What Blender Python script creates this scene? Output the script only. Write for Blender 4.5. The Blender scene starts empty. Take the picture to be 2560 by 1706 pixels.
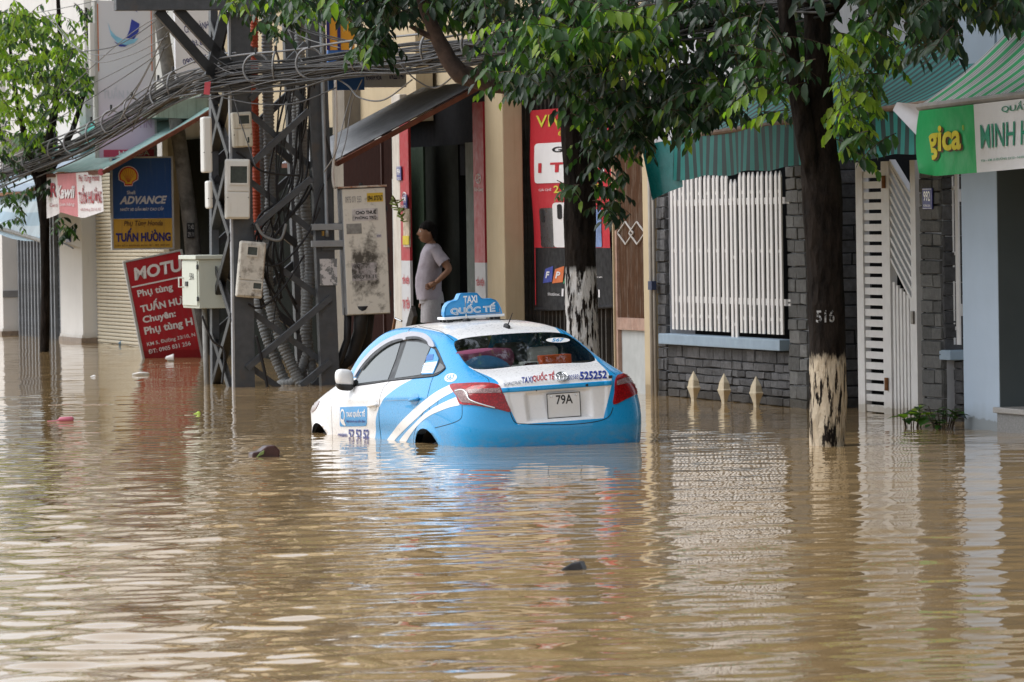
import bpy, bmesh, math, random
import numpy as np
from mathutils import Vector, Matrix
from mathutils.bvhtree import BVHTree
random.seed(7)
SC = bpy.context.scene
COL = SC.collection
# ------------------------------------------------------------------ camera
FPX = 14000.0; CAM_H = 1.73; RHO = math.radians(0.9); PIT = math.atan(302 / FPX)
_fw = Vector((0, math.cos(PIT), -math.sin(PIT))); _up = Vector((0, math.sin(PIT), math.cos(PIT))); _rt = Vector((1, 0, 0))
_ex = math.cos(RHO) * _rt - math.sin(RHO) * _up
_ey = math.cos(RHO) * _up + math.sin(RHO) * _rt
CAM = Vector((0, 0, CAM_H))
cd = bpy.data.cameras.new('camera'); co = bpy.data.objects.new('camera', cd); COL.objects.link(co)
cd.sensor_width = 36; cd.lens = 36 * FPX / 2560; cd.clip_start = 0.5; cd.clip_end = 2000
m = Matrix.Identity(4)
for i in range(3):
    m[i][0] = _ex[i]; m[i][1] = _ey[i]; m[i][2] = -_fw[i]; m[i][3] = CAM[i]
co.matrix_world = m
SC.camera = co
cd.dof.use_dof = True; cd.dof.focus_distance = 44.0; cd.dof.aperture_fstop = 14.0
# ------------------------------------------------------------------ world, sun, exposure
SUN_EL = math.radians(52); SUN_AZ = math.radians(272)      # azimuth clockwise from +Y
wd = bpy.data.worlds.new('World'); SC.world = wd; wd.use_nodes = True
nt = wd.node_tree; nt.nodes.clear()
sky = nt.nodes.new('ShaderNodeTexSky'); sky.sky_type = 'NISHITA'; sky.sun_disc = False
sky.sun_elevation = SUN_EL; sky.sun_rotation = SUN_AZ; sky.dust_density = 1.5; sky.air_density = 1.0; sky.ozone_density = 1.0
hs = nt.nodes.new('ShaderNodeHueSaturation'); hs.inputs['Saturation'].default_value = 0.30
bg = nt.nodes.new('ShaderNodeBackground'); bg.inputs[1].default_value = 0.15
wo = nt.nodes.new('ShaderNodeOutputWorld')
nt.links.new(sky.outputs[0], hs.inputs['Color']); nt.links.new(hs.outputs[0], bg.inputs[0]); nt.links.new(bg.outputs[0], wo.inputs[0])
sl = bpy.data.lights.new('sun', 'SUN'); sl.energy = 1.1; sl.angle = math.radians(40); sl.color = (1.0, 0.99, 0.98)
so = bpy.data.objects.new('sun', sl); COL.objects.link(so)
sd = Vector((math.sin(SUN_AZ) * math.cos(SUN_EL), math.cos(SUN_AZ) * math.cos(SUN_EL), math.sin(SUN_EL)))
so.rotation_euler = (-sd).to_track_quat('-Z', 'Y').to_euler(); so.location = (-20, 20, 30)
SC.view_settings.view_transform = 'Standard'; SC.view_settings.look = 'None'
SC.view_settings.gamma = 1.0; SC.view_settings.use_curve_mapping = False
SC.view_settings.exposure = 0.86
SC.render.engine = 'CYCLES'
try:
    SC.cycles.max_bounces = 8; SC.cycles.transparent_max_bounces = 12; SC.cycles.caustics_reflective = False; SC.cycles.caustics_refractive = False
    SC.cycles.sample_clamp_indirect = 6.0
except Exception: pass
# ------------------------------------------------------------------ picking real points along sight lines
def ray(x, y): return (x - 1280) / FPX * _ex - (y - 853) / FPX * _ey + _fw
def on_plane(x, y, P, n):
    d = ray(x, y); return CAM + d * ((P.dot(n) - CAM.dot(n)) / d.dot(n))
def W(x, y, z=0.0):
    d = ray(x, y); return CAM + d * ((z - CAM_H) / d.z)
def at(x, y, Y):
    d = ray(x, y); return CAM + d * (Y / d.y)
# the row of houses: T runs along the street towards the camera, I runs into the houses
FT = Vector((0.2605, -0.9655, 0)).normalized(); FI = Vector((-FT.y, FT.x, 0)); FO = Vector((1.485, 54.29, 0))
FAC = Matrix(((FT.x, FI.x, 0, FO.x), (FT.y, FI.y, 0, FO.y), (0, 0, 1, 0), (0, 0, 0, 1)))
FACROT = math.atan2(FT.y, FT.x)
def F(x, y, v=0.0):
    """street coordinates (u, v, z) of the point seen at x, y on the plane v metres behind the house line"""
    p = on_plane(x, y, FO + FI * v, FI) - FO
    return Vector((p.dot(FT), v, p.z))
def U(x, v=0.0, y=700): return F(x, y, v).x
def ZZ(x, y, v=0.0): return F(x, y, v).z
def fw(u, v, z=0.0): return FAC @ Vector((u, v, z))
def G(x, y, u):
    """street coordinates of the point seen at x, y on the cross plane at u"""
    p = on_plane(x, y, FO + FT * u, FT) - FO
    return Vector((u, p.dot(FI), p.z))
# ------------------------------------------------------------------ materials
def lin(c):
    if isinstance(c, str):
        c = tuple(int(c[i:i + 2], 16) / 255 for i in (0, 2, 4))
        return tuple(x / 12.92 if x <= .04045 else ((x + .055) / 1.055) ** 2.4 for x in c)
    return c
class NT:
    def __init__(s, name):
        s.m = bpy.data.materials.new(name); s.m.use_nodes = True; s.t = s.m.node_tree
        s.b = s.t.nodes['Principled BSDF']
    def n(s, ty, **kw):
        o = s.t.nodes.new('ShaderNode' + ty)
        for k, v in kw.items():
            if hasattr(o, k): setattr(o, k, v)
        return o
    def link(s, a, b): s.t.links.new(a, b)
    def inp(s, sock, v):
        if hasattr(v, 'is_output') or isinstance(v, bpy.types.NodeSocket): s.t.links.new(v, sock)
        else: sock.default_value = v
    def math(s, op, a, b=0.0, c=0.0, clamp=False):
        o = s.n('Math', operation=op, use_clamp=clamp); s.inp(o.inputs[0], a); s.inp(o.inputs[1], b)
        if len(o.inputs) > 2: s.inp(o.inputs[2], c)
        return o.outputs[0]
    def mix(s, f, a, b):
        o = s.n('MixRGB'); s.inp(o.inputs[0], f)
        for i, v in ((1, a), (2, b)):
            if isinstance(v, (tuple, list)): o.inputs[i].default_value = (*v[:3], 1)
            else: s.t.links.new(v, o.inputs[i])
        return o.outputs[0]
    def coord(s, scale=(1, 1, 1), kind='Object'):
        t = s.n('TexCoord'); mp = s.n('Mapping'); mp.inputs['Scale'].default_value = scale
        s.link(t.outputs[kind], mp.inputs[0]); return mp.outputs[0]
    def noise(s, scale, vec=None, detail=4, rough=.6):
        o = s.n('TexNoise'); o.inputs['Scale'].default_value = scale; o.inputs['Detail'].default_value = detail; o.inputs['Roughness'].default_value = rough
        if vec is not None: s.link(vec, o.inputs[0])
        return o.outputs[0]
    def ramp(s, v, a, b, lo=0.0, hi=1.0):
        o = s.n('MapRange'); s.inp(o.inputs[0], v)
        for i, x in ((1, a), (2, b), (3, lo), (4, hi)): o.inputs[i].default_value = x
        return o.outputs[0]
    def bump(s, h, strength=.3, dist=.01):
        o = s.n('Bump'); o.inputs['Strength'].default_value = strength; o.inputs['Distance'].default_value = dist
        s.link(h, o.inputs['Height']); s.link(o.outputs[0], s.b.inputs['Normal'])
MATC = {}
def M(name, col, rough=.6, metal=0.0, var=.18, scale=5.0, spec=.3, bump=0.0, bscale=60.0, dirt=None, dmin=.52, dmax=.72, dscale=3.0, streak=False, stretch=(1, 1, 1), coat=0.0, island=0.0, dstr=1.0, tide=0.0):
    if name in MATC: return MATC[name]
    k = NT(name); c = lin(col); b = k.b
    v = k.coord(stretch)
    n1 = k.noise(scale, v, 5)
    f = k.ramp(n1, .3, .7, 1 - var, 1 + var * .6)
    if island > 0:
        g = k.n('NewGeometry'); oi = k.n('ObjectInfo')
        r = k.math('ADD', g.outputs['Random Per Island'], oi.outputs['Random']); r = k.math('FRACT', r)
        f = k.math('MULTIPLY', f, k.ramp(r, 0, 1, 1 - island, 1 + island))
    vm = k.n('VectorMath', operation='SCALE'); vm.inputs[0].default_value = c; k.link(f, vm.inputs[3])
    out = vm.outputs[0]
    if dirt is not None:
        dv = k.coord((9, 9, .7) if streak else (1, 1, 1))
        d = k.ramp(k.noise(dscale, dv, 6, .65), dmin, dmax, 0, dstr)
        out = k.mix(d, out, lin(dirt))
    if tide:
        g2 = k.n('NewGeometry'); s2 = k.n('SeparateXYZ'); k.link(g2.outputs['Position'], s2.inputs[0])
        zz = k.math('ADD', s2.outputs[2], k.math('MULTIPLY', k.math('SUBTRACT', k.noise(7, k.coord((1, 1, .5)), 5), .5), -.12))
        wet = k.ramp(zz, tide * .8, tide, .72, 0); wet2 = k.ramp(zz, tide, tide * 2.2, .30, 0)
        out = k.mix(k.math('MAXIMUM', wet, wet2), out, tuple(x * y for x, y in zip(c, (.42, .36, .27))))
    k.link(out, b.inputs['Base Color'])
    b.inputs['Metallic'].default_value = metal; b.inputs['Specular IOR Level'].default_value = spec
    rr = k.ramp(k.noise(scale * 2.3, v, 3), .3, .7, max(.02, rough - .1), min(1, rough + .1)); k.link(rr, b.inputs['Roughness'])
    if coat: b.inputs['Coat Weight'].default_value = coat; b.inputs['Coat Roughness'].default_value = .05
    if bump: k.bump(k.noise(bscale, v, 5), bump, .02)
    MATC[name] = k.m; return k.m
# ------------------------------------------------------------------ objects
MW = {}
def reg(o, mw): MW[o.name] = mw; return o
def props(o, label=None, cat=None, group=None, kind=None):
    if label: o['label'] = label
    if cat: o['category'] = cat
    if group: o['group'] = group
    if kind: o['kind'] = kind
    return o
def thing(name, label, cat, loc, rotz=0.0, group=None, mat=None):
    o = bpy.data.objects.new(name, None); COL.objects.link(o); o.empty_display_size = .2
    mw = mat if mat is not None else Matrix.Translation(loc) @ Matrix.Rotation(rotz, 4, 'Z')
    o.matrix_world = mw
    return props(reg(o, mw.copy()), label, cat, group)
def fthing(name, label, cat, u, v, z=0.0, group=None):
    return thing(name, label, cat, fw(u, v, z), FACROT, group)
def link(name, me, parent=None, local=None):
    o = bpy.data.objects.new(name, me); COL.objects.link(o)
    local = local if local is not None else Matrix.Identity(4)
    if parent is not None: o.parent = parent
    o.matrix_local = local if parent is not None else local
    if parent is None: o.matrix_world = local
    pm = MW[parent.name] if parent is not None else Matrix.Identity(4)
    return reg(o, pm @ local)
def rot_to(d):
    return Vector(d).normalized().to_track_quat('Z', 'Y').to_matrix()
class MB:
    def __init__(s, frame=None): s.v = []; s.f = []; s.mi = []; s.frame = frame; s.cur = 0
    def add(s, vs, fs):
        b = len(s.v); s.v += [Vector(p) for p in vs]; s.f += [tuple(i + b for i in f) for f in fs]; s.mi += [s.cur] * len(fs); return s
    def box(s, x0, x1, y0, y1, z0, z1):
        if x0 > x1: x0, x1 = x1, x0
        if y0 > y1: y0, y1 = y1, y0
        if z0 > z1: z0, z1 = z1, z0
        return s.add([(x0, y0, z0), (x1, y0, z0), (x1, y1, z0), (x0, y1, z0), (x0, y0, z1), (x1, y0, z1), (x1, y1, z1), (x0, y1, z1)],
                     [(0, 3, 2, 1), (4, 5, 6, 7), (0, 1, 5, 4), (1, 2, 6, 5), (2, 3, 7, 6), (3, 0, 4, 7)])
    def bar(s, a, b, w, h, upv=(0, 0, 1)):
        a = Vector(a); b = Vector(b); d = (b - a).normalized(); sx = d.cross(Vector(upv))
        if sx.length < 1e-4: sx = d.cross(Vector((0, 1, 0)))
        sx.normalize(); sz = sx.cross(d)
        vs = []
        for p in (a, b):
            for i, j in ((-1, -1), (1, -1), (1, 1), (-1, 1)): vs.append(p + sx * (i * w / 2) + sz * (j * h / 2))
        return s.add(vs, [(3, 2, 1, 0), (4, 5, 6, 7), (0, 1, 5, 4), (1, 2, 6, 5), (2, 3, 7, 6), (3, 0, 4, 7)])
    def angle(s, a, b, w, t, upv=(0, 0, 1), flip=1):
        a = Vector(a); b = Vector(b); d = (b - a).normalized(); sx = d.cross(Vector(upv)).normalized(); sz = sx.cross(d)
        s.bar(a, b, w, t, upv); o = sx * (flip * w / 2) + sz * (w / 2)
        return s.bar(a + o, b + o, t, w, upv)
    def tube(s, path, r, n=8, cap=True):
        P = [Vector(p) for p in path]; rs = r if isinstance(r, (list, tuple)) else [r] * len(P)
        base = len(s.v); prev = None
        for i, p in enumerate(P):
            d = (P[min(i + 1, len(P) - 1)] - P[max(i - 1, 0)])
            if d.length < 1e-9: d = Vector((0, 0, 1))
            d.normalize()
            if prev is None:
                prev = d.orthogonal().normalized()
            sx = (prev - d * prev.dot(d))
            if sx.length < 1e-6: sx = d.orthogonal()
            sx.normalize(); prev = sx; sy = d.cross(sx)
            for k in range(n):
                a = 2 * math.pi * k / n; s.v.append(p + (sx * math.cos(a) + sy * math.sin(a)) * rs[i])
        for i in range(len(P) - 1):
            for k in range(n):
                k2 = (k + 1) % n; s.f.append((base + i * n + k, base + i * n + k2, base + (i + 1) * n + k2, base + (i + 1) * n + k)); s.mi.append(s.cur)
        if cap:
            s.f.append(tuple(base + k for k in reversed(range(n)))); s.mi.append(s.cur)
            s.f.append(tuple(base + (len(P) - 1) * n + k for k in range(n))); s.mi.append(s.cur)
        return s
    def prism(s, poly, y0, y1):
        """poly in x,z seen from -y (counter-clockwise as x right, z up); thickness y0..y1"""
        n = len(poly); vs = [(x, y0, z) for x, z in poly] + [(x, y1, z) for x, z in poly]
        fs = [tuple(range(n)), tuple(reversed(range(n, 2 * n)))] + [(i, i + n, (i + 1) % n + n, (i + 1) % n) for i in range(n)]
        return s.add(vs, fs)
    def grid(s, fn, nu, nv):
        b = len(s.v)
        for i in range(nu + 1):
            for j in range(nv + 1): s.v.append(Vector(fn(i / nu, j / nv)))
        for i in range(nu):
            for j in range(nv):
                a = b + i * (nv + 1) + j; s.f.append((a, a + nv + 1, a + nv + 2, a + 1)); s.mi.append(s.cur)
        return s
    def out(s, name, mat, parent=None, smooth=False, bevel=0.0, frame=None, solid=0.0):
        fr = frame if frame is not None else s.frame
        X = Matrix.Identity(4)
        if fr is not None: X = fr
        if parent is not None: X = MW[parent.name].inverted() @ X
        me = bpy.data.meshes.new(name)
        me.from_pydata([tuple(X @ p) for p in s.v], [], s.f)
        mats = mat if isinstance(mat, (list, tuple)) else [mat]
        for q in mats: me.materials.append(q)
        if len(mats) > 1: me.polygons.foreach_set('material_index', s.mi)
        if bevel or solid:
            bm = bmesh.new(); bm.from_mesh(me)
            if solid:
                bmesh.ops.recalc_face_normals(bm, faces=bm.faces); bmesh.ops.solidify(bm, geom=bm.faces[:], thickness=solid)
            if bevel:
                ed = [e for e in bm.edges if len(e.link_faces) == 2 and e.calc_face_angle(0) > .5]
                bmesh.ops.bevel(bm, geom=ed, offset=bevel, segments=2, profile=.5, affect='EDGES', clamp_overlap=True)
            bm.to_mesh(me); bm.free()
        if smooth: me.shade_smooth()
        me.update()
        return link(name, me, parent)
def smooth_by_angle(o, a=40):
    me = o.data; me.shade_smooth()
    bm = bmesh.new(); bm.from_mesh(me)
    for e in bm.edges:
        e.smooth = not (len(e.link_faces) == 2 and e.calc_face_angle(0) > math.radians(a))
    bm.to_mesh(me); bm.free(); return o
# ------------------------------------------------------------------ lettering
TXT = []
def text(parent, frame, s, x0, x1, z0, z1, mat, y=-.004, bold=0.0, shear=0.0, ext=.0012, name='lettering', post=None, rot=0.0, spacing=1.0):
    """lettering fitted into x0..x1, z0..z1 of frame's x/z plane, facing -y"""
    cu = bpy.data.curves.new('lettering', 'FONT'); cu.body = s; cu.size = 1.0; cu.extrude = 0.0; cu.offset = bold; cu.shear = shear
    cu.resolution_u = 3; cu.space_character = spacing
    ob = bpy.data.objects.new('tmp', cu); COL.objects.link(ob)
    TXT.append((ob, parent, frame, (x0, x1, z0, z1), mat, y, ext, name, post, rot))
def words(me, flat, body):
    """one mesh for each word of a line of lettering"""
    if ' ' not in body: return [me]
    par = list(range(len(flat)))
    def find(a):
        while par[a] != a: par[a] = par[par[a]]; a = par[a]
        return a
    fs = [tuple(p.vertices) for p in me.polygons]
    for f in fs:
        r = find(f[0])
        for q in f[1:]: par[find(q)] = r
    isl = {}
    for i in range(len(flat)): isl.setdefault(find(i), []).append(i)
    ext = sorted((min(flat[i][0] for i in v), max(flat[i][0] for i in v), k) for k, v in isl.items())
    groups = []; end = None
    for a, b, k in ext:
        if end is None or a - end > .17: groups.append([])
        groups[-1].append(k); end = b if end is None else max(end, b)
        if a == ext[0][0] and len(groups) == 1: end = max(end, b)
    out = []
    for g in groups:
        keep = set(g); idx = {}; vs = []; nf = []
        for f in fs:
            if find(f[0]) in keep:
                for q in f:
                    if q not in idx: idx[q] = len(vs); vs.append(tuple(me.vertices[q].co))
                nf.append([idx[q] for q in f])
        m2 = bpy.data.meshes.new('lettering'); m2.from_pydata(vs, [], nf); m2.materials.append(me.materials[0]); out.append(m2)
    bpy.data.meshes.remove(me); return out
def flush_text():
    if not TXT: return
    bpy.context.view_layer.update(); dg = bpy.context.evaluated_depsgraph_get()
    for ob, parent, frame, (x0, x1, z0, z1), mat, y, ext, name, post, rot in TXT:
        me = bpy.data.meshes.new_from_object(ob.evaluated_get(dg))
        n = len(me.vertices)
        if n:
            co_ = np.empty(n * 3); me.vertices.foreach_get('co', co_); co_ = co_.reshape(-1, 3)
            a = co_.min(0); b = co_.max(0); w = max(b[0] - a[0], 1e-6); h = max(b[1] - a[1], 1e-6)
            px = x0 + (co_[:, 0] - a[0]) / w * (x1 - x0); pz = z0 + (co_[:, 1] - a[1]) / h * (z1 - z0)
            if rot:
                cx, cz = (x0 + x1) / 2, (z0 + z1) / 2; c, s_ = math.cos(rot), math.sin(rot)
                px, pz = cx + (px - cx) * c - (pz - cz) * s_, cz + (px - cx) * s_ + (pz - cz) * c
            P = [Vector((px[i], y, pz[i])) for i in range(n)]
            if post: P = post(P)
            else: P = [frame @ p for p in P]
            if parent is not None:
                inv = MW[parent.name].inverted(); P = [inv @ p for p in P]
            me.vertices.foreach_set('co', np.array([tuple(p) for p in P]).ravel())
            me.materials.clear(); me.materials.append(mat); me.update()
            for m2 in words(me, co_, ob.data.body): link(name, m2, parent)
        cu = ob.data; bpy.data.objects.remove(ob); bpy.data.curves.remove(cu)
    TXT.clear()
def smoothstep(a, b, x):
    t = min(1, max(0, (x - a) / (b - a))); return t * t * (3 - 2 * t)
def lerp(a, b, t): return a + (b - a) * t
# ------------------------------------------------------------------ ground under the flood, and the flood water
k = NT('flood_water'); b = k.b
v = k.coord((1, 1, 1)); n1 = k.noise(.16, v, 4); n2 = k.noise(1.3, v, 3)
c = k.mix(k.ramp(n1, .35, .65), lin((.310, .202, .090)), lin((.350, .235, .112)))
c = k.mix(k.math('MULTIPLY', k.ramp(n2, .4, .7), .3), c, lin((.36, .25, .13)))
k.link(c, b.inputs['Base Color']); b.inputs['Roughness'].default_value = .02; b.inputs['IOR'].default_value = 1.33
b.inputs['Specular IOR Level'].default_value = .40
k.bump(k.noise(7, k.coord((1, .8, 1)), 3), .045, .02)
WATER = k.m
def waves():
    rng = np.random.default_rng(11)
    rows = [14.0]
    while rows[-1] < 60: rows.append(rows[-1] + .055)
    while rows[-1] < 135: rows.append(rows[-1] + .14)
    Y = np.array(rows); nx = 330
    S = np.linspace(-1, 1, nx)
    hw = 3.0 + Y * .135
    X = S[None, :] * hw[:, None]; YY = np.repeat(Y[:, None], nx, 1)
    Hh = np.zeros_like(X)
    for lam0, lam1, cnt, slope, spread in ((1.6, 3.0, 7, .010, 1.8), (.75, 1.4, 14, .019, 1.7), (.38, .72, 24, .034, 1.6), (.2, .36, 28, .042, 1.6)):
        for _ in range(cnt):
            lam = rng.uniform(lam0, lam1); th = math.pi / 2 + .18 + rng.normal() * spread * .55
            kk = 2 * math.pi / lam; amp = slope * math.sqrt(2.0 / cnt) / kk
            ph = rng.uniform(0, 6.283)
            # slow patches so that the ripples come and go
            qx, qy, qp = rng.uniform(-.7, .7), rng.uniform(-.35, .35), rng.uniform(0, 6.28)
            env = .65 + .45 * np.sin(qx * X + qy * YY + qp)
            Hh += amp * env * np.sin(kk * (math.cos(th) * X + math.sin(th) * YY) + ph)
    calm = 1 - .72 * np.exp(-(((X - .35) / 1.3) ** 2) - (((YY - 40.2) / 3.0) ** 2))     # the lee of the taxi
    calm *= 1 - .35 * np.clip((X + YY * .02) / 2.0, 0, 1) * np.clip((60 - YY) / 20, 0, 1)
    calm *= np.where(YY > 46, .62, 1.0) * (.55 + .45 * np.clip((46 - YY) / 16, 0, 1)) / .8
    boost = 1 + .25 * np.clip((24 - YY) / 4, 0, 1) * np.clip((-X + .3) / 1.2, 0, 1)
    Hh *= calm * boost
    ny = len(Y)
    co_ = np.stack([X, YY, Hh], -1).reshape(-1, 3)
    idx = np.arange(ny * nx).reshape(ny, nx)
    q = np.stack([idx[:-1, :-1], idx[:-1, 1:], idx[1:, 1:], idx[1:, :-1]], -1).reshape(-1, 4)
    me = bpy.data.meshes.new('flood_water')
    me.vertices.add(len(co_)); me.vertices.foreach_set('co', co_.ravel())
    me.loops.add(q.size); me.loops.foreach_set('vertex_index', q.ravel())
    me.polygons.add(len(q)); me.polygons.foreach_set('loop_start', np.arange(0, q.size, 4)); me.polygons.foreach_set('loop_total', np.full(len(q), 4))
    me.update(calc_edges=True); me.shade_smooth(); me.materials.append(WATER)
    o = link('water', me); props(o, 'muddy brown flood water with low ripples covering the whole street', None, None, 'structure')
    # the flood goes on past the rippled stretch
    mb = MB()
    for (x0, x1, y0, y1) in ((-400, 400, -300, 13.9), (-400, -22, 13.9, 700), (22, 400, 13.9, 700), (-22, 22, 134, 700)):
        mb.add([(x0, y0, -.03), (x1, y0, -.03), (x1, y1, -.03), (x0, y1, -.03)], [(0, 1, 2, 3)])
    props(mb.out('water', WATER), 'flat brown flood water farther along the street', None, None, 'structure')
waves()
mb = MB(); mb.add([(-500, -400, -.62), (500, -400, -.62), (500, 800, -.62), (-500, 800, -.62)], [(0, 1, 2, 3)])
props(mb.out('ground', M('mud_ground', (.10, .08, .055), .9)), 'muddy street bed under the flood water', None, None, 'structure')
# ------------------------------------------------------------------ the taxi
_th = math.radians(20); _f = Vector((-math.sin(_th), math.cos(_th), 0)); _l = Vector((-math.cos(_th), -math.sin(_th), 0))
_a = math.radians(-2.3); _Y = math.cos(_a) * _l + math.sin(_a) * Vector((0, 0, 1)); _Z = _f.cross(_Y)
CARO = Vector((.3824, 42.8765, 0))
CARF = Matrix(((_f.x, _Y.x, _Z.x, CARO.x), (_f.y, _Y.y, _Z.y, CARO.y), (_f.z, _Y.z, _Z.z, CARO.z), (0, 0, 0, 1)))
taxi = thing('taxi', 'blue and white taxi sedan standing bumper-deep in the flood water', 'taxi', None, mat=CARF @ Matrix.Translation((0, 0, -.55)))
def c1(x, y): return (740 + x / 2.6144, 700 + y / 2.6144)
YS = .957
def car_cage():
    sx = [.34, .56, .92, 1.28, 2.05, 2.62, 3.20, 3.59, 3.95]
    def row(rear, ys, zs, front): return rear + [(sx[i], ys[i], zs[i]) for i in range(9)] + front
    z_ = lambda z: [z] * 9
    R = []
    R.append(row([(.10, 0, -.35), (.10, .3, -.35), (.11, .45, -.35), (.14, .6, -.35), (.24, .70, -.35)], [.73] * 9, z_(-.35), [(4.13, .58, -.33), (4.24, .3, -.33), (4.27, 0, -.33)]))
    R.append(row([(.03, 0, -.05), (.035, .28, -.05), (.05, .45, -.05), (.09, .62, -.05), (.20, .745, -.05)], [.795, .80, .795, .79, .775, .775, .79, .80, .765], z_(-.05), [(4.17, .60, -.05), (4.31, .3, -.05), (4.34, 0, -.05)]))
    R.append(row([(0, 0, .12), (.005, .28, .12), (.02, .45, .12), (.07, .63, .12), (.18, .765, .12)], [.812, .825, .83, .822, .805, .805, .815, .82, .775], z_(.12), [(4.17, .61, .11), (4.32, .3, .11), (4.35, 0, .11)]))
    R.append(row([(.012, 0, .185), (.017, .28, .185), (.03, .42, .19), (.075, .62, .2), (.18, .765, .2)], [.812, .828, .835, .828, .812, .812, .82, .82, .775], z_(.2), [(4.15, .62, .17), (4.30, .3, .17), (4.33, 0, .17)]))
    R.append(row([(.05, 0, .31), (.05, .28, .31), (.055, .43, .31), (.085, .6, .31), (.18, .745, .32)], [.80, .822, .832, .826, .815, .815, .82, .815, .76], [.32, .32, .32, .315, .31, .30, .285, .265, .24], [(4.10, .61, .21), (4.25, .32, .2), (4.29, 0, .2)]))
    R.append(row([(.05, 0, .455), (.055, .28, .45), (.07, .46, .445), (.115, .6, .44), (.20, .712, .44)], [.768, .795, .81, .81, .80, .80, .80, .775, .70], [.44, .44, .43, .42, .40, .375, .35, .33, .285], [(4.05, .57, .265), (4.2, .32, .265), (4.25, 0, .265)]))
    R.append([(.085, 0, .548), (.09, .28, .543), (.11, .46, .535), (.18, .575, .528), (.28, .65, .524), (.40, .69, .524), (.60, .728, .527), (.95, .752, .522), (1.30, .762, .508), (2.05, .765, .478), (2.62, .765, .448), (3.14, .752, .426), (3.54, .70, .40), (3.84, .62, .36), (3.94, .5, .35), (4.04, .3, .36), (4.08, 0, .365)])
    R.append([(.47, 0, .612), (.48, .28, .604), (.51, .58, .588), (.57, .625, .586), (.64, .648, .586), (.72, .664, .585), (.83, .68, .582), (1.03, .698, .572), (1.36, .708, .553), (2.05, .715, .52), (2.74, .712, .492), (3.20, .695, .478), (3.36, .62, .50), (3.40, .5, .525), (3.47, .38, .54), (3.53, .2, .55), (3.55, 0, .555)])
    R.append([(.78, 0, .732), (.785, .27, .726), (.81, .545, .71), (.86, .58, .706), (.91, .602, .70), (.98, .615, .696), (1.06, .624, .693), (1.20, .634, .69), (1.42, .64, .69), (2.05, .648, .69), (2.72, .65, .69), (3.06, .64, .676), (3.16, .58, .675), (3.22, .47, .685), (3.27, .35, .695), (3.3, .18, .705), (3.31, 0, .705)])
    R.append([(1.09, 0, .845), (1.095, .26, .842), (1.115, .522, .825), (1.15, .548, .818), (1.2, .562, .813), (1.26, .57, .812), (1.34, .575, .813), (1.46, .578, .818), (1.62, .58, .826), (2.05, .585, .848), (2.50, .585, .842), (2.75, .575, .815), (2.82, .53, .812), (2.87, .42, .828), (2.91, .32, .84), (2.94, .17, .85), (2.95, 0, .853)])
    R.append([(1.20, 0, .880), (1.21, .24, .877), (1.23, .475, .864), (1.27, .498, .861), (1.32, .512, .862), (1.38, .52, .866), (1.46, .525, .870), (1.56, .527, .877), (1.72, .528, .884), (2.05, .535, .898), (2.44, .535, .893), (2.60, .52, .878), (2.66, .47, .873), (2.70, .37, .878), (2.73, .28, .885), (2.76, .15, .891), (2.77, 0, .893)])
    R.append([(1.42, 0, .918), (1.43, .17, .917), (1.45, .30, .911), (1.48, .325, .911), (1.52, .345, .912), (1.55, .355, .914), (1.6, .36, .916), (1.68, .362, .92), (1.8, .363, .924), (2.05, .37, .929), (2.3, .36, .925), (2.38, .34, .92), (2.42, .3, .917), (2.45, .25, .916), (2.48, .19, .917), (2.5, .1, .918), (2.51, 0, .919)])
    top = [(x, 0, .940 - .06 * (x - 1.85) ** 2 - (.012 if i in (0, 16) else 0)) for i, (x, y, z) in enumerate(R[-1])]
    for r in range(7):
        R[r] = [(x + max(0, x - 2.6) * .07, y, z) for x, y, z in R[r]]
    R.append(top)
    return R
def car_body():
    R = car_cage(); K = len(R); S = len(R[0])
    bm = bmesh.new(); gl = bm.faces.layers.int.new('part')
    def build(sign):
        V = [[bm.verts.new((x, y * YS * sign, z)) for x, y, z in r] for r in R]
        for k_ in range(K - 1):
            for s in range(S - 1):
                q = [V[k_][s], V[k_][s + 1], V[k_ + 1][s + 1], V[k_ + 1][s]]
                if sign > 0: q.reverse()
                f = bm.faces.new(q)
                f[gl] = 1 if (7 <= k_ < 9 and s < 2) else 2 if (7 <= k_ < 9 and s >= 12) else 0
    build(1); build(-1)
    bmesh.ops.remove_doubles(bm, verts=bm.verts, dist=1e-5)
    bmesh.ops.recalc_face_normals(bm, faces=bm.faces)
    cr = bm.edges.layers.float.new('crease_edge')
    for e in bm.edges:
        ps = {f[gl] for f in e.link_faces}
        if len(ps) > 1: e[cr] = .75
    me = bpy.data.meshes.new('cage')
    bm.faces.ensure_lookup_table()
    for i in range(3): me.materials.append(None)
    bm.to_mesh(me)
    for p, f in zip(me.polygons, bm.faces): p.material_index = f[gl]
    bm.free()
    ob = bpy.data.objects.new('tmp', me); COL.objects.link(ob)
    md = ob.modifiers.new('s', 'SUBSURF'); md.levels = 4; md.render_levels = 4
    bpy.context.view_layer.update()
    out = bpy.data.meshes.new_from_object(ob.evaluated_get(bpy.context.evaluated_depsgraph_get()))
    bpy.data.objects.remove(ob); bpy.data.meshes.remove(me)
    return out
AXR, AXF = .92, 3.66
ARCH = ((AXR, -.235, .392), (AXF, -.25, .37))
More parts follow.
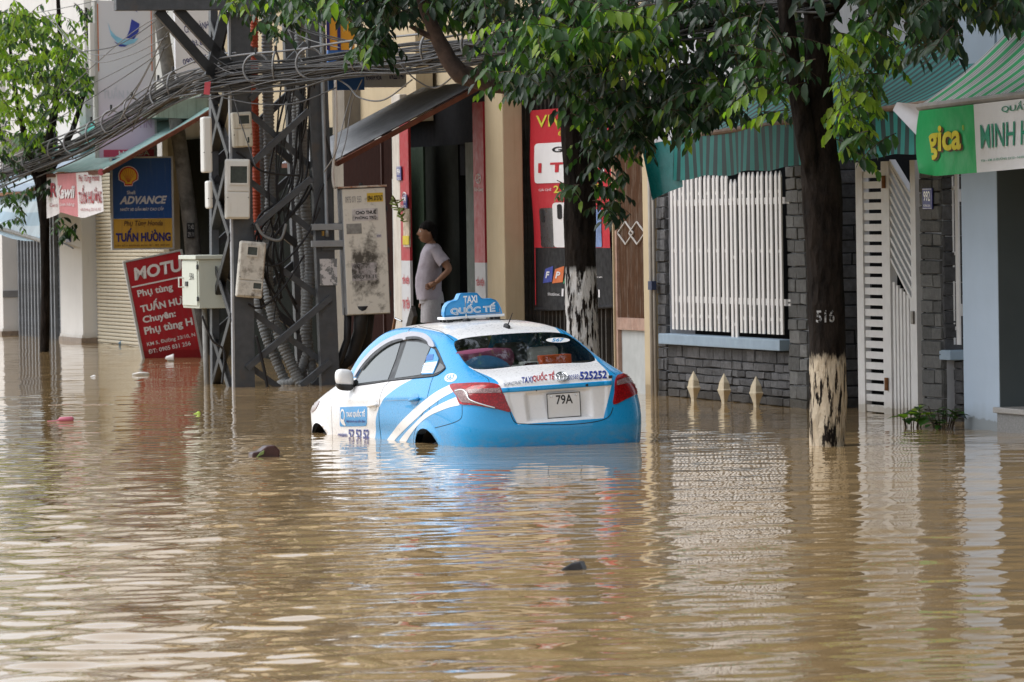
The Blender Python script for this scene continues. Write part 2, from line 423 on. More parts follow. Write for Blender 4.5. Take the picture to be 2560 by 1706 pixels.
def refine(me):
    """press the plate recess, the lid band and the shoulder line into the smooth shell; cut the wheel arches clean"""
    n = len(me.vertices); c = np.empty(n * 3); me.vertices.foreach_get('co', c); c = c.reshape(-1, 3)
    ss = lambda a, b, x: (lambda t: t * t * (3 - 2 * t))(np.clip((x - a) / (b - a), 0, 1))
    x, y, z = c[:, 0].copy(), c[:, 1].copy(), c[:, 2].copy(); ay = np.abs(y)
    rear = (x < .3) & (ay < .47)
    rec = (1 - ss(.235, .275, ay)) * ss(.19, .215, z) * (1 - ss(.40, .425, z))
    band = (1 - ss(.44, .47, ay)) * ss(.428, .434, z) * (1 - ss(.462, .47, z))
    lid = (1 - ss(.36 + .16 * np.clip(z - .185, 0, .2), .375 + .16 * np.clip(z - .185, 0, .2), ay)) * ss(.180, .192, z) * (1 - ss(.5, .6, z))
    c[:, 0] = np.where(rear, x + .03 * rec - .014 * band + .008 * lid, x)
    side = (ay > .6) & (z < .6)
    zc = .405 - .035 * (x - .9)
    fold = .009 * np.exp(-((z - zc) / .035) ** 2) * ss(.5, 1.1, x) * (1 - ss(2.6, 3.3, x))
    low = -.012 * np.exp(-((z - .09) / .07) ** 2) * ss(1.35, 1.7, x) * (1 - ss(2.9, 3.2, x))
    c[:, 1] = np.where(side, y + np.sign(y) * (fold + low), y)
    for ax, az, R in ARCH:
        r = np.hypot(c[:, 0] - ax, c[:, 2] - az); s = (np.abs(c[:, 1]) > .55)
        flare = .016 * np.exp(-((r - R) / .045) ** 2)
        c[:, 1] += np.where(s & (c[:, 2] < .5), np.sign(c[:, 1]) * flare, 0)
        near = s & (np.abs(r - R) < .017)
        kx = c[:, 0] - ax; kz = c[:, 2] - az; f = np.where(near, R / np.maximum(r, 1e-6), 1)
        c[:, 0] = ax + kx * f; c[:, 2] = az + kz * f
    me.vertices.foreach_set('co', c.ravel()); me.update()
    bm = bmesh.new(); bm.from_mesh(me); kill = []
    for f_ in bm.faces:
        q = f_.calc_center_median()
        for ax, az, R in ARCH:
            if abs(q.y) > .55 and math.hypot(q.x - ax, q.z - az) < R - .001: kill.append(f_); break
    bmesh.ops.delete(bm, geom=kill, context='FACES'); bm.to_mesh(me); bm.free(); me.update()
    return me
CARM = refine(car_body())
CARBVH = BVHTree.FromPolygons([v.co.copy() for v in CARM.vertices], [tuple(p.vertices) for p in CARM.polygons])
CARI = CARF.inverted()
def chit(x, y, off=.0, px=True):
    """point of the taxi's skin on the sight line through crop position x, y (taxi coordinates)"""
    o = CARI @ CAM; X, Yp = c1(x, y) if px else (x, y); d = (CARI.to_3x3() @ ray(X, Yp)).normalized()
    h, nrm, i, t = CARBVH.ray_cast(o, d)
    if h is None:
        h, nrm, i, t = CARBVH.find_nearest(o + d * 43.5)
    if nrm.dot(d) > 0: nrm = -nrm
    return h + nrm * off
def snap(p, off):
    h, nrm, i, t = CARBVH.find_nearest(Vector(p))
    if nrm.dot(Vector((.3, nrm.y * 9, .8))) < 0 and nrm.y * p[1] < 0: nrm = -nrm
    return h + nrm * off
def fill_poly(poly, step):
    bm = bmesh.new(); vs = [bm.verts.new((x, y, 0)) for x, y in poly]; f = bm.faces.new(vs)
    bmesh.ops.triangulate(bm, faces=[f])
    for _ in range(7):
        es = [e for e in bm.edges if e.calc_length() > step]
        if not es: break
        bmesh.ops.subdivide_edges(bm, edges=es, cuts=1); bmesh.ops.triangulate(bm, faces=bm.faces[:])
    bm.verts.ensure_lookup_table(); bm.verts.index_update()
    V = [(v.co.x, v.co.y) for v in bm.verts]; Fc = [tuple(v.index for v in f.verts) for f in bm.faces]
    B = [tuple(v.index for v in e.verts) for e in bm.edges if len(e.link_faces) == 1]
    bm.free(); return V, Fc, B
def spline(P, n=6, closed=True):
    """rounded outline through the given points"""
    out = []; N = len(P)
    for i in range(N if closed else N - 1):
        p0, p1, p2, p3 = (P[(i + j - 1) % N] if closed else P[min(max(i + j - 1, 0), N - 1)] for j in range(4))
        for t in range(n):
            t /= n; t2, t3 = t * t, t * t * t
            out.append(tuple(.5 * (2 * p1[a] + (p2[a] - p0[a]) * t + (2 * p0[a] - 5 * p1[a] + 4 * p2[a] - p3[a]) * t2 + (3 * p1[a] - p0[a] - 3 * p2[a] + p3[a]) * t3) for a in range(2)))
    if not closed: out.append(tuple(P[-1][:2]))
    return out
def cpatch(name, poly, mat, parent, off=.004, step=14, mirror=False, edge=True, bulge=0.0):
    V, Fc, B = fill_poly(poly, step)
    P = [chit(x, y, off) for x, y in V]
    if bulge:
        cx = sum(p[0] for p in poly) / len(poly); cy = sum(p[1] for p in poly) / len(poly)
        P = [chit(V[i][0], V[i][1], off + bulge * max(0, 1 - ((V[i][0] - cx) ** 2 + (V[i][1] - cy) ** 2) / (.25 * max((p[0] - cx) ** 2 + (p[1] - cy) ** 2 for p in poly)) * .25)) for i in range(len(V))]
    outs = []
    for sgn in ((1, -1) if mirror else (1,)):
        mb = MB(CARF); nv = len(P)
        Q = [Vector((p.x, p.y * sgn, p.z)) for p in P]
        fs = [f if sgn > 0 else tuple(reversed(f)) for f in Fc]
        mb.add(Q, fs)
        if edge:
            base = [chit(x, y, -.004) for x, y in V]; base = [Vector((p.x, p.y * sgn, p.z)) for p in base]
            mb.add(Q + base, [(a, b2, b2 + nv, a + nv) for a, b2 in B])
        o = mb.out(name, mat, parent)
        bm = bmesh.new(); bm.from_mesh(o.data); bmesh.ops.remove_doubles(bm, verts=bm.verts, dist=1e-5)
        bmesh.ops.recalc_face_normals(bm, faces=bm.faces); bm.to_mesh(o.data); bm.free(); smooth_by_angle(o, 35)
        outs.append(o)
    return outs[0]
def cline(name, pts, r, mat, parent, off=.0, mirror=False, n=8):
    q = spline(pts, n, False); P = [chit(x, y, off) for x, y in q]
    for sgn in ((1, -1) if mirror else (1,)):
        MB(CARF).tube([Vector((p.x, p.y * sgn, p.z)) for p in P], r, 6).out(name, mat, parent, True)
# ---- paint: blue and white areas laid out on the shell in the taxi's own coordinates
def car_paint():
    k = NT('taxi_paint'); b = k.b
    t = k.n('TexCoord'); s = k.n('SeparateXYZ'); k.link(t.outputs['Object'], s.inputs[0])
    x = s.outputs[0]; y = k.math('ABSOLUTE', s.outputs[1]); z = k.math('SUBTRACT', s.outputs[2], .55)
    gt = lambda a, c, w=.0015: k.ramp(k.math('SUBTRACT', a, c), -w, w)
    inv = lambda a: k.math('SUBTRACT', 1.0, a)
    mul = lambda *a: a[0] if len(a) == 1 else k.math('MULTIPLY', a[0], mul(*a[1:]))
    add = lambda a, c: k.math('MAXIMUM', a, c)
    zz = z
    arc = k.math('ADD', k.math('MULTIPLY', k.math('ADD', k.math('MULTIPLY', k.math('ADD', k.math('MULTIPLY', zz, -6.624), 1.908), zz), -.919), zz), 2.325)
    belt = k.math('SUBTRACT', .60, k.math('MULTIPLY', k.math('SUBTRACT', x, .95), .052))
    front = mul(gt(x, arc), add(inv(gt(z, belt)), gt(x, 3.16)))
    roof = mul(inv(gt(y, k.math('SUBTRACT', .452, k.math('MULTIPLY', k.math('MAXIMUM', k.math('SUBTRACT', 1.3, x), 0.0), .12)))), gt(z, .80))
    # deck and lid: white between the lamps
    lid_y = k.math('ADD', .352, k.math('MULTIPLY', k.math('SUBTRACT', z, .185), .40))
    lid_y = k.math('MINIMUM', lid_y, .462)
    deck_y = k.math('ADD', .45, k.math('MULTIPLY', k.math('SUBTRACT', x, .1), .15))
    deck = mul(inv(gt(y, deck_y)), gt(z, .47), inv(gt(x, .60)))
    lid = mul(inv(gt(y, lid_y)), gt(z, .184), inv(gt(z, .50)), inv(gt(x, .4)))
    band = mul(gt(z, .430), inv(gt(z, .467)), inv(gt(x, .3)), inv(gt(y, .5)))
    white = mul(add(add(front, roof), add(deck, lid)), inv(band))
    n = k.noise(3.0, k.coord(), 4)
    blue = k.mix(n, lin((.006, .280, .620)), lin((.010, .310, .670)))
    wh = k.mix(n, lin((.74, .74, .75)), lin((.82, .82, .83)))
    col = k.mix(white, blue, wh)
    mud = mul(k.ramp(k.noise(14, k.coord((1, 1, 2.2)), 5), .42, .75), k.ramp(z, .02, .14, .35, .0))
    col = k.mix(mud, col, lin((.30, .235, .16)))
    k.link(col, b.inputs['Base Color'])
    b.inputs['Roughness'].default_value = .30; b.inputs['Coat Weight'].default_value = .5; b.inputs['Coat Roughness'].default_value = .03; b.inputs['Specular IOR Level'].default_value = .3
    k.link(k.ramp(k.noise(40, k.coord(), 3), .3, .7, .22, .40), b.inputs['Roughness'])
    return k.m
PAINT = car_paint()
SEAM = M('panel_gap', (.012, .014, .018), .8, var=.05)
RUB = M('black_rubber', (.02, .02, .022), .55, bump=.1)
BPLAST = M('black_plastic', (.025, .026, .028), .4)
CHROME = M('bright_chrome', (.75, .76, .78), .14, 1.0, var=.05)
VWHITE = M('white_vinyl', (.80, .80, .80), .35, var=.04, coat=.4)
VBLUE = M('sky_blue_vinyl', (.025, .28, .62), .35, var=.05, coat=.4)
VNAVY = M('navy_vinyl', (.02, .04, .23), .4, var=.08)
VRED = M('dark_red_vinyl', (.38, .02, .03), .4, var=.08)
def glass_mat(name, tint, alpha_mix, rough=.03):
    k = NT(name); out = [n for n in k.t.nodes if n.type == 'OUTPUT_MATERIAL'][0]
    g = k.n('BsdfGlossy'); g.inputs['Roughness'].default_value = rough; g.inputs['Color'].default_value = (.9, .93, .95, 1)
    tr = k.n('BsdfTransparent'); tr.inputs[0].default_value = (*tint, 1)
    fr = k.n('Fresnel'); fr.inputs[0].default_value = 1.5
    mx = k.n('MixShader'); f = k.math('ADD', k.math('MULTIPLY', fr.outputs[0], .85), alpha_mix)
    spots = k.ramp(k.noise(75, k.coord(), 2), .69, .73, 0, .30)
    df = k.n('BsdfDiffuse'); df.inputs[0].default_value = (.62, .66, .66, 1)
    m2 = k.n('MixShader'); k.link(spots, m2.inputs[0])
    k.link(f, mx.inputs[0]); k.link(tr.outputs[0], mx.inputs[1]); k.link(g.outputs[0], mx.inputs[2])
    k.link(mx.outputs[0], m2.inputs[1]); k.link(df.outputs[0], m2.inputs[2]); k.link(m2.outputs[0], out.inputs[0])
    return k.m
REARGLASS = glass_mat('rear_window_glass', (.97, .99, .98), .03)
k = NT('tinted_side_glass'); k.b.inputs['Base Color'].default_value = (.045, .055, .055, 1); k.b.inputs['Roughness'].default_value = .06; k.b.inputs['Specular IOR Level'].default_value = .9
k.b.inputs['IOR'].default_value = 1.7; k.link(k.ramp(k.noise(22, k.coord(), 4), .35, .7, .04, .16), k.b.inputs['Roughness']); SIDEGLASS = k.m
def split_body():
    me = CARM; nrm = [v.vector.copy() for v in me.vertex_normals] if hasattr(me, 'vertex_normals') else [v.normal.copy() for v in me.vertices]
    groups = {}
    for p in me.polygons:
        c = p.center; mi = p.material_index; ay = abs(c.y)
        if mi == 1: g = 'rear_window'
        elif mi == 2: g = 'windshield'
        elif c.z > .8 and ay < .47 and 1.2 < c.x < 2.6: g = 'roof_panel'
        elif ay > .6 and .0 < c.z < .56 and 1.12 + max(0, .38 - c.z) * .6 < c.x < 2.06: g = 'rear_door_' + ('l' if c.y > 0 else 'r')
        elif ay > .6 and .0 < c.z < .53 and 2.06 <= c.x < 3.12: g = 'front_door_' + ('l' if c.y > 0 else 'r')
        elif c.x < .62 and .187 < c.z and ay < min(.352 + (c.z - .185) * .4, .462) + max(0, c.x - .1) * .18: g = 'trunk_lid'
        elif c.x < .7 and c.z < .33: g = 'rear_bumper'
        elif c.x > 3.75 and c.z < .2: g = 'front_bumper'
        elif c.x > 3.0 and c.z > .36 and ay < .62: g = 'hood'
        else: g = 'body_shell'
        groups.setdefault(g, []).append(p.index)
    outs = {}
    for g, idx in groups.items():
        used = {}; vs = []; fs = []; ns = []
        for i in idx:
            f = []
            for vi in me.polygons[i].vertices:
                if vi not in used: used[vi] = len(vs); vs.append(tuple(me.vertices[vi].co + Vector((0, 0, .55)))); ns.append(tuple(nrm[vi]))
                f.append(used[vi])
            fs.append(f)
        name = g[:-2] if g[-2:] in ('_l', '_r') else g
        m2 = bpy.data.meshes.new(name); m2.from_pydata(vs, [], fs); m2.shade_smooth()
        m2.materials.append(REARGLASS if g in ('rear_window', 'windshield') else PAINT)
        m2.normals_split_custom_set_from_vertices(ns)
        outs[g] = link(name, m2, taxi)
    return outs
CP = split_body()
CP['trunk_lid']['label'] = 'white trunk lid with a light blue band, lettering and number plate'
# ---- inner shell: floor, dark cabin lining, wheel wells, so that nothing shows through
mb = MB(CARF); mb.box(.75, 3.2, -.56, .56, .02, .06); mb.box(.72, .76, -.56, .56, .02, .56); mb.box(3.05, 3.09, -.56, .56, .02, .5)
mb.out('cabin_floor', M('cabin_grey', (.25, .25, .24), .8), taxi)
for ax, az, R in ARCH:
    for sg in (1, -1):
        mb = MB(CARF); n = 24
        ring = [(ax + (R - .002) * math.cos(a), az + (R - .002) * math.sin(a)) for a in [math.pi * i / n for i in range(n + 1)]]
        yo, yi = sg * .735, sg * .42
        vs = [(x, yo, z) for x, z in ring] + [(x, yi, z) for x, z in ring]
        mb.add(vs, [(i, i + 1, i + n + 2, i + n + 1) for i in range(n)] + [tuple(range(n + 1, 2 * n + 2))])
        mb.out('wheel_well', RUB, taxi)
        # wheel, nearly all of it under water
        t_ = Matrix.Translation((ax, sg * .64, -.255 + .55)) @ Matrix.Rotation(math.pi / 2, 4, 'X')
        wh = MB(); prof = [(.18, -.09), (.27, -.1), (.298, -.075), (.30, 0), (.298, .075), (.27, .1), (.18, .09)]; nn = 28
        for r, h in prof:
            for i in range(nn): wh.v.append(Vector((r * math.cos(6.2832 * i / nn), r * math.sin(6.2832 * i / nn), h)))
        for j in range(len(prof) - 1):
            for i in range(nn): wh.f.append((j * nn + i, j * nn + (i + 1) % nn, (j + 1) * nn + (i + 1) % nn, (j + 1) * nn + i)); wh.mi.append(0)
        wo_ = wh.out('wheel', RUB, None, True); wo_.parent = taxi; wo_.matrix_local = t_; MW[wo_.name] = MW[taxi.name] @ t_
        hm = MB(); hm.tube([(0, 0, -.06), (0, 0, .06)], .18, 20); h_ = hm.out('rim', M('alloy', (.45, .45, .46), .35, .9), None); h_.parent = wo_; h_.matrix_local = Matrix.Identity(4); MW[h_.name] = MW[wo_.name]
# ---- side glazing
DLO = spline([(372, 694), (400, 640), (455, 545), (530, 462), (610, 408), (700, 372), (745, 358), (810, 364), (865, 390), (905, 425), (932, 465), (962, 535), (980, 577), (955, 603), (905, 632), (780, 647), (620, 662), (500, 680)], 4)
dlo = cpatch('window_surround', DLO, BPLAST, taxi, .003, 16, True)
fwn = [(392, 682), (420, 628), (470, 550), (540, 478), (610, 430), (690, 402), (655, 520), (603, 655), (500, 668)]
rwn = [(648, 645), (690, 520), (728, 405), (800, 408), (862, 425), (880, 445), (858, 500), (818, 622), (730, 635)]
qwn = [(826, 622), (865, 505), (890, 448), (912, 460), (938, 520), (925, 560), (902, 618)]
gf = cpatch('door_glass', fwn, SIDEGLASS, CP['front_door_l'], .0065, 12); cpatch('door_glass', rwn, SIDEGLASS, CP['rear_door_l'], .0065, 12)
qg = cpatch('quarter_window', [(905, 618), (945, 545), (965, 560), (974, 578), (950, 598)], SIDEGLASS, taxi, .0065, 12)
poster = cpatch('window_sticker', qwn, VBLUE, taxi, .010, 12)
cpatch('sticker_panel', [(826, 615), (848, 548), (932, 538), (918, 570), (900, 612)], VWHITE, poster, .0125, 14)
cpatch('sticker_panel', [(862, 505), (869, 492), (908, 490), (902, 527), (856, 531)], M('mid_blue_vinyl', (.05, .16, .45), .4), poster, .0125, 14)
for i in range(4):
    cpatch('sticker_line', [(832 + 2 * i, 600 - 12 * i), (895 + 5 * i, 595 - 12 * i), (895 + 5 * i, 599 - 12 * i), (832 + 2 * i, 604 - 12 * i)], M('pale_blue_print', (.35, .55, .75), .4), poster, .0145, 30, edge=False)
VIS = glass_mat('smoked_visor', (.55, .55, .58), .22, .1)
VIS2 = M('grey_visor', (.36, .36, .40), .18, var=.1, coat=.6)
cpatch('rain_visor', spline([(392, 640), (438, 568), (500, 497), (570, 440), (640, 402), (716, 386), (724, 352), (660, 368), (590, 400), (520, 448), (450, 520), (400, 596)], 4), VIS2, CP['front_door_l'], .018, 12)
cpatch('rain_visor', spline([(706, 398), (760, 386), (820, 394), (868, 420), (885, 440), (914, 440), (895, 395), (850, 362), (790, 350), (728, 352)], 4), VIS2, CP['rear_door_l'], .018, 12)
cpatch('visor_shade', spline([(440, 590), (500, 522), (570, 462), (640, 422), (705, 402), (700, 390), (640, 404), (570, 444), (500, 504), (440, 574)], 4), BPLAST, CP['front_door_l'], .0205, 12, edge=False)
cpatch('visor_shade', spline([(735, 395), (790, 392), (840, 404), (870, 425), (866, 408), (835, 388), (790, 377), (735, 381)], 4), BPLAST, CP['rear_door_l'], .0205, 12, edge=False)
cline('window_trim', [(385, 694), (500, 679), (620, 661), (780, 644), (900, 631), (955, 603), (980, 577)], .004, SEAM, taxi, .003)
# ---- panel gaps
cline('panel_seam', [(700, 380), (660, 520), (612, 660), (575, 700), (548, 780), (543, 900), (556, 1040)], .0034, SEAM, CP['rear_door_l'], -.0008, True)
cline('panel_seam', [(898, 634), (880, 680), (855, 780), (838, 850), (800, 930), (775, 1000), (768, 1062)], .0034, SEAM, CP['rear_door_l'], -.0008, True)
cline('panel_seam', [(205, 700), (225, 770), (232, 870), (236, 960), (240, 1022)], .0025, SEAM, CP['front_door_l'], -.0008, True)
cline('panel_seam', [(1085, 820), (1086, 868), (1078, 905), (1040, 930), (960, 955), (908, 968)], .003, SEAM, CP['rear_bumper'], -.0008, True)
cline('panel_seam', [(1163, 590), (1215, 622), (1255, 648), (1263, 676)], .0026, SEAM, CP['trunk_lid'], -.0006, True)
cline('panel_seam', [(1352, 742), (1392, 838), (1412, 900), (1440, 935), (1520, 943), (1640, 946), (1760, 946), (1880, 938), (1990, 920), (2048, 890), (2072, 835)], .0034, SEAM, CP['trunk_lid'], -.0004)
cline('panel_seam', [(1030, 398), (960, 345), (900, 325), (840, 312), (800, 300)], .003, SEAM, CP['roof_panel'], -.0006, True)
cline('roof_joint', [(742, 350), (738, 330), (752, 318), (790, 304)], .003, SEAM, taxi, -.0006, True)
fl = spline([(928, 745), (915, 738), (898, 755), (880, 800), (872, 845), (880, 862), (900, 858), (918, 830), (930, 790)], 4)
cline('fuel_flap', fl + [fl[0]], .0022, SEAM, taxi, -.0006, n=1)
# ---- white stripes swept over the rear quarter
def edge_pts(P): return spline(P, 5, False)
s1u = [(1008, 686), (930, 725), (870, 765), (800, 820), (740, 875), (680, 935), (640, 985), (592, 1052)]; s1l = [(1040, 728), (960, 770), (900, 812), (850, 850), (790, 905), (720, 970), (680, 1010), (643, 1052)]
s2u = [(1047, 766), (980, 795), (900, 835), (830, 885), (780, 935), (730, 985), (700, 1020), (673, 1056)]; s2l = [(1072, 819), (1000, 835), (930, 862), (880, 885), (830, 920), (790, 960), (755, 1005), (722, 1058)]
def strip(name, A, B, mat, parent, off=.0022):
    a = edge_pts(A); b2 = edge_pts(B); mb = MB(CARF); n = len(a); w = 6
    for i in range(n):
        for j in range(w + 1):
            t = j / w; mb.v.append(chit(lerp(a[i][0], b2[i][0], t), lerp(a[i][1], b2[i][1], t), off))
    for i in range(n - 1):
        for j in range(w):
            q = i * (w + 1) + j; mb.f.append((q, q + 1, q + w + 2, q + w + 1)); mb.mi.append(0)
    m2 = mb.out(name, mat, parent, True)
    return m2
strip('white_stripe', s1u, s1l, VWHITE, taxi); strip('white_stripe', s2u, s2l, VWHITE, taxi)
# ---- tail lamps
def lamp_mat(name, col, cell=70.0, rough=.15):
    k = NT(name); v = k.coord()
    vo = k.n('TexVoronoi'); vo.inputs['Scale'].default_value = cell; k.link(v, vo.inputs[0])
    f = k.ramp(vo.outputs['Distance'], 0, .6, 1.25, .55)
    vm = k.n('VectorMath', operation='SCALE'); vm.inputs[0].default_value = col; k.link(f, vm.inputs[3]); k.link(vm.outputs[0], k.b.inputs['Base Color'])
    k.b.inputs['Roughness'].default_value = rough; k.b.inputs['Coat Weight'].default_value = .35; k.b.inputs['Coat Roughness'].default_value = .03; k.b.inputs['Specular IOR Level'].default_value = .25
    k.bump(vo.outputs['Distance'], .12, .003); return k.m
LRED = lamp_mat('red_lens', (.36, .005, .008)); LRED2 = lamp_mat('bright_red_rim', (.46, .012, .016), 30, .1); LCLR = lamp_mat('clear_lens', (.34, .22, .22), 90)
L_out = spline([(1008, 690), (1090, 680), (1180, 676), (1265, 677), (1318, 688), (1338, 705), (1352, 742), (1376, 800), (1402, 864), (1330, 848), (1240, 832), (1150, 818), (1076, 812), (1052, 760)], 3)
lampL = cpatch('tail_lamp', L_out, LRED2, taxi, .009, 12)
cpatch('clear_lens', spline([(1040, 724), (1110, 720), (1130, 748), (1142, 785), (1180, 805), (1230, 822), (1150, 808), (1088, 800), (1066, 770)], 3), LCLR, lampL, .0135, 10)
cpatch('clear_lens', [(1122, 722), (1230, 716), (1335, 710), (1346, 738), (1240, 744), (1132, 746)], LCLR, lampL, .0135, 10)
cpatch('red_lens', spline([(1140, 755), (1240, 750), (1350, 748), (1370, 800), (1394, 856), (1320, 838), (1250, 824), (1190, 800), (1155, 785)], 3), LRED, lampL, .0135, 10)
cline('lamp_trim', [(1048, 732), (1090, 724), (1118, 742), (1135, 780), (1170, 800), (1240, 822), (1300, 838)], .007, CHROME, lampL, .013)
R_out = spline([(2088, 640), (2125, 620), (2165, 607), (2205, 624), (2222, 670), (2233, 722), (2226, 745), (2150, 782), (2074, 815), (2080, 740)], 3)
lampR = cpatch('tail_lamp', R_out, LRED2, taxi, .009, 12)
cpatch('clear_lens', [(2094, 662), (2160, 643), (2216, 640), (2222, 668), (2160, 678), (2092, 692)], LCLR, lampR, .0135, 10)
cpatch('red_lens', [(2092, 697), (2160, 684), (2222, 676), (2228, 722), (2220, 742), (2150, 774), (2082, 806)], LRED, lampR, .0135, 10)
cpatch('red_lens', [(2094, 655), (2100, 643), (2165, 618), (2198, 628), (2212, 636), (2160, 640)], LRED, lampR, .0135, 10)
# ---- number plate
def rear_frame(x, y, z, tilt=0.0):
    p = chit(x, y) if z is None else Vector((x, y, z))
    # local x to the right as seen from behind (-y of the taxi), local y forward, z up
    return CARF @ Matrix.Translation(p) @ Matrix(((0, 1, 0, 0), (-1, 0, 0, 0), (0, 0, 1, 0), (0, 0, 0, 1))) @ Matrix.Rotation(tilt, 4, 'X')
pc = (chit(1640, 745) + chit(1850, 892)) / 2
PF = rear_frame(pc.x - .012, pc.y, pc.z)
pl = MB(PF); pl.box(-.138, .138, -.006, .004, -.096, .096)
plate = pl.out('number_plate', M('plate_white', (.72, .73, .74), .4, var=.08, dirt=(.3, .26, .2), dmin=.6, dmax=.85), taxi, bevel=.004)
fr = MB(PF)
for a in ((-.138, .138, .090, .096), (-.138, .138, -.096, -.090), (-.138, -.132, -.09, .09), (.132, .138, -.09, .09)): fr.box(a[0], a[1], -.0085, -.006, a[2], a[3])
fr.out('plate_frame', BPLAST, plate)
for sx in (-1, 1): MB(PF).tube([(sx * .102, -.012, .075), (sx * .102, -.005, .075)], .008, 10).out('bolt', CHROME, plate)
text(plate, PF, '79A', -.062, .075, .008, .080, BPLAST, -.0075, bold=.018)
# ---- emblem and lettering on the lid
def post_skin(off):
    def f(P): return [CARF @ chit(p.x, p.z, off) for p in P]
    return f
def ctext(s, x0, x1, y0, y1, mat, parent, slant=0.0, bold=0.0, shear=0.0, off=.0055, sp=1.0):
    """lettering between crop columns x0..x1 and rows y0 (top)..y1 (bottom), following slope slant, laid on the skin"""
    def f(P):
        return [CARF @ chit(p.x, (y0 + y1) - p.z + slant * (p.x - x0), off) for p in P]
    text(parent, None, s, x0, x1, y0, y1, mat, 0, bold, shear, post=f, spacing=sp)
lid = CP['trunk_lid']
ctext('VIOS', 1357, 1474, 678, 698, CHROME, lid, -.16, .02, .35, .006)
ctext('TAXI', 1474, 1545, 640, 680, VNAVY, lid, -.10, .012)
ctext('QUỐC TẾ', 1546, 1688, 610, 672, VRED, lid, -.09, .02)
ctext('(02583)', 1775, 1852, 627, 666, VNAVY, lid, -.10, .0)
ctext('525252', 1854, 2030, 604, 656, VNAVY, lid, -.05, .03)
for rx, ry, dx, dy, th in ((38, 28, 0, 0, .006), (15, 24, 0, 2, .004), (26, 10, 0, -13, .004)):
    pts = [(1736 + dx + rx * math.cos(a), 638 + dy + ry * math.sin(a)) for a in [6.2832 * i / 28 for i in range(28)]]
    P = [chit(x, y, .008) for x, y in pts]; P.append(P[0]); MB(CARF).tube(P, th, 6).out('emblem', CHROME, lid, True)
cpatch('badge', [(2042, 628), (2066, 626), (2066, 642), (2042, 644)], BPLAST, lid, .004, 20)
MB(CARF).tube([chit(1900, 689, -.004), chit(1900, 689, .010)], .010, 12).out('lock_button', BPLAST, lid)
MB(CARF).tube([chit(1571, 722, -.004), chit(1571, 722, .006)], .005, 8).out('camera_dot', BPLAST, lid)
# ---- door graphics
badge = cpatch('door_sign', spline([(300, 832), (450, 826), (464, 830), (466, 845), (464, 935), (458, 950), (445, 956), (305, 959), (291, 955), (288, 940), (289, 850), (292, 837)], 2), VBLUE, CP['front_door_l'], .003, 16)
ctext('TAXI QUỐC TẾ', 333, 455, 847, 902, VWHITE, badge, -.03, .03, 0, .0055)
ctext('Mãi là tình yêu biển đảo!', 333, 455, 912, 936, VNAVY, badge, 0, .02, .1, .0055)
def cring(name, cx, cy, rx, ry, w, mat, parent, off, a0=0, a1=6.2832):
    n = 30; mb = MB(CARF)
    for i in range(n + 1):
        a = a0 + (a1 - a0) * i / n
        for q in (1, 1 - w): mb.v.append(chit(cx + rx * q * math.cos(a), cy + ry * q * math.sin(a), off))
    for i in range(n): mb.f.append((2 * i, 2 * i + 1, 2 * i + 3, 2 * i + 2)); mb.mi.append(0)
    return mb.out(name, mat, parent)
cring('logo_ring', 307, 888, 15, 44, .28, VWHITE, badge, .0055)
cpatch('logo_leaf', spline([(293, 912), (303, 908), (318, 925), (328, 952), (312, 948), (298, 932)], 3), VWHITE, badge, .0055, 10, edge=False)
ctext('52 52 52', 346, 480, 975, 1036, VNAVY, CP['front_door_l'], .02, .03)
ctext('(08583)', 276, 337, 1004, 1038, VNAVY, CP['front_door_l'], .02, .03)
oval = [(1012 + 40 * math.cos(a) , 641 + 28 * math.sin(a) - .35 * 40 * math.cos(a) * .35) for a in [6.2832 * i / 24 for i in range(24)]]
ov = cpatch('number_oval', oval, VWHITE, taxi, .003, 14); ctext('567', 985, 1040, 628, 660, VBLUE, ov, -.15, .01, .2, .005)
# ---- door handles
for cx, cy, par, mat in ((508, 820, 'front_door', 'w'), (780, 782, 'rear_door', 'b')):
    rec = cpatch('handle_recess', spline([(cx - 14, cy - 34), (cx + 12, cy - 38), (cx + 24, cy - 10), (cx + 10, cy + 34), (cx - 12, cy + 36), (cx - 24, cy + 4)], 3), VWHITE if mat == 'w' else VBLUE, CP[par + '_l'], .0025, 10, edge=False)
    a = chit(cx - 32, cy + 6, .012); b2 = chit(cx, cy, .028); c = chit(cx + 30, cy - 6, .012)
    path = [a, a.lerp(b2, .5) + Vector((0, .006, 0)), b2, c.lerp(b2, .5) + Vector((0, .006, 0)), c]
    for sg in (1, -1):
        MB(CARF).tube([Vector((p.x, p.y * sg, p.z)) for p in path], [.010, .0135, .0145, .0135, .010], 10).out('handle', VWHITE if mat == 'w' else VBLUE, CP[par + ('_l' if sg > 0 else '_r')], True)
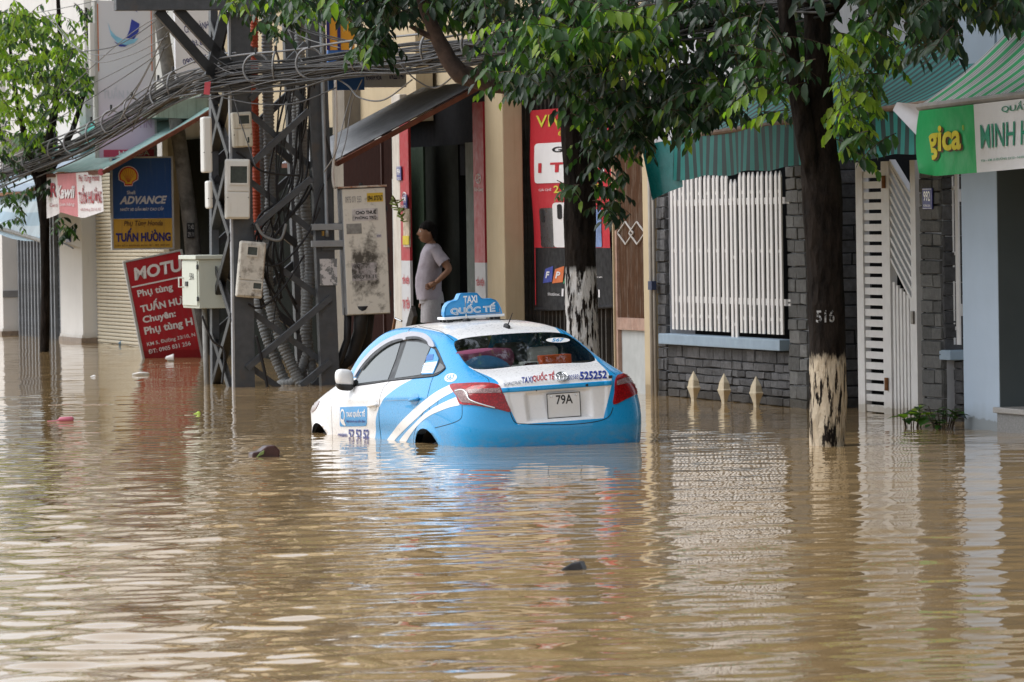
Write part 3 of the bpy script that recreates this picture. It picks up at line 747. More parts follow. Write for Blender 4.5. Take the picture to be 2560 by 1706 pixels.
# ---- mirrors
for sg in (1, -1):
    q = chit(395, 672); mc = Vector((q.x - .02, q.y + .105, q.z + .045))
    mb = MB(CARF); n = 16; m_ = 10
    def mir(u, v):
        a = 2 * math.pi * u; e = math.pi * (v - .5); ce = math.copysign(abs(math.cos(e)) ** .6, math.cos(e)); se = math.copysign(abs(math.sin(e)) ** .75, math.sin(e))
        ca = math.copysign(abs(math.cos(a)) ** .7, math.cos(a)); sa = math.copysign(abs(math.sin(a)) ** .7, math.sin(a))
        x = ca * ce * (.05 if ca < 0 else .085); y = sa * ce * .072; z = se * .072 + y * .12
        return Vector((mc.x + x, (mc.y + y) * sg, mc.z + z))
    mb.grid(mir, n * 2, m_ * 2); mo = mb.out('side_mirror', PAINT, taxi, True)
    mo.data.materials[0] = VWHITE
    mb = MB(CARF); mb.grid(lambda u, v: (lambda p: Vector((p.x + (0 if 1 else 0), mc.y * sg + (p.y - mc.y * sg) * 1.02, mc.z - .012 + (p.z - mc.z) * 1.03 - .018)) if True else p)(mir(u, v * .44)), 32, 10)
    mb.out('mirror_base', BPLAST, mo, True)
    MB(CARF).tube([Vector((mc.x - .06 * 0, (mc.y - .05) * sg, mc.z - .06)), Vector((q.x, (q.y + .0) * sg, q.z - .005))], [.024, .032], 10).out('mirror_arm', BPLAST, mo, True)
# ---- headlamps
hl = cpatch('headlamp', spline([(155, 792), (125, 806), (106, 838), (100, 868), (118, 858), (140, 830)], 3), LCLR, taxi, .006, 10, True)
# ---- aerials
rb = chit(1380, 312)
mb = MB(CARF); mb.tube([rb + Vector((.035, 0, -.012)), rb + Vector((.02, 0, .012)), rb + Vector((-.03, 0, .006)), rb + Vector((-.045, 0, -.008))], [.02, .024, .017, .008], 10); ae = mb.out('aerial_base', RUB, taxi, True)
MB(CARF).tube([rb + Vector((.0, -.002, .008)), rb + Vector((-.055, -.032, .115))], [.006, .0025], 8).out('aerial_rod', RUB, ae)
rb2 = chit(1200, 275) if False else Vector((1.86, .075, .94))
mb = MB(CARF); mb.tube([rb2 + Vector((0, 0, -.01)), rb2 + Vector((0, 0, .008)), rb2 + Vector((0, 0, .018))], [.034, .032, .018], 14); ae2 = mb.out('aerial_base', RUB, taxi, True)
mb = MB(CARF); mb.tube([rb2 + Vector((0, 0, .015)), rb2 + Vector((0, 0, .05))], .007, 8); mb.tube([rb2 + Vector((0, 0, .05)), rb2 + Vector((0, .003, .15))], .0025, 6); mb.out('aerial_rod', CHROME, ae2)
MB(CARF).tube([rb2 + Vector((0, -.03, .004)), Vector((1.85, -.06, .943)), Vector((1.84, -.17, .937)), Vector((1.85, -.27, .925)), Vector((1.86, -.33, .92))], .0035, 6).out('aerial_lead', RUB, ae2)
# ---- roof sign
sgL = CARI @ at(*c1(940, 262), 44.75); sgR = CARI @ at(*c1(1365, 235), 44.6)
sw = .275
SF = CARF @ Matrix.Translation((2.0, -.014, .972)) @ Matrix(((0, 1, 0, 0), (-1, 0, 0, 0), (0, 0, 1, 0), (0, 0, 0, 1)))
def sgn_prof(s=1.0, zo=0.0):
    P = [(-.235, .0), (.232, .0), (.226, .04), (.205, .09), (.185, .115), (.155, .127), (.09, .128), (.068, .140), (.045, .175), (.034, .182), (-.088, .184), (-.100, .176), (-.116, .142), (-.132, .129), (-.175, .122), (-.20, .108), (-.222, .078), (-.233, .04)]
    P = [(x * 1.06, z) for x, z in P]
    return [(x * s, zo + z * s) for x, z in P]
def soft(P): return spline(P, 3)
sgn = MB(SF); sgn.prism(sgn_prof(.94, .012), -.055, .055)
body = sgn.out('roof_sign', VBLUE, taxi, bevel=.008); smooth_by_angle(body, 40)
# rim around the lit face
mb = MB(SF); pr = sgn_prof(1, 0); rimv = []
for P, yy in ((sgn_prof(1.0, 0), -.06), (sgn_prof(1.0, 0), -.02)): rimv.append([(x, yy, z) for x, z in P])
n = len(pr); mb.add(rimv[0] + rimv[1] + [(x, -.056, z) for x, z in sgn_prof(.95, .009)], [(i, (i + 1) % n, n + (i + 1) % n, n + i) for i in range(n)] + [(i, 2 * n + i, 2 * n + (i + 1) % n, (i + 1) % n) for i in range(n)])
mb.out('sign_rim', VBLUE, body)
mb = MB(SF); mb.box(-.258, .258, -.085, .085, -.018, .003); mb.out('sign_tray', VWHITE, body, bevel=.006)
for sx in (-.2, .2):
    for yy in (-.05, .05): MB(SF).box(sx - .025, sx + .025, yy - .015, yy + .015, -.065, -.02).out('sign_foot', BPLAST, body)
text(body, SF, 'TAXI', -.077, .040, .104, .163, VWHITE, -.0585, .03)
text(body, SF, 'QUỐC TẾ', -.192, .195, .014, .098, VWHITE, -.0585, .055)
text(body, SF, 'QUỐC TẾ', -.187, .190, .019, .093, M('grey_blue_print', (.22, .42, .62), .4), -.0597, -.012)
# ---- what lies behind the rear window
shelf = MB(CARF); shelf.box(.53, 1.12, -.50, .50, .555, .585); shelf.out('parcel_shelf', M('grey_felt', (.60, .62, .58), .95, bump=.5, bscale=200), taxi)
FAB = M('grey_beige_fabric', (.66, .66, .60), .9, bump=.3, bscale=150)
for y0, y1 in ((-.50, .50),):
    MB(CARF).box(1.13, 1.25, y0, y1, .1, .59).out('rear_seat', FAB, taxi, bevel=.04)
for yc, xx, w, h in ((.31, 1.2, .13, .13), (-.31, 1.2, .13, .13), (.05, 1.2, .10, .10), (-.33, 2.0, .14, .15), (.33, 2.0, .14, .15)):
    MB(CARF).box(xx - .045, xx + .045, yc - w, yc + w, .59, .59 + h).out('headrest', FAB, taxi, bevel=.035)
for yc in (-.33, .33): MB(CARF).box(1.95, 2.07, yc - .24, yc + .24, .1, .60).out('front_seat', FAB, taxi, bevel=.05)
MB(CARF).box(.60, .70, -.06, .08, .583, .632).out('brake_light_housing', M('pale_plastic', (.45, .47, .44), .5), taxi, bevel=.012)
MB(CARF).box(.592, .604, -.04, .06, .600, .624).out('brake_light', M('dark_red_lens', (.05, .006, .006), .3), taxi)
def cushion(name, ctr, sx, sy, sz, mat, parent, label=None):
    mb = MB(CARF); n = 20
    def fn(u, v):
        a = u * 2 - 1; c = v * 2 - 1
        return None
    for top in (1, -1):
        mb.grid(lambda u, v: Vector((ctr[0] + top * sx * ((1 - abs(2 * u - 1) ** 3.0) * (1 - abs(2 * v - 1) ** 3.0)) ** .6, ctr[1] + (u * 2 - 1) * sy * (1 - .12 * (2 * v - 1) ** 2), ctr[2] + (v * 2 - 1) * sz * (1 - .16 * (2 * u - 1) ** 2))), n, n)
    return mb.out(name, mat, parent, True)
k = NT('two_tone_cushion'); t = k.n('TexCoord'); s = k.n('SeparateXYZ'); k.link(t.outputs['Object'], s.inputs[0])
kz = k.math('ADD', s.outputs[2], k.math('MULTIPLY', k.math('POWER', k.math('SUBTRACT', s.outputs[1], .30), 2.0), 1.8))
kz = k.math('ADD', kz, k.math('MULTIPLY', s.outputs[1], -.10))
k.link(k.mix(k.ramp(kz, 1.213, 1.217), lin((.08, .28, .55)), lin((.20, .045, .10))), k.b.inputs['Base Color']); k.b.inputs['Roughness'].default_value = .85; k.bump(k.noise(60, k.coord(), 3), .2, .01)
cu = thing('cushion', 'plump purple and blue cushion lying behind the taxi rear window', 'cushion', None, mat=CARF @ Matrix.Translation((0, 0, -.55)))
cushion('cover', (.86, .30, .665), .07, .25, .085, k.m, cu)
ti = thing('tissue_box', 'orange-red tissue box on the shelf behind the taxi rear window', 'tissue box', None, mat=CARF @ Matrix.Translation((.80, -.26, .586)))
MB(CARF).box(.74, .86, -.38, -.14, .586, .665).out('carton', M('orange_red_card', (.80, .13, .03), .6), ti, bevel=.004)
st = [(1712 + 78 * math.cos(a), 396 + 16 * math.sin(a)) for a in [6.2832 * i / 28 for i in range(28)]]
so2 = cpatch('window_number', st, VWHITE, CP['rear_window'], .003, 18, edge=False); ctext('567', 1672, 1752, 386, 408, VBLUE, so2, -.02, .02, .2, .005)
flush_text()
# ------------------------------------------------------------------ the row of houses
STONE = M('grey_split_stone', (.080, .080, .084), .85, var=.35, scale=14, bump=.9, bscale=35, island=.45, dirt=(.05, .05, .05), dmin=.5, dmax=.8, dscale=6, tide=0.10)
STONEL = M('pale_split_stone', (.115, .115, .112), .85, var=.3, scale=14, bump=.9, bscale=35, island=.35, dirt=(.08, .08, .08), dmin=.55, dmax=.85, dscale=6, tide=0.10)
MORTAR = M('dark_mortar', (.022, .022, .022), .95, bump=.4)
GREYPL = M('pale_grey_plaster', (.42, .43, .46), .85, var=.1, scale=2, bump=.15, dirt=(.25, .25, .25), dmin=.55, dmax=.9, streak=True)
BLUEPL = M('light_blue_plaster', (.37, .45, .55), .75, var=.06, scale=1.5, bump=.12, bscale=90, dirt=(.30, .35, .40), dmin=.62, dmax=.95, streak=True, tide=0.10)
DARKPL = M('shaded_slate_plaster', (.085, .10, .105), .6, var=.1, scale=2)
CREAM = M('cream_plaster', (.45, .37, .245), .85, var=.08, scale=2, bump=.12, dirt=(.36, .28, .17), dmin=.5, dmax=.95, streak=True, tide=0.12)
WHITEPL = M('white_plaster', (.66, .65, .62), .8, var=.07, scale=2, bump=.1, dirt=(.36, .33, .29), dmin=.55, dmax=.95, streak=True)
WHITEM = M('white_painted_metal', (.60, .59, .585), .45, var=.07, scale=7, dirt=(.40, .34, .27), dmin=.6, dmax=.92, streak=True, dstr=.7, tide=0.07)
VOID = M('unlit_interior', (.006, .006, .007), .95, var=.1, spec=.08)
CONC = M('grey_concrete', (.25, .25, .24), .9, var=.2, scale=6, bump=.4, dirt=(.10, .10, .09), dmin=.5, dmax=.8, streak=True)
STEEL = M('galvanised_steel', (.085, .092, .102), .5, .45, var=.2, scale=10, dirt=(.10, .075, .055), dmin=.56, dmax=.85, dscale=5, bump=.12)
DSTEEL = M('dark_steel', (.035, .037, .04), .5, .4, var=.2, scale=9)
def blocks(parent, name, u0, u1, z0, z1, v, row=.098, wmin=.2, wmax=.5, mat=STONE, depth=.05, seed=1, face='v', vv=None, rough=.007):
    """stones laid in courses; face 'v': on the street front at depth v, face 'u': on a cross wall at u0 running from v to vv"""
    r = random.Random(seed); z = z0; pm = MW[parent.name].inverted() @ FAC
    while z < z1 - .02:
        h = min(row * r.uniform(.9, 1.12), z1 - z)
        if z1 - z - h < .04: h = z1 - z
        lo, hi = (u0, u1) if face == 'v' else (v, vv)
        p = lo
        while p < hi - .01:
            w = r.uniform(wmin, wmax)
            if hi - p - w < wmin * .6: w = hi - p
            g = .006; a, b2, c, d = p + g / 2, p + w - g / 2, z + g / 2, z + h - g / 2; off = r.uniform(-rough, rough)
            mb = MB(); j = lambda: r.uniform(-.006, .006)
            cx, cz = (a + b2) / 2, (c + d) / 2
            fr = [(a + j(), c + j()), (b2 + j(), c + j()), (b2 + j(), d + j()), (a + j(), d + j())]
            ins = [(lerp(x, cx, .0) + (.007 if x < cx else -.007), zc + (.007 if zc < cz else -.007)) for x, zc in fr]
            if face == 'v': V = [(x, v, zc) for x, zc in fr] + [(x, v - depth * .6 + off, zc) for x, zc in fr] + [(x, v - depth + off + j() * .6, zc) for x, zc in ins]
            else: V = [(u0, x, zc) for x, zc in fr] + [(u0 + depth * .6 + off, x, zc) for x, zc in fr] + [(u0 + depth + off + j() * .6, x, zc) for x, zc in ins]
            mb.add(V, [(0, 1, 5, 4), (1, 2, 6, 5), (2, 3, 7, 6), (3, 0, 4, 7), (4, 5, 9, 8), (5, 6, 10, 9), (6, 7, 11, 10), (7, 4, 8, 11), (8, 9, 10, 11)])
            mb.out(name, mat, parent, frame=FAC)
            p += w
        z += h
def fbox(parent, name, x0, x1, y0, y1, v0, v1, mat, bevel=0.0, vref=None):
    """box seen between columns x0..x1 and rows y0..y1 with its street face at v0"""
    u0, u1 = U(x0, v0), U(x1, v0); zt, zb = ZZ((x0 + x1) / 2, y0, v0), ZZ((x0 + x1) / 2, y1, v0)
    return MB(FAC).box(u0, u1, v0, v1, zb, zt).out(name, mat, parent, bevel=bevel)
# ---- stone house
su0, su1 = U(1640), U(2405)
sh = fthing('stone_house', 'grey stone fronted house with white pickets, pillars and light blue sill', 'house', su0, 0)
p0 = U(1662); p1 = U(1967); p2 = U(2013); g0 = U(2050); g1 = U(2300, 0); q1 = U(2350, 0); q2 = U(2405, .12)
ztop = ZZ(1640, 395)
sill_t, sill_b = ZZ(1800, 841), ZZ(1800, 868)
mb = MB(FAC); mb.box(su0, q2 + .8, .0, .25, ztop, 8.5); mb.box(su0, p0, .05, .3, -.6, ztop); mb.box(p1, p2, .05, .3, -.6, ztop); mb.box(g1, q1, .05, .3, -.6, ztop)
mb.out('upper_wall', GREYPL, sh)
mb = MB(FAC); mb.box(p0, p1, .06, .26, -.6, sill_b); mb.box(q1, q2, .16, .3, -.6, ZZ(2380, 900)); mb.out('low_wall', MORTAR, sh)
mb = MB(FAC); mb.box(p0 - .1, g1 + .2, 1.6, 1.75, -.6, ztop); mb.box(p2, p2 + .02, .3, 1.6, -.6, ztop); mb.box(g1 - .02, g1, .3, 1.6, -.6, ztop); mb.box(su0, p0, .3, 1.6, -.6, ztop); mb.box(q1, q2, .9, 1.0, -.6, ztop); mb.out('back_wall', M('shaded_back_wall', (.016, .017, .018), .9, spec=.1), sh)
lw = MB(FAC).box(p0 - .1, p1 - .05, .055, .06, -.35, .02).out('wall_base', MORTAR, sh)
blocks(sh, 'stone', p0, p1, -.15, sill_b - .005, .06, .078, .17, .40, STONE, .04, 3)
blocks(sh, 'stone', su0, p0 - .005, -.15, ztop - .03, .05, .105, .14, .3, STONE, .045, 4)
blocks(sh, 'stone', p1, p2, -.15, ztop - .03, .05, .115, .2, .36, STONEL, .045, 5)
blocks(sh, 'stone', p2 - .003, 0, -.15, ztop - .03, .02, .12, .2, .3, STONE, .03, 6, 'u', .62)  # pillar's return in the darker stone, its shade put into the colour
blocks(sh, 'stone', g1, q1, -.15, ztop - .03, .05, .115, .25, .5, STONEL, .045, 7)
blocks(sh, 'stone', q1 - .003, 0, ZZ(2365, 880, .1), ztop - .03, .02, .12, .14, .2, STONE, .03, 8, 'u', .34)  # darker stone again paints the shade on this pillar's return
blocks(sh, 'stone', q1, q2, -.15, ZZ(2380, 902), .15, .10, .16, .3, STONE, .04, 9)
MB(FAC).box(p0 - .02, p1 - .03, -.07, .1, sill_b, sill_t).out('sill', M('blue_grey_sill', (.22, .29, .36), .6, var=.1), sh, bevel=.008)
MB(FAC).box(q1 - .05, q2 + .02, .0, .25, ZZ(2380, 902), ZZ(2380, 877)).out('sill', MATC['blue_grey_sill'], sh, bevel=.008)
# picket grille
pk = fthing('picket_grille', 'white metal picket grille above the light blue sill of the stone house', 'fence', p0, -.03, sill_t)
zt0 = ZZ(1690, 438, -.03); zb0 = ZZ(1694, 824, -.03); n = 13; w0 = U(1682, -.03); w1 = U(1966, -.03); pitch = (w1 - w0) / n
def picket_mesh(w, h, tip=.05):
    mb = MB()
    for a in (0, w * .64): mb.prism([(a, 0), (a + w * .36, 0), (a + w * .36, h - tip), (a + w * .18, h), (a, h - tip)], -.014, 0)
    for z in (.12, h * .5, h - .2): mb.box(w * .36 - .002, w * .64 + .002, -.004, .001, z, z + .03)
    return mb
pm_ = picket_mesh(pitch * .70, zt0 - zb0); base = pm_.out('picket', WHITEM, pk)
pmesh = base.data; pmesh.transform(MW[pk.name]); bpy.data.objects.remove(base)
for i in range(n):
    dz = -.06 if i == 7 else 0
    link('picket', pmesh, pk, Matrix.Translation((w0 + i * pitch - p0 + .0, random.uniform(-.001, .001), zb0 - sill_t + dz)) @ Matrix.Rotation(random.uniform(-.001, .001), 4, 'Y'))
for yy in (505, 752):
    z = ZZ(1820, yy, .03); MB(FAC).box(w0 - .08, w1, .005, .035, z - .03, z + .03).out('rail', WHITEM, pk)
pk2 = fthing('picket_grille', 'narrow strip of white pickets wedged beside the light blue pillar', 'fence', q1 + .1, .12, ZZ(2390, 870))
z0_, z1_ = ZZ(2392, 862, .12), ZZ(2385, 415, .12)
pm2 = picket_mesh(.22, z1_ - z0_); bb = pm2.out('picket', WHITEM, pk2); bb.data.transform(MW[pk2.name])
bb.matrix_local = Matrix.Translation((U(2379, .12) - q1 - .1, 0, z0_ - ZZ(2390, 870)))
for yy in (490, 775): MB(FAC).box(U(2370, .15), U(2400, .15), .155, .18, ZZ(2385, yy, .15) - .05, ZZ(2385, yy, .15) + .05).out('rail', WHITEM, pk2)
# fence tips standing out of the water
SPEAR = M('pale_yellow_cast_iron', (.46, .40, .29), .7, var=.25, scale=12, dirt=(.30, .22, .13), dmin=.45, dmax=.8, bump=.3)
for i, (x, yt, yb) in enumerate(((1735, 928, 1004), (1811, 934, 1012), (1891, 941, 1020))):
    u = U(x, -.2, yb); top = ZZ(x, yt, -.2)
    sp = fthing('fence_spear', ['pale yellow spear tip in the water, nearest the brown door', 'pale yellow spear tip in the water, middle of three', 'pale yellow spear tip in the water, nearest the whitewashed trunk'][i], 'fence spike', u, -.2, -.1, 'spear tips of a drowned fence')
    mb = MB(FAC); s4 = 4; prof = [(.052, -.1), (.05, .02), (.075, .07), (.115, top * .42), (.12, top * .46), (.105, top * .50), (.085, top * .70), (.004, top)]
    prof = [(r * .95, z) for r, z in prof]; hsh = [(a, b2) for a, b2 in prof]
    for r, z in hsh:
        for q in range(4): mb.v.append(Vector((u + r * math.cos(math.pi / 4 + q * math.pi / 2) * 1.25, -.2 + r * math.sin(math.pi / 4 + q * math.pi / 2) * .45, z)))
    for j in range(len(prof) - 1):
        for q in range(4): mb.f.append((j * 4 + q, j * 4 + (q + 1) % 4, j * 4 + 4 + (q + 1) % 4, j * 4 + 4 + q)); mb.mi.append(0)
    mb.out('spear_head', SPEAR, sp, bevel=.006)
# ---- slatted gate
gv = .22
ga, gb, gc = U(2150, gv), U(2226, gv), U(2299, gv)
gate = fthing('slatted_gate', 'tall white metal gate with horizontal and slanting slats between stone pillars', 'gate', ga, gv)
zt, zb = ZZ(2190, 405, gv), -.25
fr = MB(FAC); sw_ = .13
leaf1 = MB(FAC).box(ga, ga + sw_ * 1.4, gv - .03, gv + .03, zb, zt).out('stile', WHITEM, gate)
MB(FAC).box(gb - sw_ * .9, gb + sw_ * .7, gv - .034, gv + .03, zb, zt).out('stile', WHITEM, gate)
MB(FAC).box(gc - sw_, gc, gv - .03, gv + .03, zb, zt).out('stile', WHITEM, gate)
ys = 436
while ys < 1045:
    z = ZZ(2190, ys, gv); h = 17.5 / 290
    MB(FAC).box(ga + sw_ * 1.4, gb - sw_ * .9, gv - .018, gv + .012, z - h / 2, z + h / 2).out('slat', WHITEM, gate); ys += 26.6
# slanting slats of the upper right leaf
la, lb = gb + sw_ * .7, gc - sw_; zmid_l, zmid_r = ZZ(2240, 700, gv), ZZ(2285, 740, gv)
for i in range(16):
    z = ZZ(2240, 405 + i * 26, gv) + .06; dz = .36
    if z - dz < zmid_r - .12: break
    MB(FAC).bar((la, gv, min(z, zt)), (lb, gv, z - dz), .03, .055, (1, 0, 0) if False else (0, 1, 0)).out('slat', WHITEM, gate)
MB(FAC).box(la, lb, gv - .002, gv + .01, zb, zmid_r).out('panel', WHITEM, gate)
for i in range(6):
    u = lerp(la, lb, (i + .3) / 6); MB(FAC).box(u, u + (lb - la) / 6 * .62, gv - .022, gv - .002, zb, lerp(zmid_l, zmid_r, i / 5) - .02).out('slat', WHITEM, gate)
MB(FAC).box(gc - .11, gc - .05, gv - .05, gv - .03, ZZ(2290, 810, gv), ZZ(2290, 778, gv)).out('lock', M('lock_steel', (.2, .18, .16), .5, .7), gate, bevel=.004)
for yy in (455, 960): MB(FAC).tube([fw(gb, gv - .05, ZZ(2225, yy + 16, gv)), fw(gb, gv - .05, ZZ(2225, yy - 16, gv))], .018, 8).out('hinge', M('rusty_iron', (.20, .09, .04), .9, var=.4, scale=20), gate, frame=Matrix.Identity(4))
# house-number plates
def plate(x0, x1, y0, y1, v, s, label, small=None):
    u0, u1 = U(x0, v, y0), U(x1, v, y0); z1, z0 = ZZ(x0, y0, v), ZZ(x0, y1, v)
    t = fthing('number_plate', label, 'house number', u0, v, z0)
    b_ = MB(FAC).box(u0, u1, v - .01, v + .003, z0, z1).out('plate', M('enamel_blue', (.045, .05, .22), .4, var=.08), t, bevel=.004)
    w = u1 - u0; h = z1 - z0; d = .003
    fr_ = MB(FAC)
    text(t, FAC, s, u0 + .16 * w, u1 - .16 * w, z0 + .38 * h, z1 - .14 * h, VWHITE, v - .013, .02)
    text(t, FAC, small or 'ĐƯỜNG 23/10', u0 + .14 * w, u1 - .14 * w, z0 + .12 * h, z0 + .26 * h, VWHITE, v - .013, .02)
    for a in ((u0 + .05 * w, u1 - .05 * w, z1 - .06 * h, z1 - .04 * h), (u0 + .05 * w, u1 - .05 * w, z0 + .04 * h, z0 + .06 * h)): MB(FAC).box(a[0], a[1], v - .0125, v - .010, a[2], a[3]).out('border', VWHITE, t)
    return t
plate(2308, 2332, 471, 524, -.012, '992', 'blue enamel number plate 992 on the stone pillar beside the white gate')
# ---- pharmacy house on the right
pv = -.35; bu0 = U(2405, pv); bu1 = U(2494, pv)
ph = fthing('pharmacy_house', 'light blue plastered house front with slate green wall and granite step', 'house', bu0, pv)
MB(FAC).box(bu0, bu1, pv, pv + .5, -.6, 8.2).out('pillar', BLUEPL, ph, bevel=.01)
MB(FAC).box(bu1, bu1 + .012, pv + .004, pv + .5, -.6, ZZ(2520, 372, pv)).out('pillar_shade_side', DARKPL, ph)  # dark sheet over the pillar's end: its shade is put into the colour
MB(FAC).box(bu1, bu1 + 7, pv + .55, pv + .75, -.6, 8.2).out('wall', DARKPL, ph)
MB(FAC).box(bu1, bu1 + 7, pv + .02, pv + .55, ZZ(2520, 372, pv), 8.2).out('lintel', BLUEPL, ph)
GRAN = M('speckled_granite', (.20, .20, .20), .5, var=.5, scale=120)
sz = ZZ(2500, 1018, pv)
MB(FAC).box(bu1 - .02, bu1 + 7, pv - .05, pv + .55, sz - .045, sz).out('step_tread', M('granite_tread', (.27, .26, .25), .4, var=.3, scale=90), ph, bevel=.006)
MB(FAC).box(bu1, bu1 + 7, pv - .02, pv + .55, -.6, sz - .045).out('step_riser', GRAN, ph)
# ---- shop with the phone banner and the brown door
cu0 = U(1218); cu1 = U(1262)
sp_ = fthing('corner_shop', 'cream plastered shop house with brown corrugated door and folding gate', 'shop', cu0, 0)
rv = .42
MB(FAC).box(cu0, cu1, 0, .22, -.6, 8.0).out('pillar', CREAM, sp_, bevel=.012)
du0, du1 = U(1548, .06), U(1624, .06)
MB(FAC).box(U(1532), du0, 0, .3, -.6, 2.7).out('door_jamb', CREAM, sp_)
MB(FAC).box(du1, su0 - .02, 0, .3, -.6, 2.7).out('door_jamb', CREAM, sp_)
MB(FAC).box(U(1532), su0 - .02, .02, .3, 2.7, 8.0).out('upper_wall', CREAM, sp_); MB(FAC).box(cu1, U(1532), .02, .3, 3.35, 8.0).out('lintel', CREAM, sp_)
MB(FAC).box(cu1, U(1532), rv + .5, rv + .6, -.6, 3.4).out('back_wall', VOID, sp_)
FOLD = M('folding_gate_steel', (.07, .062, .056), .55, .4, var=.3, scale=12, dirt=(.14, .07, .04), dmin=.55, dmax=.85)
fg = MB(FAC).box(cu1, U(1532), rv + .06, rv + .07, 3.22, 3.35).out('folding_gate', FOLD, sp_)
nb = 46; bu_a, bu_b = U(1300, rv), U(1532, rv)
one = MB().box(0, (bu_b - bu_a) / nb * .42, -.022, .022, -.5, 3.25).out('tmp', FOLD); bm_ = one.data; bpy.data.objects.remove(one)
for i in range(nb):
    p = fw(lerp(bu_a, bu_b, i / nb), rv + (.02 if i % 2 else -.02), 0); link('gate_bar', bm_, fg, MW[fg.name].inverted() @ Matrix.Translation(p) @ Matrix.Rotation(FACROT, 4, 'Z'))
BROWN = M('weathered_brown_sheet', (.13, .065, .035), .75, var=.35, scale=10, stretch=(6, 6, .6), dirt=(.32, .27, .22), dmin=.5, dmax=.78, streak=True, tide=0.10)
door = fthing('corrugated_door', 'brown corrugated sheet door with twin diamonds and pale lower panel', 'door', du0, .08)
zt, zm, zb = 2.66, ZZ(1585, 795, .08), -.3
nrib = 26; ribs = MB(FAC); step = (du1 - du0) / nrib
for i in range(nrib):
    ua = du0 + i * step; ribs.add([(ua, .08, zm), (ua + step * .5, .045, zm), (ua + step, .08, zm), (ua, .08, zt), (ua + step * .5, .045, zt), (ua + step, .08, zt)], [(0, 1, 4, 3), (1, 2, 5, 4)])
ribs.out('ribbed_sheet', BROWN, door)
MB(FAC).box(du0 + .04, du1 - .04, .06, .09, zb, zm - .12).out('lower_panel', M('pale_grey_sheet', (.38, .40, .40), .6, var=.12, dirt=(.25, .13, .07), dmin=.66, dmax=.9, dscale=4), door)
PINK = M('rusty_pink_frame', (.36, .24, .19), .7, var=.25, scale=10, dirt=(.16, .06, .03), dmin=.5, dmax=.75)
for a in ((du0, du0 + .06, zb, zt), (du1 - .06, du1, zb, zt), (du0 + .06, du1 - .06, zm - .12, zm)): MB(FAC).box(a[0], a[1], .02, .10, a[2], a[3]).out('door_frame', PINK, door)
cz_ = ZZ(1584, 583, .03); cw = (du1 - du0)
for off in (-.19, .19):
    c = (du0 + du1) / 2 + off * cw; hw_ = .26 * cw; hh = 28 / 250
    P = [(c - hw_, cz_), (c, cz_ + hh), (c + hw_, cz_), (c, cz_ - hh)]
    mb = MB(FAC)
    for i in range(4): a, b2 = P[i], P[(i + 1) % 4]; mb.bar((a[0], .035, a[1]), (b2[0], .035, b2[1]), .012, .012, (0, 1, 0))
    mb.out('diamond', M('tarnished_white', (.42, .40, .38), .6), door)
pp = fthing('wall_pipes', 'thin grey drain pipes running up beside the brown door', 'pipe', U(1630), -.05)
for x, r in ((1628, .022), (1636, .016)):
    mb = MB(); mb.tube([fw(U(x, -.04), -.04, -.3), fw(U(x, -.04), -.04, 3.4)], r, 8); mb.out('pipe', M('pvc_grey', (.35, .33, .30), .6), pp, True)
MB(FAC).box(U(1627, -.06), U(1636, -.06), -.09, -.04, ZZ(1630, 725, -.06), ZZ(1630, 703, -.06)).out('valve', M('dark_blue_valve', (.03, .04, .08), .5), pp)
# ---- phone banner
bv = .30; bx0, bx1 = U(1333, bv), U(1534, bv)
ban = fthing('phone_banner', 'tall red and black phone shop banner hung on the folding gate', 'banner', bx0, bv)
def BZ(y): return ZZ(1430, y, bv)
def BX(x): return U(x, bv)
RED = M('banner_red', (.42, .018, .03), .55, var=.06, scale=2); BLK = M('banner_black', (.010, .010, .012), .6, var=.1, spec=.2); BWH = M('banner_white', (.66, .65, .66), .55, var=.04); YEL = M('banner_lime', (.55, .52, .05), .5, var=.05)
def sheet(parent, name, x0, x1, y0, y1, mat, dv, nu=16, nv=30, corner=None):
    def fn(s, t):
        x = lerp(x0, x1, s); y = lerp(y1, y0, t); u = BX(x); z = BZ(y)
        wob = .014 * math.sin(u * 3.1 + z * 1.3) + .01 * math.sin(z * 4.7 + u)
        if corner: z += corner(s, t)
        return (u, bv + wob - dv, z)
    return MB(FAC).grid(fn, nu, nv).out(name, mat, parent, True)
top = sheet(ban, 'red_field', 1333, 1530, 268, 620, RED, 0)
bot = sheet(ban, 'black_field', 1336, 1532, 620, 778, BLK, 0.0, corner=lambda s, t: .06 * s * (1 - t) - .02 * (1 - s) * (1 - t))
MB(FAC).tube([(BX(1337), bv, BZ(778)), (BX(1440), bv, BZ(772)), (BX(1542), bv - .02, BZ(762))], .018, 8).out('bottom_rod', BLK, ban)
def roundrect(x0, x1, y0, y1, r):
    P = []
    for cx, cy, a0 in ((x1 - r, y0 + r, -90), (x1 - r, y1 - r, 0), (x0 + r, y1 - r, 90), (x0 + r, y0 + r, 180)):
        for i in range(5): a = math.radians(a0 + 22.5 * i); P.append((cx + r * math.cos(a), cy + r * math.sin(a)))
    return P
def bpoly(parent, name, P, mat, dv):
    V, Fc, B = fill_poly(P, 18)
    mb = MB(FAC); vs = []
    for x, y in V:
        u = BX(x); z = BZ(y); vs.append((u, bv + .014 * math.sin(u * 3.1 + z * 1.3) + .01 * math.sin(z * 4.7 + u) - dv, z))
    mb.add(vs, [tuple(reversed(f)) for f in Fc]); return mb.out(name, mat, parent)
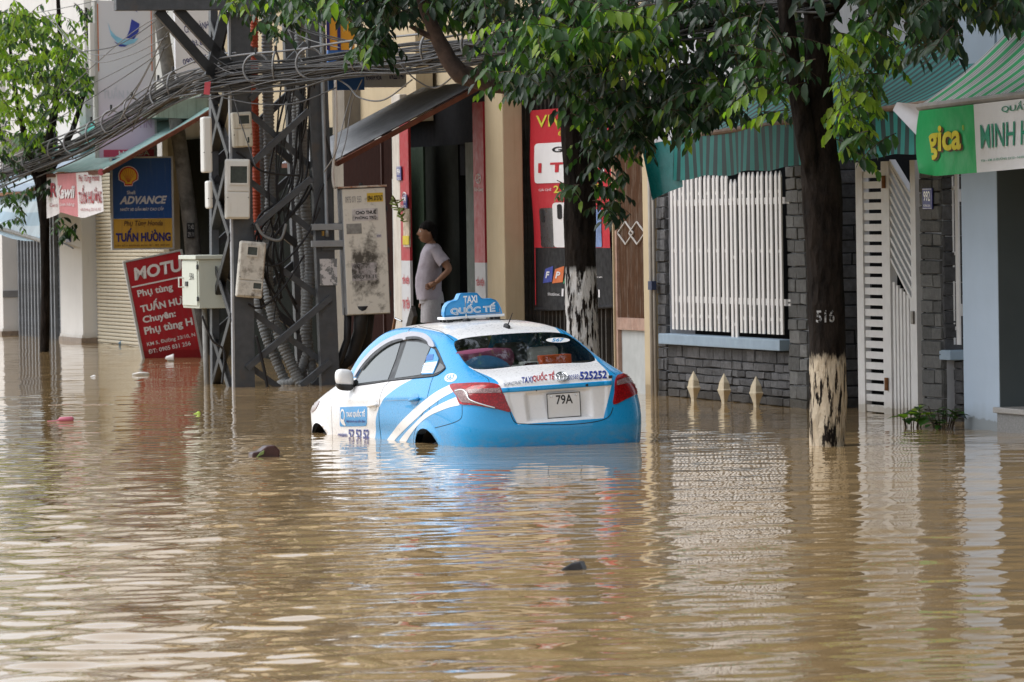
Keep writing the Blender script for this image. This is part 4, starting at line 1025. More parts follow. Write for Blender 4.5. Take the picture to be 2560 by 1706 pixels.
def btext(parent, s, x0, x1, y0, y1, mat, dv=.008, bold=.0, shear=0.0, rot=0.0):
    def f(P):
        o = []
        for p in P:
            u = p.x; z = p.z; o.append(FAC @ Vector((u, bv + .014 * math.sin(u * 3.1 + z * 1.3) + .01 * math.sin(z * 4.7 + u) - dv, z)))
        return o
    text(parent, None, s, BX(x0), BX(x1), BZ(y1), BZ(y0), mat, 0, bold, shear, post=f)
btext(top, 'VIVO', 1349, 1440, 282, 313, YEL, bold=.01); btext(top, '6GB', 1398, 1440, 324, 337, YEL); 
bpoly(top, 'white_card', roundrect(1346, 1515, 354, 456, 8), BWH, .006)
btext(top, 'GIẢM', 1386, 1470, 360, 379, BLK, .010, .03); btext(top, '1 TRIỆU', 1357, 1512, 396, 436, RED, .010, .04)
btext(top, 'GIÁ CHỈ', 1357, 1387, 468, 476, BWH); btext(top, '2.490.000đ', 1392, 1505, 462, 482, YEL, bold=.02)
bpoly(top, 'dark_phone', roundrect(1354, 1392, 519, 619, 7), M('phone_black', (.02, .022, .03), .3), .006)
bpoly(top, 'pale_phone', roundrect(1388, 1440, 506, 619, 8), BWH, .007); bpoly(top, 'lens_strip', roundrect(1399, 1410, 510, 548, 5), BLK, .010); bpoly(top, 'lens_strip', roundrect(1359, 1367, 522, 556, 4), BLK, .010)
bpoly(top, 'screen_phone', roundrect(1488, 1512, 525, 618, 4), M('phone_screen_blue', (.12, .20, .42), .35, var=.5, scale=9), .007)
for i, (x0, ch, c) in enumerate(((1362, 'F', (.03, .05, .30)), (1387, 'P', (.55, .13, .03)), (1412, 'T', (.02, .30, .12)))):
    bpoly(bot, 'logo_tile', [(x0 + 4, 674), (x0 + 24, 666), (x0 + 22, 706), (x0 - 2, 710)], M('logo_' + 'blue orange green'.split()[i], c, .5), .006)
    btext(bot, ch, x0 + 6, x0 + 17, 680, 697, BWH, .011, .03, .2)
btext(bot, 'Hotline:', 1375, 1404, 733, 741, BWH); btext(bot, '1800 6601', 1408, 1500, 722, 742, BWH, bold=.04); btext(bot, 'fptshop.com.vn', 1440, 1508, 688, 696, BWH)
MB(FAC).box(BX(1340), BX(1341.5), bv - .012, bv - .008, BZ(766), BZ(622)).out('border', RED, bot)
# ---- narrow shop with the open doorway
ns = fthing('doorway_shop', 'narrow shop house with dark open doorway between red and white strips', 'shop', U(985), 0)
wu0, wu1 = U(985), U(1006); da, db = U(1034), U(1190)
MB(FAC).box(wu0, wu1, 0, .09, -.6, 3.2).out('pillar', M('scuffed_white_plaster', (.55, .52, .47), .85, var=.12, bump=.15, dirt=(.30, .22, .17), dmin=.5, dmax=.8, streak=True), ns, bevel=.01)
MB(FAC).box(U(984) - 2.6, cu0, .55, .7, 3.3, 10).out('upper_wall', CREAM, ns); MB(FAC).box(U(984) - 2.6, cu0, .52, .6, 2.25, 3.3).out('transom', VOID, ns)  # near-black transom paints in the shade under the roof
gp0, gp1 = U(1034, .5), U(1073, .5)
MB(FAC).box(gp0, gp1, .45, .5, -.5, 2.6).out('green_panel', M('dark_green_sheet', (.016, .028, .016), .7, var=.2, spec=.2), ns)
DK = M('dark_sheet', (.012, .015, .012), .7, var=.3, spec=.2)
mb = MB(FAC); a0, a1 = U(1073, .5), U(1150, .5); nr = 30
for i in range(nr):
    ua = lerp(a0, a1, i / nr); st_ = (a1 - a0) / nr; mb.add([(ua, .5, -.5), (ua + st_ * .5, .47, -.5), (ua + st_, .5, -.5), (ua, .5, 2.6), (ua + st_ * .5, .47, 2.6), (ua + st_, .5, 2.6)], [(0, 1, 4, 3), (1, 2, 5, 4)])
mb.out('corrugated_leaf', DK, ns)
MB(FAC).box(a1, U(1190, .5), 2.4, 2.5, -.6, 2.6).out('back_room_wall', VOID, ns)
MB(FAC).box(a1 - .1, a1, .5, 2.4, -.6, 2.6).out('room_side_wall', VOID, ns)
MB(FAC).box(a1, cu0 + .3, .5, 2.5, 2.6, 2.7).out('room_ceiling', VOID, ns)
MB(FAC).box(U(1190, .3), cu0, .2, .5, -.6, 2.6).out('door_jamb', M('jamb_grey_green', (.10, .12, .11), .7), ns)
MB(FAC).tube([(U(1163, .9), .9, ZZ(1163, 596, .9)), (U(1163, .9), .87, ZZ(1163, 596, .9))], .02, 14).out('door_knob', CHROME, ns)
floor = MB(FAC).box(U(1010, .3), cu0 + .2, .05, 2.4, -.6, .012).out('floor', CONC, ns)
def strip_sign(x0, x1, ytop, ymid, ybot, v, label, extra=False):
    u0, u1 = U(x0, v), U(x1, v); z = lambda y: ZZ((x0 + x1) / 2, y, v)
    t = fthing('strip_sign', label, 'sign', u0, v, z(ybot), 'red and white door strips')
    a = MB(FAC).box(u0, u1, v - .02, v + .01, z(ymid), z(ytop)).out('red_panel', M('strip_red', (.36, .02, .03), .45, var=.08), t)
    b_ = MB(FAC).box(u0, u1, v - .02, v + .01, z(ybot), z(ymid)).out('white_panel', M('strip_white', (.50, .51, .53), .5, var=.06), t)
    w = u1 - u0
    text(b_, FAC, 'TIỀN ĐIỆN', u0 + .12 * w, u1 - .08 * w, z(ymid + 62), z(ymid + 34), RED, v - .024, .03)
    text(b_, FAC, 'TẠI TIỆN', u0 + .12 * w, u1 - .08 * w, z(ymid + 126), z(ymid + 90), RED, v - .024, .03)
    zz = z(ytop + 192); mb = MB(FAC)
    P = [((u0 + u1) / 2 + .23 * w * math.cos(q), v - .023, zz + .05 * math.sin(q)) for q in [6.2832 * i / 20 for i in range(21)]]
    mb.tube(P, .006, 5); mb.tube([((u0 + u1) / 2, v - .023, zz - .05), ((u0 + u1) / 2, v - .023, zz + .05)], .006, 5); mb.tube([((u0 + u1) / 2 - .2 * w, v - .023, zz - .02), ((u0 + u1) / 2 + .2 * w, v - .023, zz + .015)], .005, 5); mb.out('emblem', BWH, a)
    text(a, FAC, 'Điện Quang', u0 + .1 * w, u1 - .1 * w, zz - .15, zz - .09, BWH, v - .024, .01)
    return t
strip_sign(1192, 1218, 255, 657, 800, .12, 'red over white strip sign right of the doorway against the cream pillar')
s2 = strip_sign(1008, 1030, 300, 652, 830, .02, 'red over white strip sign left of the doorway, calendar pinned on it')
cal = fthing('wall_calendar', 'slim pale calendar with yellow foot on the left red strip', 'calendar', U(1011, -.01), -.01)
cx0, cx1 = U(1012, -.01), U(1027, -.01); MB(FAC).box(cx0, cx1, -.02, -.004, ZZ(1020, 618, -.01), ZZ(1020, 523, -.01)).out('picture_sheet', M('calendar_paper', (.50, .42, .33), .7, var=.4, scale=14), cal)
MB(FAC).box(cx0, cx1, -.028, -.02, ZZ(1020, 612, -.01), ZZ(1020, 590, -.01)).out('date_block', M('calendar_yellow', (.60, .48, .04), .6), cal)
plate(993, 1004, 417, 452, -.012, '994', 'small blue number plate on the scuffed white pillar')
plate(1010, 1018, 487, 521, -.02, '994', 'small blue number plate on the left red strip above the calendar')
# brown corrugated doors left of the pillar
bs = fthing('brown_shutter_shop', 'shop front closed by dark red-brown corrugated doors behind the lattice pole', 'shop', U(700, .2), .2)
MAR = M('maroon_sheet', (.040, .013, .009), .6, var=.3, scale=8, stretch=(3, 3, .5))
mb = MB(FAC); a0, a1 = U(872, .12), U(984, .12); nr = 44
for i in range(nr):
    ua = lerp(a0, a1, i / nr); st_ = (a1 - a0) / nr; mb.add([(ua, .12, -.5), (ua + st_ * .5, .07, -.5), (ua + st_, .12, -.5), (ua, .12, 2.7), (ua + st_ * .5, .07, 2.7), (ua + st_, .12, 2.7)], [(0, 1, 4, 3), (1, 2, 5, 4)])
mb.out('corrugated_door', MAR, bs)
MB(FAC).box(U(960, .06), U(962, .06), .04, .1, -.5, 2.7).out('door_stile', MAR, bs)
MB(FAC).box(U(838, .1), a0, .1, .3, -.6, 3.4).out('wall_pier', M('taupe_plaster', (.19, .17, .14), .85, var=.15), bs)
mb = MB(FAC); a0, a1 = U(440, .2), U(838, .2); nr = 80
for i in range(nr):
    ua = lerp(a0, a1, i / nr); st_ = (a1 - a0) / nr; mb.add([(ua, .2, -.5), (ua + st_ * .5, .13, -.5), (ua + st_, .2, -.5), (ua, .2, 2.9), (ua + st_ * .5, .13, 2.9), (ua + st_, .2, 2.9)], [(0, 1, 4, 3), (1, 2, 5, 4)])
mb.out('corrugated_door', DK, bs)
MB(FAC).box(U(440, .3), wu0, .3, .5, 2.9, 10).out('upper_wall', CREAM, bs)
flush_text()
# ------------------------------------------------------------------ far left shops, awnings, signs
def cross(u):  # a frame across the street at u, facing the camera end: x runs into the houses, y away, z up
    o = fw(u, 0, 0); return Matrix(((FI.x, -FT.x, 0, o.x), (FI.y, -FT.y, 0, o.y), (0, 0, 1, 0), (0, 0, 0, 1)))
def cthing(name, label, cat, u, s, z, group=None):
    return thing(name, label, cat, None, group=group, mat=cross(u) @ Matrix.Translation((s, 0, z)))
ls = fthing('shuttered_shop', 'pale shop house with white pillars, folding gate and cream roller shutter', 'shop', U(150), 0)
uA = U(6); uB0, uB1 = U(150), U(205); vA = G(48, 700, uA).y; vB = G(243, 700, uB1).y
WP2 = M('ivory_plaster', (.60, .59, .57), .8, var=.06, scale=2, tide=.08, dirt=(.38, .35, .31), dmin=.6, dmax=.95, streak=True)
TILE = M('brown_skirting_tile', (.22, .17, .13), .5, var=.3, scale=14)
for u0, u1, vd in ((uA - 2.2, uA, vA + .3), (uB0, uB1, vB + .3)):
    MB(FAC).box(u0, u1, 0, vd, -.6, 4.2).out('pillar', WP2, ls, bevel=.01)
    MB(FAC).box(u0 - .02, u1 + .02, -.03, vd, -.5, ZZ(200, 845)).out('skirting', TILE, ls, bevel=.004)
    MB(FAC).box(u0 - .012, u1 + .012, -.015, vd, ZZ(200, 845), ZZ(200, 838)).out('skirting_cap', WP2, ls)
MB(FAC).box(uA - .004, uA + .015, .0, vA, ZZ(20, 745), ZZ(20, 728)).out('cable_cover', M('grey_tape', (.22, .22, .22), .5), ls)
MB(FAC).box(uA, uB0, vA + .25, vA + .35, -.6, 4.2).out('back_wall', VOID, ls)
GG = M('grey_folding_gate', (.20, .215, .235), .5, .3, var=.25, scale=9, dirt=(.12, .11, .10), dmin=.5, dmax=.85)
ga0, ga1 = U(46, vA), U(152, vA); fgp = MB(FAC).box(ga0, ga1 + .3, vA - .03, vA + .03, 2.25, 2.4).out('folding_gate', GG, ls)
n = 26; t_ = MB().box(0, (ga1 - ga0) / n * .5, -.03, .03, -.5, 2.3).out('tmp', GG); bm_ = t_.data; bpy.data.objects.remove(t_)
for i in range(n): link('gate_bar', bm_, fgp, MW[fgp.name].inverted() @ Matrix.Translation(fw(lerp(ga0, ga1, i / n), vA + (.03 if i % 2 else -.03), 0)) @ Matrix.Rotation(FACROT, 4, 'Z'))
for j in range(24):
    z = -.1 + j * .1; MB(FAC).box(ga0, ga1, vA - .005, vA + .005, z, z + .012).out('cross_link', GG, fgp)
SHUT = M('cream_shutter', (.47, .42, .32), .55, var=.07, scale=3, dirt=(.30, .25, .18), dmin=.58, dmax=.92, streak=True)
ua_, ub_ = U(244, vB), U(520, vB); rs = MB(FAC).box(ua_, ub_, vB + .03, vB + .05, -.5, 2.7).out('roller_shutter', VOID, ls)
t_ = MB(); Lg = ub_ - ua_
prof = [(0, 0), (-.012, .006), (-.016, .02), (-.016, .036), (-.008, .046), (0, .048)]
for i in range(len(prof) - 1): t_.add([(0, prof[i][0], prof[i][1]), (Lg, prof[i][0], prof[i][1]), (Lg, prof[i + 1][0], prof[i + 1][1]), (0, prof[i + 1][0], prof[i + 1][1])], [(0, 1, 2, 3)])
t_ = t_.out('tmp', SHUT); bm_ = t_.data; bpy.data.objects.remove(t_)
for i in range(50): link('slat', bm_, rs, MW[rs.name].inverted() @ Matrix.Translation(fw(ua_, vB, -.15 + i * .0535)) @ Matrix.Rotation(FACROT, 4, 'Z'))
MB(FAC).box(uB1, ub_, vB - .02, vB + .4, 2.55, 10.5).out('upper_wall', WP2, ls)
MB(FAC).box(uA - 2.2, uB1, .1, vB + .4, 3.2, 10.5).out('upper_wall', WP2, ls)
plate(166, 176, 575, 606, -.012, '876', 'tiny blue number plate on the white pillar of the shuttered shop')
MB(FAC).tube([(U(160, -.03), -.03, ZZ(160, 608, -.03)), (U(184, -.12), -.12, ZZ(184, 621, -.12))], .012, 6).out('bracket', STEEL, ls)
# dark pier and wall between the two shops
MB(FAC).box(U(432, .1), U(446, .1), -.02, .3, -.6, 3.0).out('pier', M('buff_plaster', (.40, .36, .28), .85, var=.1), ls)
# ---- awnings
CORR = {}
def awning(name, label, cat, A, B, u0, u1, mat, beam, beam_mat, rib=.09, amp=.014, fabric=False, thick=.02, scallop=0):
    """sheet sloping from the wall line A (v, z) to the street line B (v, z), between u0 (near end) and u1 (far end)"""
    t = fthing(name, label, cat, u0, A[0], A[1])
    n = max(2, int(abs(u1 - u0) / rib * 4)); m_ = 8
    def fn(s, q):
        u = lerp(u1, u0, s); v = lerp(A[0], B[0], q); z = lerp(A[1], B[1], q)
        ph = u / rib * 6.2832
        return (u, v, z + (amp * math.sin(ph) if not fabric else -.05 * math.sin(q * math.pi) + .01 * math.sin(u * 2.3)))
    mb = MB(FAC).grid(fn, n, m_); o = mb.out('sheet', mat, t, True)
    if beam:
        MB(FAC).bar((u0 + .03, A[0], A[1] - beam * .4), (u0 + .03, B[0], B[1] - beam * .4), .05, beam, (1, 0, 0)).out('edge_beam', beam_mat, t)
        MB(FAC).bar((u0, B[0] + .02, B[1] - .03), (u1, B[0] + .02, B[1] - .03), .05, .05).out('front_bar', beam_mat, t)
    return t
RUSTB = M('red_brown_beam', (.12, .04, .022), .75, var=.3, scale=8)
g_ = F(530, 300, 0); uT = g_.x; gB = G(255, 425, uT); uF = F(112, 465, gB.y).x
TEAL = M('faded_teal_tarp', (.20, .33, .32), .5, var=.12, scale=3, dirt=(.30, .34, .32), dmin=.5, dmax=.85)
aw1 = awning('tarp_awning', 'faded teal tarp awning with red-brown edge over the shuttered shop', 'awning', (0, g_.z + .16), (gB.y, gB.z), uT, uF, TEAL, .10, RUSTB, fabric=True)
# banner valance hanging from its street edge
val = fthing('awning_banner', 'white and faded red cloth banner hanging from the teal awning edge', 'banner', uF, gB.y, gB.z)
zt = gB.z - .02; uv0, uv1 = uF + .1, uT - .05; vv = gB.y - .02; vh = 100 / 176
PNK = M('faded_red_cloth', (.50, .20, .21), .8, var=.1); CLW = M('white_cloth', (.62, .60, .60), .85, var=.07)
def vwob(u, z): return vv + .03 * math.sin(u * 1.7) + .02 * math.sin(u * 4.1 + z * 3)
def vsheet(a, b2, mat, nm):
    def fn(s, t): u = lerp(uv0, uv1, lerp(a, b2, s)); z = zt - vh * (1 - t) * (1 + .07 * math.sin(u * 2.2)); return (u, vwob(u, z), z)
    return MB(FAC).grid(fn, 14, 10).out(nm, mat, val, True)
wl = vsheet(0, .26, CLW, 'white_end'); rd = vsheet(.26, .60, PNK, 'red_field'); wr = vsheet(.60, 1, CLW, 'white_field')
DRED = M('dull_red_print', (.30, .05, .06), .8)
def vtext(par, s, a, b2, t0, t1, mat, bold=0., sh=0.):
    def f(P): return [FAC @ Vector((p.x, vwob(p.x, p.z) - .012, p.z)) for p in P]
    text(par, None, s, lerp(uv0, uv1, a), lerp(uv0, uv1, b2), zt - vh * t1, zt - vh * t0, mat, 0, bold, sh, post=f)
vtext(wr, 'Phụ Tùng Honda', .66, .94, .06, .26, DRED, .01, .2); vtext(wr, 'TUẤN HƯỜNG', .64, .98, .30, .74, DRED, .03); vtext(wr, 'KM5, Đường 23/10, NT', .66, .96, .84, .93, DRED)
vtext(rd, 'Kawii', .30, .57, .28, .60, CLW, .03, .2); vtext(rd, 'Chính hãng', .33, .56, .70, .80, CLW); vtext(wl, 'R', .08, .20, .2, .55, DRED, .03); vtext(wl, 'Castrol', .08, .22, .70, .78, DRED)
MB(FAC).tube([(uT, gB.y - .01, gB.z - .03), (uT + .05, gB.y - .02, gB.z - .03)], .045, 12).out('end_cap', M('faded_pink_cap', (.50, .12, .15), .6), val)
# grey sheet awning over the maroon doors
g_ = F(1190, 205, .0); gB2 = G(838, 400, g_.x)
GREYS = M('grey_roof_sheet', (.40, .42, .45), .42, .25, var=.2, scale=5)
aw2 = awning('sheet_awning', 'grey corrugated metal awning with dark red edge beam beside the doorway shop', 'awning', (0.05, g_.z), (gB2.y, gB2.z), g_.x, g_.x - 2.6, GREYS, .12, RUSTB, .11)
# upper eave above the doorway
e0, e1 = F(1135, 176, -.3), F(940, 212, -1.3)
EAV = M('weathered_fibre_cement', (.16, .16, .155), .85, var=.3, scale=7)
ev = awning('eave_roof', 'weathered corrugated eave roof above the grey sheet awning', 'roof', (.3, e0.z + .25), (-1.7, e0.z + .02), e0.x + .1, e0.x - 3.2, EAV, .05, M('worn_white_edge', (.36, .36, .36), .7), .12)
# greenish slab eave
s0 = G(528, 235, uT - .3); MBs = fthing('concrete_eave', 'greenish stained concrete eave slab above the teal awning', 'eave', uT - .4, 0, s0.z - .35)
sA = G(390, 290, uT - .4); sBt = G(525, 232, uT - .4)
mb = MB(cross(uT - .4)); mb.prism([(sA.y, sA.z - .02), (.1, sBt.z - .36), (.1, sBt.z), (sA.y, sA.z + .1)], 0, 3.0); mb.out('slab', M('mossy_concrete', (.20, .24, .20), .9, var=.2, dirt=(.09, .11, .08), dmin=.5, dmax=.8, streak=True), MBs)
# stripes for the teal and the green awnings
def stripe_mat(name, cols, period, axis='X', rough=.55):
    k = NT(name); t = k.n('TexCoord'); s = k.n('SeparateXYZ'); k.link(t.outputs['Object'], s.inputs[0])
    f = k.math('FRACT', k.math('DIVIDE', k.math('ADD', s.outputs[0 if axis == 'X' else 1], 50.0), period))
    col = None; acc = 0.0
    for c, w in cols:
        if col is None: col = k.mix(0.0, lin(c), lin(c))
        else: col = k.mix(k.ramp(f, acc - .004, acc + .004), col, lin(c))
        acc += w
    n = k.ramp(k.noise(2.5, k.coord(), 5), .3, .75, .78, 1.08); vm = k.n('VectorMath', operation='SCALE'); k.link(col, vm.inputs[0]); k.link(n, vm.inputs[3])
    k.link(vm.outputs[0], k.b.inputs['Base Color']); k.b.inputs['Roughness'].default_value = rough
    # thin cloth lets some light through
    out = [q for q in k.t.nodes if q.type == 'OUTPUT_MATERIAL'][0]; tl = k.n('BsdfTranslucent'); k.link(vm.outputs[0], tl.inputs[0]); mx = k.n('MixShader'); mx.inputs[0].default_value = .3
    k.link(k.b.outputs[0], mx.inputs[1]); k.link(tl.outputs[0], mx.inputs[2]); k.link(mx.outputs[0], out.inputs[0])
    return k.m
TS = stripe_mat('teal_stripe_cloth', (((.03, .28, .26), .52), ((.022, .055, .06), .48)), .205)
fv = -1.0; a0 = F(1692, 345, fv); a1 = F(2335, 256, fv); zb_ = (a0.z + a1.z) / 2
wz = ZZ(2390, 90, 0)
aw3 = fthing('striped_awning', 'teal striped cloth awning with deep valance over the white pickets', 'awning', a0.x, fv, a0.z)
def fn(s, t): return (lerp(a0.x, a1.x, s), lerp(fv, .0, t), lerp(lerp(a0.z, a1.z, s), wz, t) - .06 * math.sin(t * math.pi))
MB(FAC).grid(fn, 40, 8).out('canopy', TS, aw3, True)
def fv_(s, t):
    u = lerp(a0.x, a1.x, s); return (u, fv - .015 + .02 * math.sin(u * 6.1) * (1 - t) + .015 * math.sin(u * 2.7), lerp(a0.z, a1.z, s) - .01 - (1 - t) * .37 * (1 + .03 * math.sin(u * 5)))
MB(FAC).grid(fv_, 110, 8).out('valance', TS, aw3, True)
MB(FAC).tube([(a0.x - .05, fv, a0.z), (a1.x + .05, fv, a1.z)], .025, 8).out('front_bar', M('rusty_tube', (.22, .15, .11), .7, .3, var=.3), aw3)
# loose curled corner at its far end
c0 = a0 + Vector((0, 0, 0))
def curl(s, t):
    a = s * 2.2; r = .22
    return (c0.x - r * math.sin(a) * .9 + .1 * t, fv + .0 - .30 * s * (1 - .2 * t) + .02, c0.z - .02 - t * .42 - .12 * s + .05 * math.sin(a) * (1 - t))
MB(FAC).grid(curl, 12, 10).out('loose_corner', M('teal_plastic', (.015, .19, .19), .25, var=.2), aw3, True)
# green and white awning of the pharmacy with its sign
GS = stripe_mat('green_stripe_cloth', (((.02, .44, .14), .40), ((.62, .63, .64), .12), ((.05, .05, .06), .05), ((.62, .62, .63), .16), ((.05, .05, .06), .05), ((.55, .56, .57), .22)), .30)
gv_ = pv - .85; b0 = F(2302, 262, gv_); b1 = F(2560, 231, gv_); slope = (b1.z - b0.z) / (b1.x - b0.x); bend = b1.x + 1.6
wt = F(2528, 72, pv)
ga_ = fthing('pharmacy_awning', 'green, white and black striped awning over the pharmacy front', 'awning', b0.x, gv_, b0.z)
def gfn(s, t):
    u = lerp(b0.x, bend, s); return (u, lerp(gv_, pv, t), lerp(b0.z + slope * (u - b0.x), wt.z + .1, t) - .05 * math.sin(t * math.pi))
MB(FAC).grid(gfn, 40, 8).out('canopy', GS, ga_, True)
MB(FAC).tube([(b0.x - .03, gv_, b0.z - .02), (bend, gv_, b0.z - .02 + slope * (bend - b0.x))], .03, 8).out('front_bar', M('buff_tube', (.30, .29, .28), .6), ga_)
zz_ = b0.z - .03
tri = MB(FAC); L0 = F(2232, 268, gv_ + .1)
PTS = [Vector(F(2302, 262, gv_)), Vector(F(2242, 256, gv_ + .15)), Vector(F(2232, 276, gv_ + .12)), Vector(F(2332, 382, gv_ - .05)), Vector(F(2322, 330, gv_ - .02))]
FLAPM = M('grey_white_cloth', (.50, .50, .53), .8, var=.08)
def flap(s, t):
    a = PTS[2].lerp(PTS[1], t) ; top_ = PTS[1].lerp(PTS[0], s); bot_ = PTS[2].lerp(PTS[3], s); p = bot_.lerp(top_, t); return p + Vector((0, .05 * math.sin(s * 3.1) * math.sin(t * 3.1), 0))
MB(FAC).grid(flap, 12, 8).out('side_flap', FLAPM, ga_, True)
ps = fthing('pharmacy_sign', 'green and white cloth pharmacy sign hanging from the striped awning', 'sign', b0.x, gv_, b0.z - .5)
def PSX(x): return U(x, gv_ - .04)
def PSZ(x, y): return ZZ(x, y, gv_ - .04)
GRN = M('sign_green', (.015, .33, .10), .5, var=.1, scale=3, bump=.25, bscale=7); PWH = M('sign_white', (.60, .61, .64), .5, var=.06, scale=3, bump=.2, bscale=7, dirt=(.42, .42, .42), dmin=.6, dmax=.95, streak=True); PGT = M('sign_green_text', (.02, .22, .14), .5)
xm = 2440
def psheet(x0, x1, mat, nm):
    def fn(s, t):
        u = lerp(PSX(x0), PSX(x1), s); zt_ = b0.z - .05 + slope * (u - b0.x); zb2 = zt_ - 158 / 308
        v = gv_ - .04 + .02 * math.sin(u * 2.2) * (1 - t)
        k_ = max(0, 1 - s * 3.5) if x0 < 2310 else 0
        u += .30 * k_ * (1 - t) ** 2 ; v -= .10 * k_ * (1 - t); zb3 = zb2 + .03 * k_
        return (u, v, lerp(zb3, zt_, t))
    return MB(FAC).grid(fn, 20, 12).out(nm, mat, ps, True)
gsh = psheet(2304, xm, GRN, 'green_panel'); wsh = psheet(xm, 2760, PWH, 'white_panel')
def pstext(par, s, x0, x1, y0, y1, mat, bold=0., dv=.0, sh=0.):
    def f(P):
        o = []
        for p in P:
            z = p.z + slope * (p.x - b0.x); t = min(1, max(0, 1 - ((b0.z - .05 + slope * (p.x - b0.x)) - z) / (158 / 308))); o.append(FAC @ Vector((p.x, gv_ - .04 + .02 * math.sin(p.x * 2.2) * (1 - t) - .008 - dv, z)))
        return o
    k_ = lambda x, y: PSZ(x, y) - slope * (PSX(x) - b0.x)
    text(par, None, s, PSX(x0), PSX(x1), k_((x0 + x1) / 2, y1), k_((x0 + x1) / 2, y0), mat, 0, bold, sh, post=f)
SYE = M('sign_yellow', (.62, .55, .03), .5); SBR = M('sign_brown', (.10, .05, .02), .5)
pstext(gsh, 'gica', 2330, 2411, 316, 401, SBR, .035, .0, .05); pstext(gsh, 'gica', 2327, 2408, 313, 398, SYE, .03, .006, .05); pstext(gsh, '®', 2411, 2416, 313, 326, SYE)
pstext(wsh, 'QUẦY THUỐC', 2512, 2680, 248, 274, PGT, .01); pstext(wsh, 'MINH H', 2456, 2585, 306, 366, PGT, .008); pstext(wsh, '926 - KM 15 ĐƯỜNG 23/10 - NHA TRANG - KH', 2455, 2620, 390, 398, PGT, .01)
# far-left awnings
g_ = F(245, 368, .2); gB3 = G(62, 478, g_.x)
awning('sheet_awning', 'small grey-blue sheet awning with brown edge beneath the cable bundle', 'awning', (.2, g_.z), (gB3.y, gB3.z), g_.x, g_.x - 4, M('grey_blue_sheet', (.30, .36, .42), .45, .3), .10, M('orange_brown_beam', (.20, .09, .04), .7), .11)
lt = fthing('tarp_screen', 'sagging light blue ribbed tarp at the left edge above the folding gate', 'tarp', U(60, -.6), -.6)
LB = stripe_mat('light_blue_rib_tarp', (((.36, .50, .60), .55), ((.52, .62, .68), .45)), .16, 'Y')
def ltf(s, t):
    y1 = lerp(440, 408, s); y0 = lerp(555, 602, s); x = lerp(-60, 108, s); p = F(x, lerp(y0, y1, t), -.6 - .5 * (1 - t)); p.z -= .10 * math.sin(s * 3.1) * (1 - t); return p
MB(FAC).grid(ltf, 30, 12).out('tarp', LB, lt, True)
MB(FAC).tube([F(-60, 556, -1.1), F(30, 580, -1.1), F(108, 604, -1.1)], .03, 8).out('pole', CONC, lt)
# teal tarp scrap between the trees and the tall sign
tt = fthing('tarp_awning', 'bright teal ribbed tarp peeking from behind the tall white sign', 'awning', U(200, .5), .5)
TT = stripe_mat('bright_teal_tarp', (((.05, .36, .32), .6), ((.09, .46, .42), .4)), .14, 'Y')
def ttf(s, t): return F(lerp(120, 250, s), lerp(lerp(392, 350, s), lerp(385, 250, s), t), -.1 + .5 * t)
MB(FAC).grid(ttf, 10, 8).out('tarp', TT, tt, True)
# ---- the signs that face down the street
def sign_frame(u, x0, y0):
    """cross frame whose origin is the point seen at x0, y0 on the cross plane u"""
    g_ = G(x0, y0, u); return cross(u) @ Matrix.Translation((g_.y, 0, g_.z)), g_
def px_per_m(u): return FPX / (fw(u, -1).y)
def disc(cx, cz, r, n=20, a0=0, a1=6.2832, sx=1.0): return [(cx + r * sx * math.cos(a0 + (a1 - a0) * i / n), cz + r * math.sin(a0 + (a1 - a0) * i / n)) for i in range(n + (0 if a1 - a0 > 6.28 else 1))]
# oil sign
u = uT - .6; S = px_per_m(u); fr_, g_ = sign_frame(u, 284, 622)
os_ = thing('oil_sign', 'blue and yellow motor oil sign with scallop shell under the teal awning', 'sign', None, mat=fr_)
w, h = 150 / S, 225 / S; zy = 74 / S
SBL = M('sign_blue', (.012, .06, .22), .45, var=.15, scale=2, dirt=(.10, .13, .20), dmin=.55, dmax=.95, streak=True); SYL = M('sign_ochre', (.44, .26, .035), .5, var=.15, scale=2, dirt=(.24, .15, .05), dmin=.5, dmax=.9, streak=True); SRD = M('shell_red', (.48, .02, .02), .45); SYW = M('shell_yellow', (.66, .42, .03), .45); SLV = M('silver_print', (.48, .49, .52), .4)
ALU = M('aluminium_edge', (.38, .38, .37), .5, .4)
MB(fr_).box(0, w, 0, .05, zy, h).out('blue_panel', SBL, os_); MB(fr_).box(0, w, 0, .05, 0, zy - .001).out('yellow_panel', SYL, os_)
for a in ((-.025, 0, -.02, h + .02), (w, w + .025, -.02, h + .02), (0, w, -.02, 0), (0, w, h, h + .02)): MB(fr_).box(a[0], a[1], -.012, .06, a[2], a[3]).out('edge', ALU, os_)
cx, cz, r = .27 * w, h - .20 * h, .135 * w
def shellp(cx, cz, r): return [(cx - .38 * r, cz - r * .95), (cx + .38 * r, cz - r * .95), (cx + .45 * r, cz - r * .62), (cx + .95 * r, cz - r * .35)] + disc(cx, cz, r, 14, 0.1, math.pi - .1) + [(cx - .95 * r, cz - r * .35), (cx - .45 * r, cz - r * .62)]
em = MB(fr_).prism(shellp(cx, cz, r * 1.28), -.006, .002).out('shell_outline', BWH, os_); MB(fr_).prism(shellp(cx, cz, r * 1.18), -.010, -.006).out('shell_rim', SRD, em); MB(fr_).prism(shellp(cx, cz, r), -.014, -.010).out('shell_face', SYW, em)
for i in range(7):
    a = math.radians(30 + i * 20); MB(fr_).bar((cx + .12 * r * math.cos(a), -.016, cz - .7 * r), (cx + .93 * r * math.cos(a), -.016, cz + .93 * r * math.sin(a)), .004, .006 + .004 * r, (0, 1, 0)).out('shell_ray', SRD, em)
